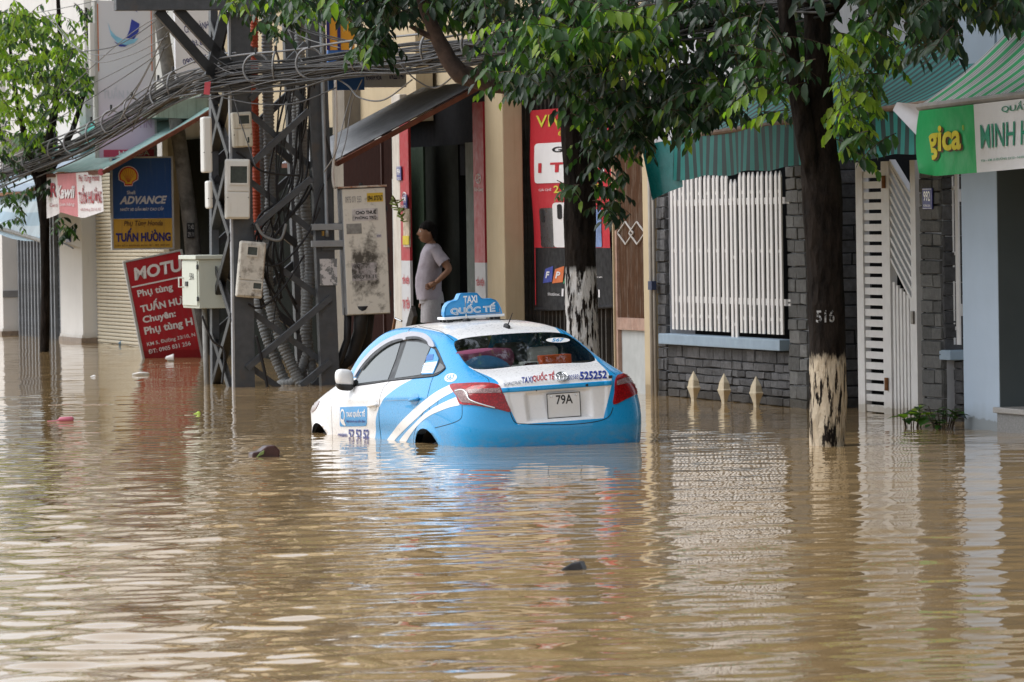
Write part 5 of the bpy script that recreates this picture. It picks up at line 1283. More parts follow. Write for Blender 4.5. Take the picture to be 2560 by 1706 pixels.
text(os_, fr_, 'Shell', .24 * w, .38 * w, h - .40 * h, h - .36 * h, SLV, -.006, .02); text(os_, fr_, 'ADVANCE', .11 * w, .92 * w, h - .51 * h, h - .42 * h, SLV, -.006, .04, .3)
text(os_, fr_, 'NHỚT XE GẮN MÁY CAO CẤP', .12 * w, .86 * w, h - .585 * h, h - .535 * h, SLV, -.006, .02, .2)
BRN = M('brown_print', (.10, .05, .02), .6); NVY = M('navy_print', (.02, .02, .12), .6)
text(os_, fr_, 'Phụ Tùng Honda', .18 * w, .84 * w, .705 * zy, .93 * zy, BRN, -.006, .02, .2); text(os_, fr_, 'TUẤN HƯỜNG', .04 * w, .97 * w, .22 * zy, .68 * zy, NVY, -.006, .045); text(os_, fr_, 'CÂY SỐ 5, ĐƯỜNG 23/10, NT - ĐT: 834.256', .03 * w, .95 * w, .06 * zy, .15 * zy, BRN, -.006, .01)
# red lubricant sign, leaning
u = uT + 1.0; S = px_per_m(u); g_ = G(362, 899, u); fr_ = cross(u) @ Matrix.Translation((g_.y, 0, g_.z)) @ Matrix.Rotation(math.radians(-10.5), 4, 'Y')
ms = thing('lubricant_sign', 'red lubricant signboard leaning in the water behind the grey meter box', 'sign', None, mat=fr_)
w, h = 142 / S, 247 / S; MRD = M('lubricant_red', (.34, .012, .02), .45, var=.18, scale=3, dirt=(.22, .05, .05), dmin=.5, dmax=.9, streak=True, tide=.12)
MB(fr_).box(0, w, 0, .05, -.3, h).out('panel', MRD, ms)
for a in ((-.03, 0, -.3, h + .02), (w, w + .03, -.3, h + .02), (0, w, h, h + .02)): MB(fr_).box(a[0], a[1], -.01, .06, a[2], a[3]).out('edge', ALU, ms)
MTX = M('sign_print_white', (.60, .58, .58), .5, var=.06)
def mtx(s, x0, x1, z0, z1, b_=.02, sh=0.0): text(ms, fr_, s, x0 * w, x1 * w, z0 * h, z1 * h, MTX, -.006, b_, sh)
mtx('MOTU', .10, .99, .80, .93, .035, .12); MB(fr_).box(.02 * w, w, -.006, 0, .735 * h, .75 * h).out('rule', MTX, ms)
mtx('Phụ tùng', .10, .74, .61, .70, .03); mtx('TUẤN HƯƠ', .10, .98, .47, .58, .035); mtx('Chuyên:', .10, .70, .34, .43, .03); mtx('Phụ tùng H', .09, .97, .22, .32, .03); mtx('KM 5, Đường 23/10, N', .09, .97, .115, .165, .01); mtx('ĐT: 0905 831 256', .09, .86, .045, .09, .01)
# tall white sign with the blue swoosh
u = uT - 1.3; S = px_per_m(u); fr_, g_ = sign_frame(u, 248, 395)
ts = thing('tall_sign', 'tall white vertical sign with blue crescent logo and faded pink lettering', 'sign', None, mat=fr_)
w, h = 142 / S, 392 / S; k = NT('sun_bleached_sign'); t = k.n('TexCoord'); s_ = k.n('SeparateXYZ'); k.link(t.outputs['Object'], s_.inputs[0])
k.link(k.mix(k.ramp(k.math('ADD', s_.outputs[2], k.math('MULTIPLY', k.noise(3, k.coord(), 3), .25)), .15, h * .62, 1, 0), lin((.55, .57, .63)), lin((.50, .36, .47))), k.b.inputs['Base Color']); k.b.inputs['Roughness'].default_value = .5
MB(fr_).box(0, w, 0, .12, 0, h).out('panel', k.m, ts)
MB(fr_).box(.08 * w, .98 * w, -.006, 0, .005 * h, .05 * h).out('red_foot', M('faded_red_band', (.42, .05, .10), .5), ts)
for a in ((-.03, 0), (w, w + .03)): MB(fr_).box(a[0], a[1], -.012, .13, 0, h).out('edge', ALU, ts)
for a in ((.01, .025), (.965, .98)): MB(fr_).box(a[0] * w, a[1] * w, -.005, 0, .55 * h, .98 * h).out('orange_line', M('orange_print', (.55, .15, .04), .5), ts)
LBLU = M('logo_blue', (.02, .16, .45), .5); LSKY = M('logo_pale_blue', (.22, .48, .66), .5)
def lp(P, mat): MB(fr_).prism([(x * w, h - z * w) for x, z in P], -.007, 0).out('logo_shape', mat, ts)
sw_d = [(.46, .10), (.54, .085), (.62, .10), (.70, .15), (.73, .21), (.66, .16), (.58, .125)]; lp(list(reversed(sw_d)), LBLU)
lp(list(reversed([(.62, .33), (.76, .41), (.74, .55), (.66, .68), (.52, .66), (.58, .52)])), LBLU); lp(list(reversed([(.20, .40), (.24, .52), (.33, .62), (.45, .68), (.60, .69), (.74, .66), (.66, .75), (.50, .79), (.36, .74), (.25, .62)])), LSKY)
lp(list(reversed([(.30, .72), (.40, .77), (.56, .77), (.50, .81), (.40, .81)])), LBLU)
PKT = M('faded_pink_print', (.42, .30, .42), .6)
text(ts, fr_, 'TUẤN NGỌC', .08 * w, .92 * w, .36 * h, .46 * h, M('ghost_print', (.49, .50, .57), .6), -.004, .02); text(ts, fr_, 'HIỆU UY TÍN', .06 * w, .95 * w, .17 * h, .27 * h, PKT, -.004, .03); text(ts, fr_, 'HONDA', .35 * w, .9 * w, .012 * h, .043 * h, BWH, -.008, .02)
MB(fr_).box(-.12 * w, -.02 * w, .02, .16, .52 * h, .86 * h).out('side_box', WP2, ts)
# white sign fragment with blue lettering behind the pole struts
u = uT + 4; S = px_per_m(u); fr_, g_ = sign_frame(u, 440, 215); w, h = 90 / S, 190 / S
wf = thing('white_signboard', 'white signboard with thin blue lettering behind the pole struts', 'sign', None, mat=fr_)
MB(fr_).box(0, w, 0, .08, 0, h).out('panel', PWH, wf); text(wf, fr_, 'CHI NHÁNH', .25 * w, .95 * w, .72 * h, .84 * h, NVY, -.004, .01, rot=.2); text(wf, fr_, 'ĐẠI LÝ', .3 * w, .9 * w, .50 * h, .62 * h, NVY, -.004, .01, rot=.2); text(wf, fr_, '0905 222', .2 * w, .9 * w, .30 * h, .38 * h, NVY, -.004, .01, rot=.2)
# shop sign over the eave: blue part and white part
u = -9.7; S = px_per_m(u); fr_, g_ = sign_frame(u, 822, 226); w, h = 200 / S, 200 / S
bsn = thing('shop_fascia_sign', 'blue and white shop fascia sign above the eave roof', 'sign', None, mat=fr_)
MB(fr_).box(0, .46 * w, 0, .08, .0, .5 * h).out('blue_panel', M('fascia_blue', (.04, .13, .36), .5, var=.08), bsn); MB(fr_).box(.46 * w, w, 0, .08, .03 * h, .38 * h).out('white_panel', PWH, bsn)
MB(fr_).box(.0, .34 * w, -.005, .07, .5 * h, h).out('orange_panel', M('fascia_orange', (.62, .27, .02), .5, var=.1), bsn)
MB(fr_).box(-.02 * w, .02 * w, -.012, -.005, .5 * h, h).out('blue_edge', NVY, bsn); MB(fr_).box(.12 * w, .16 * w, -.012, -.005, .5 * h, h).out('blue_edge', NVY, bsn)
text(bsn, fr_, 'AN TÂM CHO CUỘC SỐNG', .01 * w, .46 * w, .37 * h, .45 * h, BWH, -.004, .02); text(bsn, fr_, 'BẢO HIỂM NHÂN THỌ', .48 * w, .98 * w, .28 * h, .34 * h, NVY, -.004, .02); text(bsn, fr_, 'KHÁNH HÒA', .48 * w, .68 * w, .12 * h, .2 * h, NVY, -.004, .02); text(bsn, fr_, '09221747', .78 * w, .98 * w, .13 * h, .22 * h, NVY, -.004, .02)
# ---- pale houses far behind the left trees
fb = fthing('far_house', 'pale grey house front behind the leafy tree at the far left', 'house', -48, 1.5)
MB(FAC).box(-85, -40, 1.0, 6, -.6, 10.5).out('wall', GREYPL, fb)
X45 = cross(-39.9)
for i, (x0, x1, y0, y1, mt) in enumerate(((0, 150, -60, 40, GREYPL), (150, 178, -60, 75, TILE), (0, 232, 268, 300, NVY), (0, 232, 300, 345, PWH), (60, 150, 110, 160, PWH), (180, 236, -20, 200, WP2))):
    a = G(x0, y1, -39.8 + .02 * i); b2 = G(x1, y0, -39.8 + .02 * i); MB(FAC).box(-40, -39.8 + .02 * i, a.y, b2.y, a.z, b2.z).out('facade_panel', mt, fb)
for j in range(3):
    a = G(150, 60 - j * 26, -39.6); b2 = G(178, 52 - j * 26, -39.6); MB(FAC).box(-39.75, -39.6, a.y, b2.y, a.z, b2.z).out('white_band', WP2, fb)
a = G(20, 300, -39.5); X = cross(-39.4); text(fb, X, 'CỬA HÀNG ĐIỆN MÁY', G(90, 290, -39.4).y, G(225, 290, -39.4).y, G(90, 293, -39.4).z, G(90, 275, -39.4).z, BWH, 0, .02)
text(fb, X, 'BẾP GAS', G(92, 140, -39.4).y, G(148, 140, -39.4).y, G(92, 143, -39.4).z, G(92, 127, -39.4).z, SBL, 0, .02)
fc = fthing('far_house', 'cream upper storey seen between leaves above the eave roof', 'house', -10, .6)
MB(FAC).box(-17, -6.8, .8, 5, 3.4, 7.6).out('wall', CREAM, fc); a = G(960, 60, -6.7); b2 = G(1250, 52, -6.7)
MB(FAC).box(-17, -6.7, .7, .8, 4.05, 4.2).out('moulding', WHITEPL, fc)
flush_text()
# ------------------------------------------------------------------ lattice utility pole with its boxes, pipes and cables
UN = -6.2; UB = -7.7
lp_ = thing('lattice_pole', 'grey steel lattice utility pole with crossed braces, pipes and cables', 'utility pole', None, mat=cross(UN) @ Matrix.Translation((-2.3, 0, 0)))
C0 = cross(UN)
def gx(x, y, u=UN): g_ = G(x, y, u); return Vector((g_.y, UN - u, g_.z))         # in the cross frame: (into houses, away, up)
def post(pb, pt, w, d, nm='post', light=1):
    """channel post from foot pb to head pt (cross frame): web towards the camera, flanges behind"""
    mb = MB(C0)
    for a, b2, c, e in ((0, w, 0, .018), (0, .018, .018, d), (w - .018, w, .018, d)):
        v = []
        for q in (pb, pt): v += [(q[0] + a, q[1] + c, q[2]), (q[0] + b2, q[1] + c, q[2]), (q[0] + b2, q[1] + e, q[2]), (q[0] + a, q[1] + e, q[2])]
        mb.add(v, [(3, 2, 1, 0), (4, 5, 6, 7), (0, 1, 5, 4), (1, 2, 6, 5), (2, 3, 7, 6), (3, 0, 4, 7)])
    return mb.out(nm, STEEL, lp_)
def ext(a, b2, z): t = (z - a.z) / (b2.z - a.z); return a.lerp(b2, t)
L_b, L_t = gx(588, 960), gx(577, 100); R_b, R_t = gx(804, 955), gx(769, 100)
post(ext(L_b, L_t, -.5), ext(L_b, L_t, 7.2), .215, .12); post(ext(R_b, R_t, -.5), ext(R_b, R_t, 7.2), .20, .12)
LB_b, LB_t = gx(531, 950, UB), gx(527, 100, UB); RB_b, RB_t = gx(745, 945, UB), gx(712, 100, UB)
post(ext(LB_b, LB_t, -.5), ext(LB_b, LB_t, 7.2), .08, .12); post(ext(RB_b, RB_t, -.5), ext(RB_b, RB_t, 7.2), .18, .12)
MB(C0).bar(ext(L_b, L_t, -.5) + Vector((-.012, .03, 0)), ext(L_b, L_t, 7.2) + Vector((-.012, .03, 0)), .022, .07, (0, 1, 0)).out('bright_flange', M('bright_galvanised', (.36, .37, .39), .45, .4, var=.2), lp_)
def brace(a, b2, yo, w=.058, nm='brace', flip=1):
    A = gx(*a); B = gx(*b2); A.y = B.y = yo
    MB(C0).angle(A, B, w, .012, (0, 1, 0), flip).out(nm, STEEL, lp_)
for a, b2 in (((617, 922), (826, 745)), ((631, 573), (778, 448)), ((618, 420), (772, 278)), ((625, 250), (765, 110)), ((752, 966), (826, 904))): brace(a, b2, -.03)
for a, b2 in (((634, 780), (822, 912)), ((636, 622), (808, 744)), ((633, 455), (795, 585)), ((632, 284), (788, 420)), ((630, 120), (770, 254)), ((634, 920), (706, 972))): brace(a, b2, .14)
def sbrace(za, zb, yo=0):
    """zig-zag of the side that faces the road, from the near left post to the far left post"""
    A = ext(L_b, L_t, za) + Vector((-.03, .06, 0)); B = ext(LB_b, LB_t, zb) + Vector((0, .0, 0))
    MB(C0).angle(A, B, .08, .012, (1, 0, 0)).out('brace', DSTEEL, lp_)
for z in (-.1, .75, 1.6, 2.45, 3.3): sbrace(z, z + .62); sbrace(z + .85, z + .12)
for z in (.55, 1.5, 2.4):
    A = ext(RB_b, RB_t, z) + Vector((.05, 0, 0)); B = ext(LB_b, LB_t, z + .75) + Vector((.04, 0, 0)); MB(C0).angle(A, B, .07, .012, (0, 1, 0)).out('brace', DSTEEL, lp_)
    A = ext(LB_b, LB_t, z) + Vector((.05, .03, 0)); B = ext(RB_b, RB_t, z + .75) + Vector((.04, .03, 0)); MB(C0).angle(A, B, .07, .012, (0, 1, 0)).out('brace', DSTEEL, lp_)
# cross-arm and struts at the head
z_ = G(450, 12, UN).z
mb = MB(C0); mb.box(gx(283, 12).x, gx(650, 12).x, -.16, -.02, z_ - .065, z_ + .055); mb.out('crossarm', STEEL, lp_, bevel=.006)
MB(C0).box(gx(340, 8).x, gx(900, 8).x, .25, .38, z_ - .01, z_ + .16).out('crossarm', STEEL, lp_, bevel=.006)
for a, b2 in (((392, 28), (548, 205)), ((440, 22), (602, 200)), ((560, 30), (520, 190))): 
    A = gx(*a); B = gx(*b2); MB(C0).bar(A + Vector((0, -.05, 0)), B + Vector((0, -.05, 0)), .10, .10, (0, 1, 0)).out('strut', DSTEEL, lp_)
# ---- corrugated conduits
CG = M('grey_corrugated_conduit', (.20, .21, .215), .6, var=.18, scale=6, dirt=(.08, .07, .06), dmin=.5, dmax=.85); CORG = M('orange_corrugated_conduit', (.36, .06, .025), .6, var=.2, scale=6)
def conduit(pts, r, mat, pitch=.036):
    P = [Vector(p) for p in pts]; dense = []
    for i in range(len(P) - 1):
        p0, p1, p2, p3 = P[max(i - 1, 0)], P[i], P[i + 1], P[min(i + 2, len(P) - 1)]; n = max(2, int((p2 - p1).length / (pitch / 4)))
        for q in range(n):
            t = q / n; dense.append(.5 * (2 * p1 + (p2 - p0) * t + (2 * p0 - 5 * p1 + 4 * p2 - p3) * t * t + (3 * p1 - p0 - 3 * p2 + p3) * t ** 3))
    L = 0; rs = []
    for i, p in enumerate(dense):
        if i: L += (p - dense[i - 1]).length
        rs.append(r * (1 + .10 * math.copysign(abs(math.cos(L / pitch * math.pi)) ** .5, math.cos(2 * L / pitch * math.pi))))
    return MB(C0).tube(dense, rs, 12).out('conduit', mat, lp_, True)
def gy(x, y, yo): p = gx(x, y, UN - yo); p.y = yo; return p
conduit([gy(668, -60, .5), gy(668, 150, .5), gy(672, 330, .5), gy(676, 500, .5), gy(668, 650, .5), gy(676, 760, .45), gy(702, 850, .40), gy(738, 930, .35), gy(760, 975, .3)], .058, CG)
conduit([gy(652, 300, .7), gy(650, 430, .7), gy(652, 600, .7), gy(645, 740, .7), gy(662, 830, .65), gy(690, 900, .6), gy(720, 970, .55)], .052, CG)
conduit([gy(752, -60, .6), gy(750, 150, .6), gy(756, 330, .6), gy(762, 500, .6), gy(775, 650, .55), gy(768, 760, .5), gy(768, 850, .5), gy(790, 980, .5)], .055, CG)
conduit([gy(738, 220, .8), gy(742, 400, .8), gy(750, 560, .8), gy(762, 700, .75), gy(760, 840, .7)], .042, CG)
conduit([gy(636, -60, .45), gy(636, 200, .45), gy(640, 400, .45), gy(642, 520, .45), gy(648, 600, .5)], .042, CORG)
conduit([gy(770, 880, .5), gy(740, 950, .45), gy(700, 965, .6), gy(760, 990, .8)], .05, CG)
HOSE = M('black_hose', (.018, .018, .02), .5, var=.3, scale=8)
for pts, r in (([gy(905, 760, -.1), gy(900, 830, .1), gy(880, 890, .2), gy(830, 930, .3), gy(780, 985, .3)], .075), ([gy(870, 770, .0), gy(868, 850, .1), gy(850, 900, .1), gy(820, 960, .2)], .04), ([gy(925, 770, .1), gy(915, 850, .3), gy(900, 910, .4), gy(890, 985, .4)], .06)):
    MB(C0).tube([Vector(p) for p in spline3(pts)] if False else pts, r, 12).out('hose', HOSE, lp_, True)
# ---- black leads inside the pole
rr = random.Random(5); LEAD = M('black_cable', (.014, .014, .016), .5, var=.2)
def wire(pts, r, mat, parent, frame=None, n=10, nm='cable'):
    P = [Vector(p) for p in pts]; D = []
    for i in range(len(P) - 1):
        p0, p1, p2, p3 = P[max(i - 1, 0)], P[i], P[i + 1], P[min(i + 2, len(P) - 1)]
        for q in range(n):
            t = q / n; D.append(.5 * (2 * p1 + (p2 - p0) * t + (2 * p0 - 5 * p1 + 4 * p2 - p3) * t * t + (3 * p1 - p0 - 3 * p2 + p3) * t ** 3))
    D.append(P[-1]); return MB(frame).tube(D, r, 6).out(nm, mat, parent, True)
for i in range(12):
    x = rr.uniform(690, 790); e = rr.uniform(640, 760)
    wire([gy(x + rr.uniform(-15, 15), 205, rr.uniform(-.1, .3)), gy(x + rr.uniform(-30, 10), 330, .1), gy(x + rr.uniform(-60, 0), 470, .1), gy(rr.uniform(640, 740), rr.uniform(560, 660), .1), gy(e, rr.uniform(740, 860), .15)], rr.uniform(.006, .013), LEAD, lp_, C0)
for pts in ([(640, 560), (660, 590), (700, 600), (715, 560)], [(590, 380), (620, 400), (660, 430), (750, 440)], [(630, 560), (650, 650), (700, 660), (760, 600), (800, 520)], [(620, 760), (650, 770), (700, 730), (760, 640)], [(810, 330), (830, 420), (800, 480), (780, 560)], [(505, 790), (530, 850), (560, 880), (555, 960)], [(640, 840), (655, 900), (670, 975), (672, 990)]):
    wire([gy(x, y, -.06) for x, y in pts], .012 if pts[0][0] != 640 else .016, LEAD if pts[0] != (640, 560) else CG, lp_, C0)
# steel pipe and bracket on the right post
wire([gy(800, -40, -.06), gy(806, 200, -.06), gy(812, 400, -.06), gy(818, 592, -.06)], .022, M('pale_steel_pipe', (.26, .29, .32), .45, .5), lp_, C0, nm='steel_pipe')
wire([gy(838, 200, -.08), gy(840, 330, -.08), gy(832, 430, -.08), gy(836, 470, -.08)], .016, M('white_pvc', (.52, .51, .49), .5), lp_, C0, nm='white_pipe')
for yy in (568, 610): MB(C0).box(gx(775, yy).x, gx(862, yy).x, -.09, -.03, G(800, yy + 8, UN).z, G(800, yy - 8, UN).z).out('clamp', M('bright_galvanised2', (.27, .29, .31), .5, .4), lp_, bevel=.004)
MB(C0).box(gx(801, 690).x, gx(806, 690).x, -.12, -.09, G(803, 590, UN).z, G(803, 578, UN).z).out('padlock', M('brass', (.35, .22, .06), .4, .8), lp_)
# torn paper on the right post
k = NT('torn_paper'); k.link(k.mix(k.ramp(k.noise(9, k.coord(), 5, .7), .50, .53), lin((.50, .50, .52)), lin((.16, .17, .18))), k.b.inputs['Base Color']); k.b.inputs['Roughness'].default_value = .8
a, b2 = gx(799, 714), gx(841, 647); MB(C0).box(a.x, b2.x, -.024, -.020, a.z, b2.z).out('torn_notice', k.m, lp_)
# ---- meter boxes
METER = M('yellowed_meter_plastic', (.52, .50, .43), .5, var=.08, scale=4, dirt=(.22, .17, .10), dmin=.52, dmax=.85, streak=True); METW = M('white_meter_plastic', (.60, .60, .57), .45, var=.05, dirt=(.35, .30, .22), dmin=.62, dmax=.95, streak=True)
WIN = M('meter_window', (.055, .065, .06), .12, var=.3, scale=18); 
def meter(label, x0, x1, y0, y1, yo, tilt, mat, wins, split=None, depth=.12, sidevis=.25, dirty=None):
    a = gx(x0, y1, UN + .14); b2 = gx(x1, y0, UN + .14); w = b2.x - a.x; h = b2.z - a.z
    fr_ = cross(UN + .14) @ Matrix.Translation((a.x, 0, a.z)) @ Matrix.Rotation(tilt, 4, 'Y') @ Matrix.Rotation(math.radians(-6), 4, 'Z')
    t = thing('electric_meter', label, 'electric meter', None, group='meter boxes on the lattice pole', mat=fr_)
    body = MB(fr_).box(0, w, 0, depth, 0, h).out('housing', mat, t, bevel=.02)
    if split: MB(fr_).box(.04 * w, .96 * w, -.012, 0, split * h + .008, .97 * h).out('cover', mat, body, bevel=.008); MB(fr_).box(.04 * w, .96 * w, -.012, 0, .03 * h, split * h - .004).out('cover', mat, body, bevel=.008)
    for (p, q, r, s_) in wins:
        wo = MB(fr_).box(p * w, q * w, -.020, -.006, r * h, s_ * h).out('window', WIN, body, bevel=.003)
        for e in ((p - .04, q + .04, s_, s_ + .03), (p - .04, q + .04, r - .03, r), (p - .04, p, r, s_), (q, q + .04, r, s_)): MB(fr_).box(e[0] * w, e[1] * w, -.026, 0, e[2] * h, e[3] * h).out('window_rim', mat, wo)
    for sx in (.08, .92): MB(fr_).tube([(sx * w, -.018, .36 * h), (sx * w, -.010, .36 * h)], .006, 8).out('screw', DSTEEL, body)
    return t
METD = M('grimy_meter_plastic', (.52, .50, .45), .6, var=.15, scale=10, dirt=(.10, .085, .07), dmin=.50, dmax=.70, dscale=9)
meter('yellowed meter box with one small window, topmost on the lattice pole', 583, 631, 281, 370, 0, -.04, METER, ((.34, .86, .66, .90), (.72, .82, .12, .28)), .52)
meter('tall white meter box with wide window on the left post', 564, 622, 397, 548, 0, .02, METW, ((.18, .86, .60, .88),), .45)
meter('grimy tilted meter box with mouldy cover, lowest on the lattice pole', 590, 652, 600, 742, 0, .10, METD, ((.30, .66, .76, .90), (.62, .92, .17, .27)), .30)
meter('slim white meter box seen edge-on at the far left post', 509, 529, 292, 432, 0, 0, METW, (), None, .30)
meter('small white meter box edge-on with a round cowl below the slim one', 520, 531, 452, 522, 0, 0, METW, (), None, .3)
# ---- big dirty cabinet beside the right post
u = UN + .1; a = G(866, 790, u); b2 = G(970, 470, u); w, h = b2.y - a.y, b2.z - a.z
fr_ = cross(u) @ Matrix.Translation((a.y, 0, a.z)) @ Matrix.Rotation(math.radians(1.6) * -1, 4, 'Y') @ Matrix.Rotation(math.radians(-5), 4, 'Z')
cab = thing('switch_cabinet', 'tall white switch cabinet streaked with black mould and stuck notices', 'cabinet', None, mat=fr_)
k = NT('mouldy_white_paint'); v = k.coord(); n1 = k.noise(4.2, v, 8, .7); n2 = k.noise(16, v, 6, .75); tc = k.n('TexCoord'); s_ = k.n('SeparateXYZ'); k.link(tc.outputs['Object'], s_.inputs[0])
# mould is thickest on the lower two thirds where notices were scraped off
zone = k.math('MULTIPLY', k.ramp(s_.outputs[2], h * .04, h * .25), k.ramp(s_.outputs[2], h * .45, h * .75, 1, 0)); zone = k.math('MULTIPLY', zone, k.math('MULTIPLY', k.ramp(s_.outputs[0], .02, w * .25), k.ramp(s_.outputs[0], w * .72, w * .98, 1, 0)))
md = k.math('ADD', k.math('MULTIPLY', n1, .62), k.math('MULTIPLY', n2, .42)); md = k.math('ADD', md, k.math('MULTIPLY', zone, .17)); f = k.ramp(md, .58, .74)
stv = k.coord((14, 14, .8)); streak = k.ramp(k.noise(3, stv, 5), .56, .8, 0, .4)
col = k.mix(streak, lin((.56, .55, .50)), lin((.34, .29, .20))); col = k.mix(f, col, lin((.055, .05, .042))); k.link(col, k.b.inputs['Base Color']); k.b.inputs['Roughness'].default_value = .6
MB(fr_).box(0, w, .0, .30, 0, h).out('body', M('grey_cabinet_side', (.22, .23, .25), .5, .2), cab, bevel=.012)
dr = MB(fr_).box(.01, w - .01, -.022, 0, .01, h - .01).out('door', k.m, cab, bevel=.005)
MB(fr_).box(-.03, w + .012, -.04, .31, h, h + .02).out('top_lip', M('rusty_white_lip', (.46, .42, .36), .6, var=.1, dirt=(.20, .07, .025), dmin=.45, dmax=.6, dscale=6), cab, bevel=.004)
MB(fr_).tube([(.45 * w, -.01, h + .02), (.45 * w, -.01, h + .05)], .022, 10).out('lifting_eye', DSTEEL, cab)
for zf in (.16, .5, .83): MB(fr_).box(w, w + .012, -.02, .02, zf * h - .03, zf * h + .03).out('hinge', DSTEEL, cab)
YP = M('yellow_notice', (.52, .36, .04), .7); pw = MB(fr_).box(.57 * w, .93 * w, -.026, -.022, .885 * h, .955 * h).out('notice', YP, cab); text(pw, fr_, '0941.073767', .58 * w, .92 * w, .893 * h, .935 * h, BLK, -.0275, .03)
PAP = M('stained_paper', (.50, .49, .50), .8, var=.2, scale=14, dirt=(.2, .19, .17), dmin=.5, dmax=.7, dscale=12)
text(cab, fr_, '0975 071 553', .08 * w, .44 * w, .885 * h, .935 * h, M('faint_print', (.22, .22, .22), .8), -.024, .01)
p1_ = MB(fr_).box(.22 * w, .80 * w, -.026, -.022, .74 * h, .835 * h).out('notice', PAP, cab); text(p1_, fr_, 'CHO THUÊ', .30 * w, .76 * w, .79 * h, .825 * h, BLK, -.0275, .04); text(p1_, fr_, 'PHÒNG TRỌ', .28 * w, .76 * w, .745 * h, .78 * h, BLK, -.0275, .03)
p2_ = MB(fr_).box(.08 * w, .42 * w, -.025, -.022, .64 * h, .72 * h).out('notice', M('grey_paste_patch', (.22, .22, .21), .85, var=.3, scale=25), cab)
p3_ = MB(fr_).box(.74 * w, .86 * w, -.025, -.022, .60 * h, .63 * h).out('notice', PAP, cab); text(p3_, fr_, '0197', .76 * w, .85 * w, .606 * h, .624 * h, NVY, -.0265, .02)
p4_ = MB(fr_).box(.16 * w, .72 * w, -.0245, -.022, .27 * h, .41 * h).out('notice', M('scraped_paper', (.34, .33, .34), .85, var=.4, scale=18, dirt=(.07, .065, .06), dmin=.46, dmax=.6, dscale=12), cab); text(p4_, fr_, 'CHO', .2 * w, .34 * w, .375 * h, .4 * h, BLK, -.026, .03); text(p4_, fr_, '0983 13 11', .2 * w, .7 * w, .285 * h, .315 * h, M('faded_black', (.06, .06, .06), .8), -.026, .03)
MB(fr_).box(-.22, .02, .05, .12, .70 * h, .73 * h).out('bracket', STEEL, cab); MB(fr_).box(-.22, .02, .05, .12, .52 * h, .55 * h).out('bracket', STEEL, cab)
# ---- concrete pole with the pale grey box 59A
cp = G(505, 893, uT - .5); up_ = uT - .5
pole = thing('concrete_pole', 'leaning dark concrete pole under the teal awning behind box 59A', 'pole', None, mat=cross(up_) @ Matrix.Translation((cp.y, 0, -.5)))
XP = cross(up_)
def gq(x, y): g_ = G(x, y, up_); return Vector((g_.y, 0, g_.z))
PP = [gq(507, 960), gq(505, 893), gq(494, 740), gq(476, 560), (gq(455, 400)), gq(432, 250), gq(408, 90), gq(392, -20)]; PP.append(PP[-1] + (PP[-1] - PP[-2]) * 3)
MB(XP).tube(PP, [.12, .12, .115, .105, .10, .095, .09, .085, .07], 20).out('shaft', M('rough_old_concrete', (.13, .125, .115), .9, var=.4, scale=9, bump=.5, dirt=(.025, .025, .023), dmin=.5, dmax=.75), pole, True)
q = gq(472, 577); st = MB(XP).box(q.x - .05, q.x + .05, -.125, -.10, q.z - .1, q.z + .1).out('stencil_plate', BLK, pole); text(pole, XP, 'T1.42', q.x - .04, q.x + .04, q.z + .02, q.z + .08, M('stencil_grey', (.3, .3, .3), .7), -.128, .01); text(pole, XP, '29.11', q.x - .04, q.x + .04, q.z - .08, q.z - .02, MATC['stencil_grey'], -.128, .01)
u = UN - 1.2; eA = G(498, 772, u); eB = G(563, 648, u); eL = G(498, 700, u)
vb = eA.y; FB = None
bx = fthing('meter_cabinet', 'pale grey-green metal box marked 59A left of the lattice pole', 'cabinet', u, vb, eA.z)
du = abs(F(457, 700, vb).x - u); PALE = M('pale_grey_green_enamel', (.52, .55, .48), .45, var=.04, scale=2, dirt=(.36, .35, .28), dmin=.62, dmax=.95, streak=True)
MB(FAC).box(u - du, u, vb, eB.y, eA.z, eB.z).out('body', PALE, bx, bevel=.006)
MB(FAC).box(u - du - .03, u + .03, vb - .04, eB.y + .03, eB.z, eB.z + .045).out('lid', PALE, bx, bevel=.006)
dd = MB(FAC).box(u - du + .04, u - .03, vb - .016, vb, eA.z + .03, eB.z - .02).out('door', PALE, bx, bevel=.004)
MB(FAC).tube([(u - du + .12, vb - .01, eA.z + .33), (u - du + .12, vb - .07, eA.z + .33), (u - du + .12, vb - .07, eA.z + .23), (u - du + .12, vb - .01, eA.z + .23)], .010, 6).out('handle', METW, dd); MB(FAC).box(u - du + .25, u - du + .36, vb - .03, vb - .016, eA.z + .24, eA.z + .29).out('lock', DSTEEL, dd)
text(dd, FAC, '59A', u - du + .45, u - .16, lerp(eA.z, eB.z, .58), lerp(eA.z, eB.z, .72), BLK, vb - .019, .0)
for zf in (.15, .8): MB(FAC).box(u - .02, u + .004, vb - .022, vb - .004, lerp(eA.z, eB.z, zf), lerp(eA.z, eB.z, zf) + .05).out('hinge', STEEL, dd)
MB(FAC).tube([(u - .3, vb + .12, eA.z + .02), (u - .3, vb + .14, -.5)], .03, 8).out('cable_pipe', CONC, bx, True)
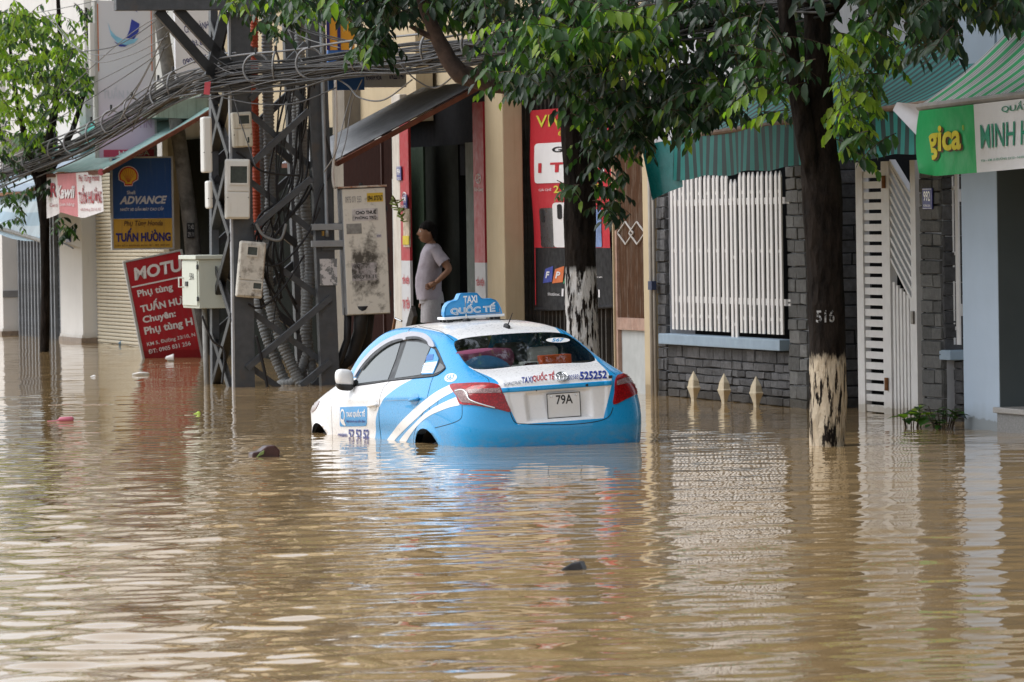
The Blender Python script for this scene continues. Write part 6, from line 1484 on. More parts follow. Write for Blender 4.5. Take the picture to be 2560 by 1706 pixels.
# ---- overhead cable bundles
def bundle(name, label, pts, n, rad, ring_at, seed, ring_r=.15, mess=None, rmin=.005, rmax=.0115):
    r = random.Random(seed); P = [at(*p) for p in pts]
    t = thing(name, label, 'cables', P[len(P) // 2])
    CM = [M('cable_black', (.014, .014, .015), .5, var=.3, scale=3), M('cable_grey', (.032, .032, .035), .55, var=.3, scale=3), M('cable_dust', (.055, .052, .05), .7, var=.3, scale=3)]
    for i in range(n):
        a = r.uniform(0, 6.28); q = rad * math.sqrt(r.random()); sag = r.uniform(-.02, .02); Q = []
        for j, p in enumerate(P):
            a2 = a + r.uniform(-.55, .55); q2 = q * r.uniform(.8, 1.2); Q.append(p + Vector((q2 * math.cos(a2) * .5, q2 * math.cos(a2) * .2, q2 * math.sin(a2) + sag)))
        wire(Q, r.uniform(rmin, rmax), r.choice(CM), t, None, 5)
    up = Vector((0, 0, ring_r * 1.05 + rad * .5)); mM = M('messenger_wire', (.20, .20, .205), .5, .5)
    wire([p + up for p in P], .011, mM, t, None, 5, 'messenger_wire')
    RG = M('ring_grey', (.22, .22, .225), .5, .3, var=.2)
    for k_, s in enumerate(ring_at):
        i = int(s); f = s - i; c = P[i].lerp(P[min(i + 1, len(P) - 1)], f) + Vector((0, 0, rad * .5)); d = (P[min(i + 1, len(P) - 1)] - P[max(i - 1, 0)] if f < .001 else P[i + 1] - P[i]).normalized()
        side = d.cross(Vector((0, 0, 1))).normalized(); upv = side.cross(d); tw = r.uniform(.5, 1.0) * (1 if k_ % 2 else -1)
        ax = (side * math.cos(tw) + d * math.sin(tw)).normalized(); Q = [c + ax * (ring_r * .95 * math.cos(q)) + upv * (ring_r * math.sin(q)) for q in [6.2832 * i_ / 22 for i_ in range(23)]]
        MB().tube(Q, .0125, 6, False).out('cable_ring', RG, t, True); top_ = c + upv * ring_r; MB().tube([top_, top_ + upv * .07], .016, 6).out('ring_clamp', DSTEEL, t)
    return t
bl = [(-80, 475, 84), (0, 448, 81), (110, 402, 77), (210, 362, 73.5), (310, 305, 70), (420, 238, 66), (520, 196, 61.5), (590, 190, 59.3)]
bundle('cable_bundle', 'thick sagging bundle of overhead cables left of the lattice pole', bl, 46, .17, [.6, 1.2, 1.7, 2.3, 2.75, 3.2, 3.7, 4.2, 4.8, 5.15], 3, .15)
br_ = [(500, 212, 60), (600, 194, 58.8), (740, 182, 57.3), (880, 162, 55.3), (1030, 150, 53.2), (1190, 132, 51), (1400, 105, 48.8), (1620, 70, 46.5), (1850, 25, 44), (2080, -25, 41.5)]
bundle('cable_bundle', 'thick bundle of overhead cables running right from the lattice pole through leaves', br_, 46, .155, [1.3, 1.65, 2.25, 3.1, 3.35, 4.3, 5.0, 5.5, 6.0, 7.15, 8.0], 4, .15)
def stray(label, sets, seed, mat=None):
    r = random.Random(seed); t = thing('stray_wires', label, 'wires', at(*sets[0][len(sets[0]) // 2])); mt = [M('stray_dark', (.03, .03, .032), .5), M('stray_grey', (.14, .14, .145), .5)]
    for s in sets: wire([at(*p) for p in s], r.choice((.004, .006, .008)), r.choice(mt), t, None, 10)
    return t
stray('thin overhead wires crossing the tall white sign', [[(-20, 50, 80), (160, 20, 74), (330, -20, 68)], [(200, 130, 72), (290, 115, 70), (380, 60, 67), (420, 20, 65)], [(100, 20, 76), (200, 125, 72), (300, 130, 70), (420, 60, 66)], [(120, 30, 76), (220, 148, 72), (320, 140, 69), (420, 90, 65)], [(0, 290, 80), (120, 250, 76), (240, 205, 72), (420, 110, 65)], [(60, 350, 79), (300, 200, 70), (430, 110, 64)], [(150, 240, 74), (320, 90, 70), (420, 30, 66)], [(270, 290, 70), (340, 220, 67), (400, 110, 64), (440, 60, 62)], [(300, 300, 69), (360, 190, 66), (405, 100, 63)], [(330, 330, 68), (360, 250, 66), (410, 120, 63)], [(30, 390, 79), (120, 270, 76), (182, 130, 73)]], 1)
stray('tangle of thin wires round the head of the lattice pole', [[(480, 100, 60), (560, 160, 59), (640, 195, 58.4), (720, 200, 57.5)], [(500, 130, 60), (560, 175, 59), (620, 190, 58.5)], [(520, 250, 59), (600, 225, 58.5), (700, 200, 57.5), (800, 205, 56.5)], [(560, 245, 59), (640, 260, 58), (740, 258, 57), (840, 220, 56)], [(640, 30, 59), (720, 60, 58), (800, 85, 57), (900, 110, 56), (960, 130, 55)], [(650, 25, 59), (740, 70, 57.6), (840, 100, 56.4), (930, 112, 55.5)], [(660, 40, 59), (760, 95, 57), (850, 120, 56)], [(700, 50, 58), (725, 85, 57.8), (740, 130, 57.5), (760, 160, 57)], [(830, 190, 56), (870, 215, 55.8), (900, 245, 55.5), (960, 250, 55), (1030, 200, 54)], [(1000, 160, 53), (1040, 200, 53), (1090, 220, 53), (1140, 185, 52)], [(1045, 60, 53), (1150, 75, 52), (1280, 100, 51), (1400, 110, 50)], [(880, 230, 56), (860, 300, 56), (840, 380, 56), (810, 430, 57)], [(905, 200, 55.5), (880, 260, 56), (865, 350, 56), (850, 400, 56)], [(560, 190, 59), (580, 230, 59), (600, 300, 58.8), (640, 420, 58.5)]], 2)
stray('single pale wire slanting in front of the right foliage', [[(1620, 100, 45), (1800, 75, 44), (1990, 35, 43), (2090, 5, 42)], [(1440, 25, 47), (1550, 5, 46), (1620, -20, 45)], [(1225, 160, 50), (1228, 185, 50), (1260, 180, 49.5), (1310, 150, 49)]], 3)
# small red tag hanging on the cables
tg = thing('cable_tag', 'small pink-red tag hanging from the cables at the lattice pole', 'tag', at(519, 218, 59.0)); MB().add([at(512, 206, 59), at(527, 204, 59), at(524, 238, 59), at(509, 236, 59)], [(0, 1, 2, 3)]).out('card', M('tag_red', (.50, .08, .10), .7), tg, solid=.006)
flush_text()
# ------------------------------------------------------------------ street trees
def leaf_mat(name, c1_, c2_, trans=.35, rough=.40):
    k = NT(name); g = k.n('NewGeometry'); oi = k.n('ObjectInfo'); r = k.math('FRACT', k.math('ADD', g.outputs['Random Per Island'], oi.outputs['Random']))
    col = k.mix(r, lin(c1_), lin(c2_)); n = k.ramp(k.noise(30, k.coord(), 3), .3, .7, .85, 1.1); vm = k.n('VectorMath', operation='SCALE'); k.link(col, vm.inputs[0]); k.link(n, vm.inputs[3])
    k.link(vm.outputs[0], k.b.inputs['Base Color']); k.b.inputs['Roughness'].default_value = rough; k.b.inputs['Specular IOR Level'].default_value = .38
    out = [q for q in k.t.nodes if q.type == 'OUTPUT_MATERIAL'][0]; tl = k.n('BsdfTranslucent'); v2 = k.n('VectorMath', operation='MULTIPLY'); k.link(vm.outputs[0], v2.inputs[0]); v2.inputs[1].default_value = (1.5, 1.7, .7); k.link(v2.outputs[0], tl.inputs[0])
    mx = k.n('MixShader'); mx.inputs[0].default_value = trans; k.link(k.b.outputs[0], mx.inputs[1]); k.link(tl.outputs[0], mx.inputs[2]); k.link(mx.outputs[0], out.inputs[0]); return k.m
LEAFM = [leaf_mat('leaf_dark', (.006, .020, .008), (.018, .048, .014), .18), leaf_mat('leaf_mid', (.024, .072, .016), (.048, .115, .024), .35), leaf_mat('leaf_young', (.12, .24, .022), (.24, .33, .045), .5)]
LV = np.array([(0, 0, 0), (.3, 0, -.02), (.65, 0, -.05), (1, 0, -.14), (.24, .19, .05), (.6, .2, .02), (.24, -.19, .05), (.6, -.2, .02)])
LF = [(0, 1, 4), (1, 2, 5, 4), (2, 3, 5), (0, 6, 1), (1, 6, 7, 2), (2, 7, 3)]
LMESH = []
for mi in range(3):
    for w in (.85, 1.1):
        me = bpy.data.meshes.new('leaf'); me.from_pydata([(x, y * w, z) for x, y, z in LV.tolist()], [], LF); me.materials.append(LEAFM[mi]); me.shade_smooth(); LMESH.append(me)
def crown(tree, leaves, twigs, nparts=300):
    """leaves: list of (Matrix, material index); the largest in view become leaf parts, the rest one mass"""
    inv = MW[tree.name].inverted()
    def vis(mt):
        p = mt.translation; d = p - CAM; w = d.dot(_fw); x = 1280 + FPX * d.dot(_ex) / w; y = 853 - FPX * d.dot(_ey) / w
        return (-20 < x < 2580 and -10 < y < 1700), w
    order = sorted(range(len(leaves)), key=lambda i: (not vis(leaves[i][0])[0], vis(leaves[i][0])[1] - 25 * leaves[i][0].to_scale().x))
    part = set(order[:nparts]) if nparts else set()
    V = []; Fc = []; MI = []
    for i, (mt, mi) in enumerate(leaves):
        if i in part:
            link('leaf', LMESH[mi * 2 + i % 2], tree, inv @ mt)
        else:
            b = len(V); A = np.array(inv @ mt); q = LV @ A[:3, :3].T + A[:3, 3]; V.extend(map(tuple, q)); Fc.extend(tuple(j + b for j in f) for f in LF); MI.extend([mi] * 6)
    me = bpy.data.meshes.new('crown'); me.from_pydata(V, [], Fc)
    for m_ in LEAFM: me.materials.append(m_)
    me.polygons.foreach_set('material_index', MI); me.shade_smooth(); o = link('crown', me, tree); props(o, kind='stuff')
    if twigs.v: props(twigs.out('twigs', M('twig_bark', (.05, .035, .022), .8), tree), kind='stuff')
def spray(r, P, dirv, L, nl, ls, probs, leaves, twigs, droop=.5, hang=.6):
    """a drooping spray: a thin stalk with leaves left and right, hanging"""
    d = Vector(dirv).normalized(); pts = [P.copy()]; p = P.copy(); seg = 6
    for i in range(seg):
        d = (d + Vector((0, 0, -droop / seg)) + Vector((r.uniform(-.06, .06), r.uniform(-.06, .06), 0))).normalized(); p = p + d * (L / seg); pts.append(p.copy())
    twigs.tube(pts, [.005 * (1 - .6 * i / seg) for i in range(seg + 1)], 4, False)
    base_mi = r.choices((0, 1, 2), probs)[0]
    for i in range(nl):
        s = (i + .6) / nl * seg; k_ = min(int(s), seg - 1); q = pts[k_].lerp(pts[k_ + 1], s - k_); dd = (pts[k_ + 1] - pts[k_]).normalized()
        side = dd.cross(Vector((0, 0, 1)));
        if side.length < .1: side = Vector((1, 0, 0))
        side.normalize(); sg = 1 if i % 2 else -1
        ld = (side * sg * r.uniform(.5, 1.0) + dd * r.uniform(.2, .6) + Vector((0, 0, -hang * r.uniform(.5, 1.6)))).normalized()
        nrm = (Vector((0, -.35, 1)) + Vector((r.uniform(-.5, .5), r.uniform(-.5, .5), 0))); x = ld; y = nrm.cross(x)
        if y.length < .05: y = Vector((0, 1, 0)).cross(x)
        y.normalize(); z = x.cross(y); S = ls * r.uniform(.6, 1.25) * (1 - .3 * (i / nl))
        mi = base_mi if r.random() < .75 else r.choices((0, 1, 2), probs)[0]
        if i > nl * .8 and base_mi == 1 and r.random() < .5: mi = 2
        mt = Matrix(((x.x * S, y.x * S, z.x * S, q.x), (x.y * S, y.y * S, z.y * S, q.y), (x.z * S, y.z * S, z.z * S, q.z), (0, 0, 0, 1))); leaves.append((mt, mi))
def inside(x, y, poly):
    c = False; n = len(poly)
    for i in range(n):
        x1, y1 = poly[i]; x2, y2 = poly[(i + 1) % n]
        if (y1 > y) != (y2 > y) and x < (x2 - x1) * (y - y1) / (y2 - y1) + x1: c = not c
    return c
def fill(r, poly, Y0, Y1, n, ls, probs, leaves, twigs, L=(.35, .75), hang=.7, droop=.7, nl=(8, 14)):
    xs = [p[0] for p in poly]; ys = [p[1] for p in poly]; c = 0; tries = 0
    while c < n and tries < n * 40:
        tries += 1; x = r.uniform(min(xs), max(xs)); y = r.uniform(min(ys), max(ys))
        if not inside(x, y, poly): continue
        c += 1; Y = r.uniform(Y0, Y1); P = at(x, y, Y); a = r.uniform(0, 6.283)
        d = Vector((math.cos(a), math.sin(a), r.uniform(-.5, .25))); LL = r.uniform(*L)
        P = P - d.normalized() * LL * .35 + Vector((0, 0, LL * .18)); spray(r, P, d, LL, r.randint(*nl), ls, probs, leaves, twigs, droop, hang)
def bark(name, ztop, wash, noise_amp=.14, peel=.5):
    k = NT(name); v = k.coord((1, 1, .35)); n1 = k.noise(13, v, 6, .7); n2 = k.noise(34, v, 5, .7); tc = k.n('TexCoord'); s = k.n('SeparateXYZ'); k.link(tc.outputs['Object'], s.inputs[0])
    dark = k.mix(k.ramp(n1, .35, .7), lin((.005, .004, .0035)), lin((.028, .021, .017)))
    lim = k.math('ADD', ztop, k.math('MULTIPLY', k.math('SUBTRACT', n1, .5), noise_amp * 2)); m_ = k.ramp(k.math('SUBTRACT', lim, s.outputs[2]), -.01, .05)
    n3 = k.noise(30, k.coord((1, 1, .13)), 4, .6); n4 = k.noise(7, k.coord((1, 1, .4)), 5, .6)
    crack = k.ramp(k.math('ADD', k.math('MULTIPLY', n3, .55), k.math('ADD', k.math('MULTIPLY', n4, .30), k.math('MULTIPLY', n2, .15))), peel - .055, peel - .015)
    k.link(k.mix(k.math('MULTIPLY', m_, crack), dark, lin(wash)), k.b.inputs['Base Color']); k.b.inputs['Roughness'].default_value = .95; k.b.inputs['Specular IOR Level'].default_value = .12
    vo = k.n('TexVoronoi'); vo.inputs['Scale'].default_value = 16; k.link(k.coord((1, 1, .3)), vo.inputs[0])
    k.bump(k.math('ADD', n1, k.math('MULTIPLY', vo.outputs['Distance'], .8)), .95, .06); return k.m
def trunk(tree, pts, mat, nm='trunk', n=18, seed=1, knob=.085):
    r = random.Random(seed); P = []; R = []
    for i in range(len(pts) - 1):
        for q in range(8):
            t = q / 8; a, b2 = pts[i], pts[i + 1]; P.append(a[0].lerp(b2[0], t)); R.append(lerp(a[1], b2[1], t))
    P.append(pts[-1][0]); R.append(pts[-1][1]); mb = MB(); mb.tube(P, R, n)
    for v in mb.v[:]:
        pass
    for i in range(len(P)):
        for k_ in range(n):
            v = mb.v[i * n + k_]; c = P[i]; a = 6.2832 * k_ / n; z = c.z
            s = 1 + knob * (math.sin(3 * a + z * 1.7 + seed) * .5 + math.sin(5 * a - z * 3.1) * .3 + math.sin(z * 9 + 2 * a) * .35) + r.uniform(-.015, .015); mb.v[i * n + k_] = c + (v - c) * s
    return mb.out(nm, mat, tree, True)
def px_r(w, Y): return w / 2 * Y / FPX
# right tree
base = W(2067, 1114); Yr = base.y
tr = thing('street_tree', 'dark street tree numbered 516 with cream whitewashed foot in the water', 'tree', (base.x, base.y, -.6))
BK = bark('bark_cream_wash', ZZ(2067, 893, -2.3) + .62, (.52, .44, .33), .12, .512)
trunk(tr, [(at(2066, 1230, Yr), px_r(101, Yr)), (at(2067, 1114, Yr), px_r(92, Yr)), (at(2070, 990, Yr), px_r(90, Yr)), (at(2068, 880, Yr), px_r(92, Yr)), (at(2062, 700, Yr), px_r(92, Yr)), (at(2056, 540, Yr), px_r(96, Yr)), (at(2050, 420, Yr), px_r(101, Yr)), (at(2049, 330, Yr), px_r(77, Yr)), (at(2046, 150, Yr), px_r(67, Yr)), (at(2043, -40, Yr), px_r(63, Yr)), (at(2030, -400, Yr + .3), px_r(48, Yr)), (at(1990, -800, Yr + .6), px_r(29, Yr))], BK, seed=2)
trunk(tr, [(at(2040, 470, Yr - .05), px_r(50, Yr)), (at(2018, 360, Yr - .1), px_r(52, Yr)), (at(2000, 260, Yr - .1), px_r(46, Yr)), (at(1978, 140, Yr - .1), px_r(42, Yr)), (at(1960, -20, Yr - .1), px_r(38, Yr)), (at(1900, -300, Yr - .3), px_r(30, Yr)), (at(1780, -560, Yr - .5), px_r(18, Yr))], BK, 'limb', 14, 3)
trunk(tr, [(at(2046, 60, Yr), px_r(40, Yr)), (at(2150, -60, Yr - .3), px_r(30, Yr)), (at(2320, -120, Yr - .6), px_r(22, Yr)), (at(2520, -160, Yr - 1), px_r(12, Yr))], BK, 'limb', 10, 4)
def tr_text(P):
    out = []
    for p in P:
        c = at(2062, p.z, Yr); R_ = px_r(88, Yr); o = (p.x - 2062) * Yr / FPX; o = max(-R_ * .95, min(R_ * .95, o)); out.append(c + Vector((o, -math.sqrt(max(0, R_ * R_ - o * o)) - .012, 0)))
    return out
text(tr, None, '516', 2038, 2084, 775, 806, M('chalk_white', (.30, .30, .30), .9, var=.5, scale=30, dirt=(.02, .02, .02), dmin=.5, dmax=.56, dscale=40), 0, .02, post=lambda P: tr_text([Vector((p.x, 0, 775 + 806 - p.z)) for p in P]))
r = random.Random(21); lv = []; tw = MB()
DARK = (.82, .16, .02); MIDP = (.45, .42, .13); BRT = (.12, .45, .43)
fill(r, [(2095, 60), (2200, 40), (2250, 120), (2200, 210), (2160, 290), (2120, 340), (2095, 260)], 40.6, 42.6, 46, .135, BRT, lv, tw, (.25, .5))
fill(r, [(2100, 290), (2170, 280), (2200, 370), (2180, 400), (2110, 400)], 41, 42.8, 15, .14, (.4, .5, .1), lv, tw, (.25, .45))
fill(r, [(2100, -80), (2620, -80), (2620, -10), (2540, 20), (2440, 20), (2330, 40), (2200, 20)], 38.8, 41.4, 95, .15, DARK, lv, tw, (.3, .6))
fill(r, [(2290, 40), (2390, 50), (2380, 150), (2330, 170), (2290, 130)], 39.2, 41, 14, .15, DARK, lv, tw, (.3, .5))
fill(r, [(2470, 20), (2590, 20), (2560, 80), (2500, 80)], 39, 41, 8, .15, DARK, lv, tw, (.3, .5))
fill(r, [(1820, 40), (2030, 40), (2010, 200), (1930, 300), (1850, 260)], 41.4, 44, 60, .14, MIDP, lv, tw, (.3, .55))
fill(r, [(1650, -1100), (2900, -1100), (2900, -30), (1650, -30)], 38, 46, 620, .19, DARK, lv, tw, (.4, .8))
fill(r, [(2150, -40), (2620, -40), (2600, 10), (2200, 25)], 40, 43.5, 60, .15, DARK, lv, tw, (.3, .5))
fill(r, [(1700, -40), (2090, -40), (2090, 110), (1880, 70), (1700, 60)], 42.6, 45.5, 55, .15, DARK, lv, tw, (.3, .55))
crown(tr, lv, tw)
# middle tree
mo_ = fw(0, -2.2); mY = on_plane(1455, 700, fw(0, -2.2), FI).y; b0_ = at(1460, 1000, mY)
tm = thing('street_tree', 'dark leafy street tree with white painted lower trunk behind the taxi', 'tree', (b0_.x, b0_.y, -.6))
BKW = bark('bark_white_wash', at(1455, 668, mY).z + .6, (.56, .55, .54), .05, .53)
trunk(tm, [(at(1462, 1080, mY), px_r(95, mY)), (at(1460, 950, mY), px_r(88, mY)), (at(1456, 800, mY), px_r(82, mY)), (at(1453, 650, mY), px_r(80, mY)), (at(1450, 500, mY), px_r(80, mY)), (at(1446, 380, mY), px_r(82, mY)), (at(1438, 260, mY), px_r(78, mY)), (at(1425, 120, mY), px_r(70, mY)), (at(1400, -80, mY), px_r(60, mY)), (at(1380, -420, mY), px_r(42, mY)), (at(1350, -800, mY), px_r(24, mY))], BKW, seed=5)
BRB = bark('bark_brown', -9, (.1, .1, .1)); 
kb = NT('branch_bark'); kb.link(kb.mix(kb.ramp(kb.noise(9, kb.coord(), 5), .35, .7), lin((.035, .022, .018)), lin((.095, .06, .048))), kb.b.inputs['Base Color']); kb.b.inputs['Roughness'].default_value = .85; kb.bump(kb.noise(40, kb.coord(), 5), .5, .01)
trunk(tm, [(at(1430, 190, mY), px_r(60, mY)), (at(1320, 215, mY - .2), px_r(54, mY)), (at(1220, 205, mY - .3), px_r(52, mY)), (at(1150, 185, mY - .4), px_r(48, mY)), (at(1122, 150, mY - .4), px_r(42, mY)), (at(1092, 90, mY - .4), px_r(36, mY)), (at(1066, 30, mY - .4), px_r(32, mY)), (at(1045, -40, mY - .4), px_r(30, mY)), (at(960, -260, mY - .5), px_r(20, mY))], kb.m, 'limb', 12, 6)
trunk(tm, [(at(1095, 100, mY - .4), px_r(18, mY)), (at(1060, 85, mY - .4), px_r(15, mY)), (at(1025, 65, mY - .45), px_r(11, mY))], kb.m, 'limb', 8, 7)
trunk(tm, [(at(1440, 120, mY), px_r(46, mY)), (at(1560, 20, mY - .6), px_r(36, mY)), (at(1700, -120, mY - 1.5), px_r(24, mY)), (at(1900, -260, mY - 2.5), px_r(12, mY))], BKW, 'limb', 10, 8)
lv = []; tw = MB(); r = random.Random(31)
fill(r, [(1180, 0), (1700, -20), (1980, 20), (1960, 180), (1800, 300), (1560, 300), (1400, 260), (1280, 210), (1190, 140)], mY - 4.4, mY - 1.0, 300, .145, DARK, lv, tw, (.35, .7))
fill(r, [(1310, 20), (1480, -10), (1620, 50), (1680, 90), (1560, 120), (1420, 140), (1300, 120)], mY - 5.4, mY - 4.4, 34, .16, (.05, .7, .25), lv, tw, (.5, .9), .9, .35, (12, 17))
fill(r, [(1290, 60), (1640, 30), (1650, 200), (1500, 200), (1300, 170)], mY - 4.8, mY - 3.4, 60, .145, (.3, .55, .15), lv, tw, (.35, .7))
fill(r, [(1225, 180), (1380, 170), (1330, 215), (1300, 240), (1240, 230)], mY - 2.5, mY - 1, 24, .145, (.5, .45, .05), lv, tw, (.3, .5))
fill(r, [(1450, 230), (1560, 240), (1560, 360), (1540, 430), (1500, 410), (1460, 330)], mY - 2.2, mY - .6, 40, .14, (.7, .29, .01), lv, tw, (.3, .55))
fill(r, [(1400, 480), (1440, 470), (1400, 505), (1350, 510), (1350, 490)], mY - .8, mY - .5, 2, .13, (.4, .5, .1), lv, tw, (.3, .4))
fill(r, [(1505, 440), (1545, 440), (1540, 540), (1515, 550)], mY - 1.4, mY - .6, 12, .13, (.6, .38, .02), lv, tw, (.3, .5))
fill(r, [(1560, 250), (1700, 240), (1680, 310), (1600, 370), (1570, 350)], mY - 3, mY - 1, 34, .145, DARK, lv, tw, (.3, .6))
fill(r, [(1690, 230), (1840, 210), (1830, 290), (1780, 320), (1700, 300)], mY - 5, mY - 2.5, 34, .15, (.6, .33, .07), lv, tw, (.3, .6))
fill(r, [(940, -40), (1250, -40), (1250, 80), (1120, 60), (960, 40)], mY - 1, mY + 1, 85, .15, (.8, .18, .02), lv, tw, (.3, .55))
fill(r, [(870, 0), (960, 0), (970, 130), (900, 150)], mY - .5, mY + .6, 26, .15, (.7, .28, .02), lv, tw, (.3, .5))
fill(r, [(540, -30), (880, -30), (860, 40), (760, 60), (680, 90), (640, 20), (560, 50)], 56, 58, 34, .14, (.35, .5, .15), lv, tw, (.3, .5))
fill(r, [(850, -900), (1950, -900), (1950, -30), (850, -30)], mY - 4, mY + 2, 620, .19, DARK, lv, tw, (.4, .8))
fill(r, [(600, -40), (1000, -40), (980, 30), (800, 40), (620, 10)], mY - 1, mY + 3, 40, .15, (.6, .35, .05), lv, tw, (.3, .5))
crown(tm, lv, tw)
# far left tree
lb = W(110, 880); lY = lb.y
tl_ = thing('street_tree', 'slim dark street tree with light green crown at the far left', 'tree', (lb.x, lb.y, -.6))
kd = bark('bark_far', at(110, 700, lY).z + .6, (.30, .29, .27), .4, .66)
trunk(tl_, [(at(111, 960, lY), px_r(26, lY)), (at(111, 880, lY), px_r(24, lY)), (at(113, 700, lY), px_r(22, lY)), (at(112, 560, lY), px_r(24, lY)), (at(104, 470, lY), px_r(34, lY)), (at(118, 380, lY), px_r(24, lY)), (at(140, 260, lY), px_r(18, lY)), (at(150, 100, lY), px_r(12, lY)), (at(140, -100, lY), px_r(8, lY))], kd, seed=9)
trunk(tl_, [(at(106, 480, lY), px_r(24, lY)), (at(70, 380, lY), px_r(16, lY)), (at(40, 240, lY), px_r(12, lY)), (at(20, 80, lY), px_r(7, lY))], kd, 'limb', 8, 10)
trunk(tl_, [(at(108, 460, lY), px_r(20, lY)), (at(180, 330, lY), px_r(14, lY)), (at(228, 180, lY), px_r(9, lY)), (at(215, 20, lY), px_r(6, lY))], kd, 'limb', 8, 11)
lv = []; tw = MB(); r = random.Random(41)
fill(r, [(-60, 60), (60, 10), (150, 60), (235, 200), (225, 260), (150, 330), (60, 380), (-60, 380)], lY - 2.4, lY + 1, 190, .125, (.06, .40, .54), lv, tw, (.35, .7), .8, .6, (9, 15))
fill(r, [(-40, 40), (60, 20), (180, 90), (210, 200), (120, 250), (-40, 260)], lY - 3, lY - 1.6, 75, .13, (.02, .22, .76), lv, tw, (.4, .8), .9, .5, (10, 16))
fill(r, [(-40, 330), (200, 330), (160, 420), (60, 470), (-40, 460)], lY - 1, lY + .8, 30, .115, (.8, .2, 0), lv, tw, (.3, .6))
fill(r, [(150, 20), (235, 0), (235, 90), (180, 90)], lY - 1, lY + 1, 12, .11, (.1, .4, .5), lv, tw, (.3, .6))
fill(r, [(0, 480), (70, 480), (60, 560), (10, 570)], lY - 1.6, lY - .8, 9, .13, (.5, .5, 0), lv, tw, (.3, .6)); fill(r, [(150, 545), (195, 545), (190, 590), (160, 590)], lY - 1.6, lY - .8, 5, .14, (.6, .4, 0), lv, tw, (.3, .5)); fill(r, [(90, 470), (130, 450), (120, 500)], lY - .5, lY + .3, 6, .12, (.9, .1, 0), lv, tw, (.3, .5))
fill(r, [(-260, -620), (300, -620), (300, 0), (-260, 0)], lY - 2, lY + 2, 190, .15, (.4, .5, .1), lv, tw, (.4, .8))
crown(tl_, lv, tw)
flush_text()
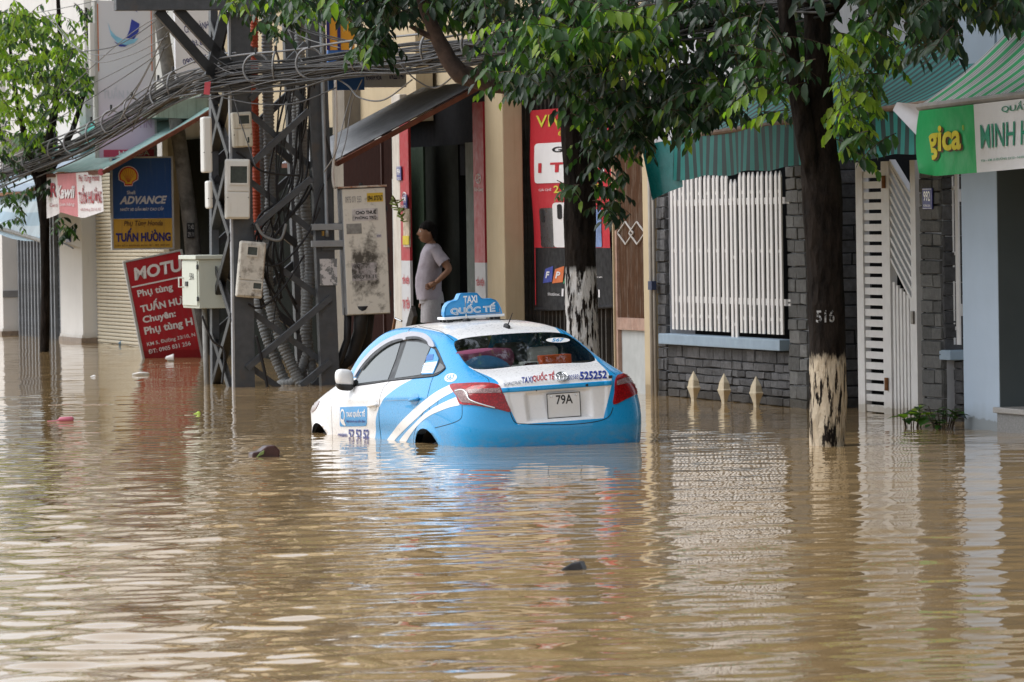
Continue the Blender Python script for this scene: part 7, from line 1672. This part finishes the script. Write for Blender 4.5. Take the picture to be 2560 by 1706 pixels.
# ------------------------------------------------------------------ the man in the doorway
mv = .12; mu = F(1078, 700, mv); SK = M('tan_skin', (.26, .14, .09), .55, var=.1, scale=12); 
def man():
    o = fw(mu.x, mv, .01)
    # he looks down the street, away to the left of the picture: x forward, y to his left (towards the camera)
    face = Vector((-.99, -.14, 0)).normalized(); lf = Vector((-face.y, face.x, 0))
    lf = Vector((0, 0, 1)).cross(face)
    X = Matrix(((face.x, lf.x, 0, o.x), (face.y, lf.y, 0, o.y), (0, 0, 1, o.z), (0, 0, 0, 1)))
    p = thing('person', 'man in pale lilac T-shirt and shorts standing hand on hip in the doorway', 'person', None, mat=X)
    S = 1.70 / 1.72
    def skin(name, verts, edges, radii, mat, root=0, sub=2):
        me = bpy.data.meshes.new(name); me.from_pydata([tuple(Vector(v) * S) for v in verts], edges, [])
        ob = bpy.data.objects.new(name, me); COL.objects.link(ob); ob.modifiers.new('skin', 'SKIN'); 
        sv = me.skin_vertices[0].data
        for i, rr_ in enumerate(radii): sv[i].radius = (rr_ if isinstance(rr_, tuple) else (rr_, rr_)); sv[i].use_root = (i == root)
        sb = ob.modifiers.new('sub', 'SUBSURF'); sb.levels = sub; sb.render_levels = sub
        bpy.context.view_layer.update(); m2 = bpy.data.meshes.new_from_object(ob.evaluated_get(bpy.context.evaluated_depsgraph_get())); bpy.data.objects.remove(ob); bpy.data.meshes.remove(me)
        m2.materials.clear(); m2.materials.append(mat); m2.shade_smooth(); return link(name, m2, p)
    # body: pelvis, spine, neck, legs, arms as one figure
    V = [(0, 0, .92), (.02, 0, 1.08), (.02, 0, 1.24), (-.02, 0, 1.38), (-.015, 0, 1.47), (.01, 0, 1.53),
         (0, .09, .86), (.02, .10, .48), (-.02, .10, .10), (.10, .11, .03),
         (0, -.09, .86), (-.02, -.11, .48), (-.05, -.11, .10), (.07, -.12, .03),
         (-.04, .165, 1.39), (-.17, .25, 1.21), (-.175, .26, 1.18), (-.05, .22, 1.06), (-.015, .19, 1.03),
         (-.03, -.17, 1.39), (-.05, -.22, 1.14), (.04, -.22, .92), (.06, -.21, .86)]
    E_ = [(0, 1), (1, 2), (2, 3), (3, 4), (4, 5), (0, 6), (6, 7), (7, 8), (8, 9), (0, 10), (10, 11), (11, 12), (12, 13), (3, 14), (14, 15), (15, 16), (16, 17), (17, 18), (3, 19), (19, 20), (20, 21), (21, 22)]
    R = [(.12, .14), (.125, .14), (.125, .145), (.10, .13), .055, .052, .085, .058, .042, .04, .085, .058, .042, .04, .062, .046, .04, .03, .028, .062, .046, .032, .03]
    body = skin('body', V, E_, R, SK)
    # head with face
    mb = MB(); n, m_ = 28, 22; hc = Vector((.035, 0, 1.615))
    def hd(u, v):
        a = u * 2 * math.pi; e = (v - .5) * math.pi; x = math.cos(a) * math.cos(e); y = math.sin(a) * math.cos(e); z = math.sin(e)
        fx = .098 * x; fy = .075 * y; fz = .122 * z
        if z < 0: fx *= 1 - .12 * (-z) ** 1.5; fy *= 1 - .30 * (-z) ** 1.4
        if x > 0:
            g2 = lambda zz, yy, w, h_: math.exp(-((z - zz) / h_) ** 2 - ((y - yy) / w) ** 2)
            fx += .028 * g2(-.16, 0, .16, .14) + .012 * g2(.02, 0, .10, .16) + .010 * g2(-.48, 0, .3, .08) + .012 * g2(-.82, 0, .4, .14) + .008 * g2(.22, 0, .8, .08) - .010 * g2(.08, .38, .2, .1) - .010 * g2(.08, -.38, .2, .1) - .007 * g2(-.36, 0, .4, .06)
        return hc + Vector((fx + (.012 if z < -.5 and x > 0 else 0), fy, fz))
    mb.grid(hd, n, m_); mb.v = [v * S for v in mb.v]; mb.frame = X; hdo = mb.out('head', SK, body, True)
    EYE = M('eye_white', (.55, .53, .5), .2); PUP = M('eye_dark', (.01, .008, .006), .15)
    for sy in (1, -1):
        c = hc + Vector((.083, .031 * sy, .012)); mb = MB(X); mb.grid(lambda u, v: (c + Vector((.011 * math.cos(6.283 * u) * math.cos((v - .5) * 3.1416), .014 * math.sin(6.283 * u) * math.cos((v - .5) * 3.1416), .008 * math.sin((v - .5) * 3.1416)))) * S, 12, 8); e = mb.out('eye', EYE, hdo, True)
        c2 = c + Vector((.008, 0, 0)); mb = MB(X); mb.grid(lambda u, v: (c2 + Vector((.005 * math.cos(6.283 * u) * math.cos((v - .5) * 3.1416), .005 * math.sin(6.283 * u) * math.cos((v - .5) * 3.1416), .006 * math.sin((v - .5) * 3.1416)))) * S, 10, 6); mb.out('pupil', PUP, e, True)
        ce = hc + Vector((-.012, .076 * sy, -.005)); mb = MB(X); mb.grid(lambda u, v: (ce + Vector((.020 * math.cos(6.283 * u) * math.cos((v - .5) * 3.1416), .010 * math.sin(6.283 * u) * math.cos((v - .5) * 3.1416), .033 * math.sin((v - .5) * 3.1416) + .0))) * S, 12, 8); mb.out('ear', SK, hdo, True)
    mb = MB(X); mb.tube([(hc + Vector(q)) * S for q in ((.088, .024, -.062), (.097, 0, -.060), (.088, -.024, -.062))], [.004, .006, .004], 6); mb.out('mouth', M('lip', (.20, .075, .06), .5), hdo, True)
    HAIR = M('black_hair', (.007, .006, .006), .85, var=.3, scale=60, spec=.15, bump=.5, bscale=150)
    mb = MB(X); rr_ = random.Random(3)
    def hair(u, v):
        a = u * 2 * math.pi; lo = -.04 + .30 * max(0, math.cos(a)) ** .7 + .05 * math.sin(11 * a) - .60 * smoothstep(.05, .55, -math.cos(a)); e = lerp(math.asin(max(-.9, min(.9, lo + .12))), math.pi / 2, v)
        x = math.cos(a) * math.cos(e); y = math.sin(a) * math.cos(e); z = math.sin(e); k_ = 1.075 + .03 * math.sin(9 * a) * math.cos(e) + .02 * math.sin(17 * a + 5 * v)
        return (hc + Vector((.102 * x * k_ - .006, .079 * y * k_, .126 * z * k_))) * S
    mb.grid(hair, 36, 12); mb.out('hair', HAIR, body, True)
    # hand on the hip: palm and five fingers
    def hand(base, d, up, sg, nm='hand'):
        d = Vector(d).normalized(); up = Vector(up).normalized(); sd = d.cross(up).normalized() * sg; b = Vector(base); mb = MB(X)
        mb.tube([b * S, (b + d * .04) * S, (b + d * .085) * S], [.026, .034, .032], 10)
        for i, (off, ln) in enumerate(((-.028, .062), (-.010, .074), (.009, .070), (.026, .054))):
            q0 = b + d * .082 + sd * off; q1 = q0 + d * ln * .45 - up * .004; q2 = q1 + (d * .8 - up * .5).normalized() * ln * .32; q3 = q2 + (d * .4 - up * .9).normalized() * ln * .28
            mb.tube([x * S for x in (q0, q1, q2, q3)], [.0088, .0085, .008, .006], 8)
        t0 = b + d * .025 - sd * .028; mb.tube([x * S for x in (t0, t0 + (d - sd * 1.1).normalized() * .03, t0 + (d * 1.2 - sd * .8).normalized() * .058)], [.012, .010, .007], 8)
        return mb.out(nm, SK, body, True)
    hand((-.03, .20, 1.04), (.75, -.15, -.35), (0, 1, .2), 1); hand((.06, -.21, .87), (.3, 0, -1), (0, -1, 0), -1)
    # clothes follow the body
    CLO = M('lilac_cotton', (.36, .33, .38), .9, var=.14, scale=9, bump=1.0, bscale=9); SHO = M('grey_check_cotton', (.36, .35, .37), .9, var=.14, scale=40, bump=.2)
    def loft(rings, mat, nm, n=28, fold=.006, seed=1):
        mb = MB(X); m2 = len(rings)
        for i, (c, rx, ry) in enumerate(rings):
            for k_ in range(n):
                a = 6.2832 * k_ / n; f = 1 + fold / max(rx, .05) * math.sin(5 * a + i * .9 + seed) * (i / m2 + .2); mb.v.append(Vector((c[0] + rx * f * math.cos(a), c[1] + ry * f * math.sin(a), c[2])) * S)
        for i in range(m2 - 1):
            for k_ in range(n): mb.f.append((i * n + k_, i * n + (k_ + 1) % n, (i + 1) * n + (k_ + 1) % n, (i + 1) * n + k_)); mb.mi.append(0)
        return mb.out(nm, mat, p, True)
    sh_ = loft([((-.015, 0, 1.485), .068, .075), ((-.02, 0, 1.465), .085, .12), ((-.02, 0, 1.435), .105, .185), ((-.01, 0, 1.38), .125, .195), ((.005, 0, 1.30), .130, .185), ((.018, 0, 1.2), .138, .178), ((.028, 0, 1.1), .150, .175), ((.03, 0, 1.0), .152, .176), ((.022, 0, .90), .146, .178), ((.02, 0, .845), .143, .178)], CLO, 't_shirt', seed=2)
    def sleeve(a, b2, r0, r1, nm):
        mb = MB(X); a = Vector(a); b2 = Vector(b2); mb.tube([a * S, a.lerp(b2, .3) * S, a.lerp(b2, .65) * S, b2 * S], [r0, r0 * .98, lerp(r0, r1, .6), r1], 16, False); return mb.out(nm, CLO, sh_, True)
    sleeve((-.02, .13, 1.42), (-.135, .225, 1.255), .072, .074, 'sleeve'); sleeve((-.02, -.13, 1.42), (-.045, -.225, 1.22), .075, .074, 'sleeve')
    shorts = loft([((.01, 0, .93), .14, .165), ((.005, 0, .86), .145, .17), ((.0, 0, .80), .142, .175)], SHO, 'shorts', seed=4)
    for sy in (1, -1):
        mb = MB(X); mb.tube([Vector(q) * S for q in ((.0, .085 * sy, .83), (.008, .093 * sy, .74), (.014, .10 * sy, .64), (.018, .104 * sy, .575))], [.098, .102, .10, .098], 20, False); mb.out('shorts_leg', SHO, shorts, True)
man()
# ------------------------------------------------------------------ things in the water and along the walls
def rockish(name, label, cat, x0, x1, y0, y1, mat, seed, flat=.5, kind=None):
    """an irregular lump floating where the water is seen at x0..x1, y1"""
    c = W((x0 + x1) / 2, y1); s = c.y / FPX; w = (x1 - x0) * s / 2; h = (y1 - y0) * s; r = random.Random(seed)
    t = thing(name, label, cat, (c.x, c.y, 0)); X = Matrix.Translation(c); mb = MB(X); ph = [r.uniform(0, 6.28) for _ in range(6)]
    def fn(u, v):
        a = u * 6.2832; e = (v - .5) * math.pi; k_ = 1 + .18 * math.sin(3 * a + ph[0]) + .12 * math.sin(5 * a + 4 * v + ph[1]) + .1 * math.sin(7 * v + ph[2]); ce = max(0, math.cos(e)) ** .5
        return (w * k_ * math.cos(a) * ce, w * .6 * k_ * math.sin(a) * ce, h * (.45 + .55 * math.sin(e)) * (1 + .3 * math.cos(a + ph[3])) - .01)
    mb.grid(fn, 22, 10); o = mb.out('lump', mat, t, False); smooth_by_angle(o, 30); return t, X
# broken plank with a green rag
c = W(657, 1140); t = thing('driftwood', 'dark red-brown broken board floating left of the taxi', 'driftwood', (c.x, c.y, 0)); X = Matrix.Translation(c) @ Matrix.Rotation(.25, 4, 'Z'); s = c.y / FPX
DW = M('wet_red_brown_wood', (.05, .018, .014), .35, var=.4, scale=12)
MB(X).prism([(-34 * s, -.02), (36 * s, -.02), (38 * s, 14 * s), (24 * s, 27 * s), (4 * s, 25 * s), (-12 * s, 13 * s), (-33 * s, 9 * s)], -.10, .06).out('board', DW, t, bevel=.012)
MB(X).prism([(-24 * s, -.005), (-6 * s, 6 * s), (-4 * s, 15 * s), (-14 * s, 10 * s)], -.118, -.102).out('green_scrap', M('dull_green_plastic', (.18, .24, .08), .6), t)
c = W(1432, 1424); t = thing('floating_scrap', 'dark grey wedge of debris floating in the foreground water', 'debris', (c.x, c.y, 0)); X = Matrix.Translation(c) @ Matrix.Rotation(-.2, 4, 'Z'); s = c.y / FPX
MB(X).prism([(-34 * s, -.02), (32 * s, -.02), (31 * s, 4 * s), (24 * s, 21 * s), (2 * s, 18 * s), (-20 * s, 5 * s)], -.06, .05).out('wedge', M('wet_charcoal', (.022, .021, .024), .4, var=.4, scale=20), t, bevel=.008)
# pink bottle
c = W(160, 1054); t = thing('floating_bottle', 'pink plastic bottle floating on the water at left', 'bottle', (c.x, c.y, 0)); s = c.y / FPX; PK = M('pink_plastic', (.50, .14, .20), .4)
MB(Matrix.Translation(c)).tube([(-42 * s, 0, .004), (-20 * s, 0, .008), (-14 * s, 0, .012), (-10 * s, 0, .018), (20 * s, 0, .02), (24 * s, 0, .012)], [.003, .004, .008, .022, .024, .014], 12).out('bottle', PK, t, True)
rockish('floating_foam', 'thin scrap of white foam floating in front of the red signboard', 'foam', 329, 370, 930, 938, M('white_foam', (.62, .62, .60), .6), 4)
rockish('floating_leaf', 'small yellow-green leaf floating near the lattice pole', 'leaf', 484, 502, 1028, 1036, M('yellow_green_leaf', (.30, .42, .05), .5), 5)
rockish('plastic_bag', 'crumpled blue plastic bag afloat at the cream shutter', 'bag', 300, 345, 850, 862, M('blue_bag_plastic', (.06, .17, .28), .35, var=.4, scale=14), 6)
rockish('plastic_bag', 'crumpled pale brown bag floating beside the blue one', 'bag', 338, 362, 853, 864, M('brown_bag_plastic', (.32, .24, .14), .5, var=.3, scale=12), 8)
rockish('floating_foam', 'tiny white speck of foam left of the thin scrap', 'foam', 226, 240, 937, 942, MATC['white_foam'], 9)
# clear cup
c = W(425, 903); t = thing('plastic_cup', 'clear plastic cup bobbing before the red signboard', 'cup', (c.x, c.y, 0)); s = c.y / FPX
MB(Matrix.Translation(c)).tube([(-9 * s, 0, .02), (-8 * s, 0, .03), (9 * s, 0, .045), (10 * s, 0, .045)], [.02, .032, .046, .048], 14).out('cup', M('clear_cup', (.50, .48, .47), .15), t, True)
# plants at the gate foot
def plant(label, x0, x1, y0, y1, n, ls, seed, probs=(.2, .6, .2)):
    c = W((x0 + x1) / 2, y1); t = thing('flooded_plant', label, 'plant', (c.x, c.y, -.1)); r = random.Random(seed); s = c.y / FPX; lv = []; tw = MB()
    for i in range(n):
        a = r.uniform(-1, 1); h = r.uniform(.3, 1) * (y1 - y0) * s; P = Vector((c.x + a * (x1 - x0) * s * .25, c.y + r.uniform(-.15, .15), -.05)); tip = Vector((c.x + a * (x1 - x0) * s * .5, c.y + r.uniform(-.25, .2), h)); tw.tube([P, P.lerp(tip, .5) + Vector((0, 0, h * .15)), tip], [.006, .005, .003], 5)
        for j in range(3):
            d = Vector((r.uniform(-1, 1), r.uniform(-1, .3), r.uniform(-.2, .4))).normalized(); y = Vector((0, 0, 1)).cross(d).normalized(); z = d.cross(y); S_ = ls * r.uniform(.7, 1.2); q = P.lerp(tip, r.uniform(.6, 1))
            lv.append((Matrix(((d.x * S_, y.x * S_ * 1.5, z.x * S_, q.x), (d.y * S_, y.y * S_ * 1.5, z.y * S_, q.y), (d.z * S_, y.z * S_ * 1.5, z.z * S_, q.z), (0, 0, 0, 1))), r.choices((0, 1, 2), probs)[0]))
    crown(t, lv, tw, len(lv))
    for ch in list(COL.objects):
        if ch.parent == t and ch.name.startswith('crown') and len(ch.data.vertices) == 0: bpy.data.objects.remove(ch)
plant('leafy sprig rising from the water at the foot of the white gate', 2240, 2315, 1015, 1068, 9, .12, 3, (0, .5, .5)); plant('low dark green weed in the water at the right stone pillar', 2320, 2400, 1015, 1072, 16, .10, 4, (.4, .55, .05))
# bouquet hung on the white pillar
c = F(1000, 520, -.1); t = fthing('dried_bouquet', 'yellow-green dried plant bunch hung on the scuffed white pillar', 'plant', c.x, -.1, c.z); mb = MB(FAC); r = random.Random(6)
for i in range(46):
    q = i / 46; a = r.uniform(0, 6.28); b_ = F(lerp(988, 1008, q), lerp(500, 556, q), -.1); d = Vector((.5 * math.cos(a), .10 * math.sin(a), r.uniform(.0, .12))) * r.uniform(.35, .6) * (1 - .5 * q); mb.bar(b_, b_ + d, .012, .012)
props(mb.out('needles', M('yellow_green_needles', (.10, .13, .02), .8, var=.4, island=.4), t), kind='stuff')
# boards and stick leaning by the doorway
t = fthing('leaning_board', 'weathered grey plank leaning behind the taxi roof', 'plank', U(1010, -.4), -.4); A, B = F(990, 868, -.4), F(1036, 778, -.4); MB(FAC).bar(A + Vector((0, 0, -.35)), B, .16, .05, (0, 1, 0)).out('plank', M('weathered_plank', (.06, .055, .05), .85, var=.3, stretch=(1, 1, 6)), t, bevel=.006)
t = fthing('leaning_stick', 'thin brown broom handle leaning behind the taxi', 'stick', U(985, -.4), -.4); A, B = F(968, 845, -.42), F(988, 796, -.42); MB(FAC).tube([A + Vector((-.1, 0, -.4)), B], .018, 8).out('handle', M('brown_handle', (.26, .12, .05), .5), t, True)
MB(FAC).tube([F(988, 796, -.42), F(1004, 803, -.42)], .012, 8).out('metal_hook', CHROME, t)
t = fthing('green_bin_bag', 'dark green plastic sheet stuffed behind the narrow pickets', 'plastic sheet', U(2372, .2), .2); c = F(2372, 850, .25)
mb = MB(FAC); mb.prism([(c.x - .25, c.z - .1), (c.x + .3, c.z - .1), (c.x + .3, c.z + .2), (c.x + .1, c.z + .12)], .22, .34); mb.out('sheet', M('dark_teal_plastic', (.01, .08, .06), .3), t, bevel=.02)
flush_text()
flush_text()
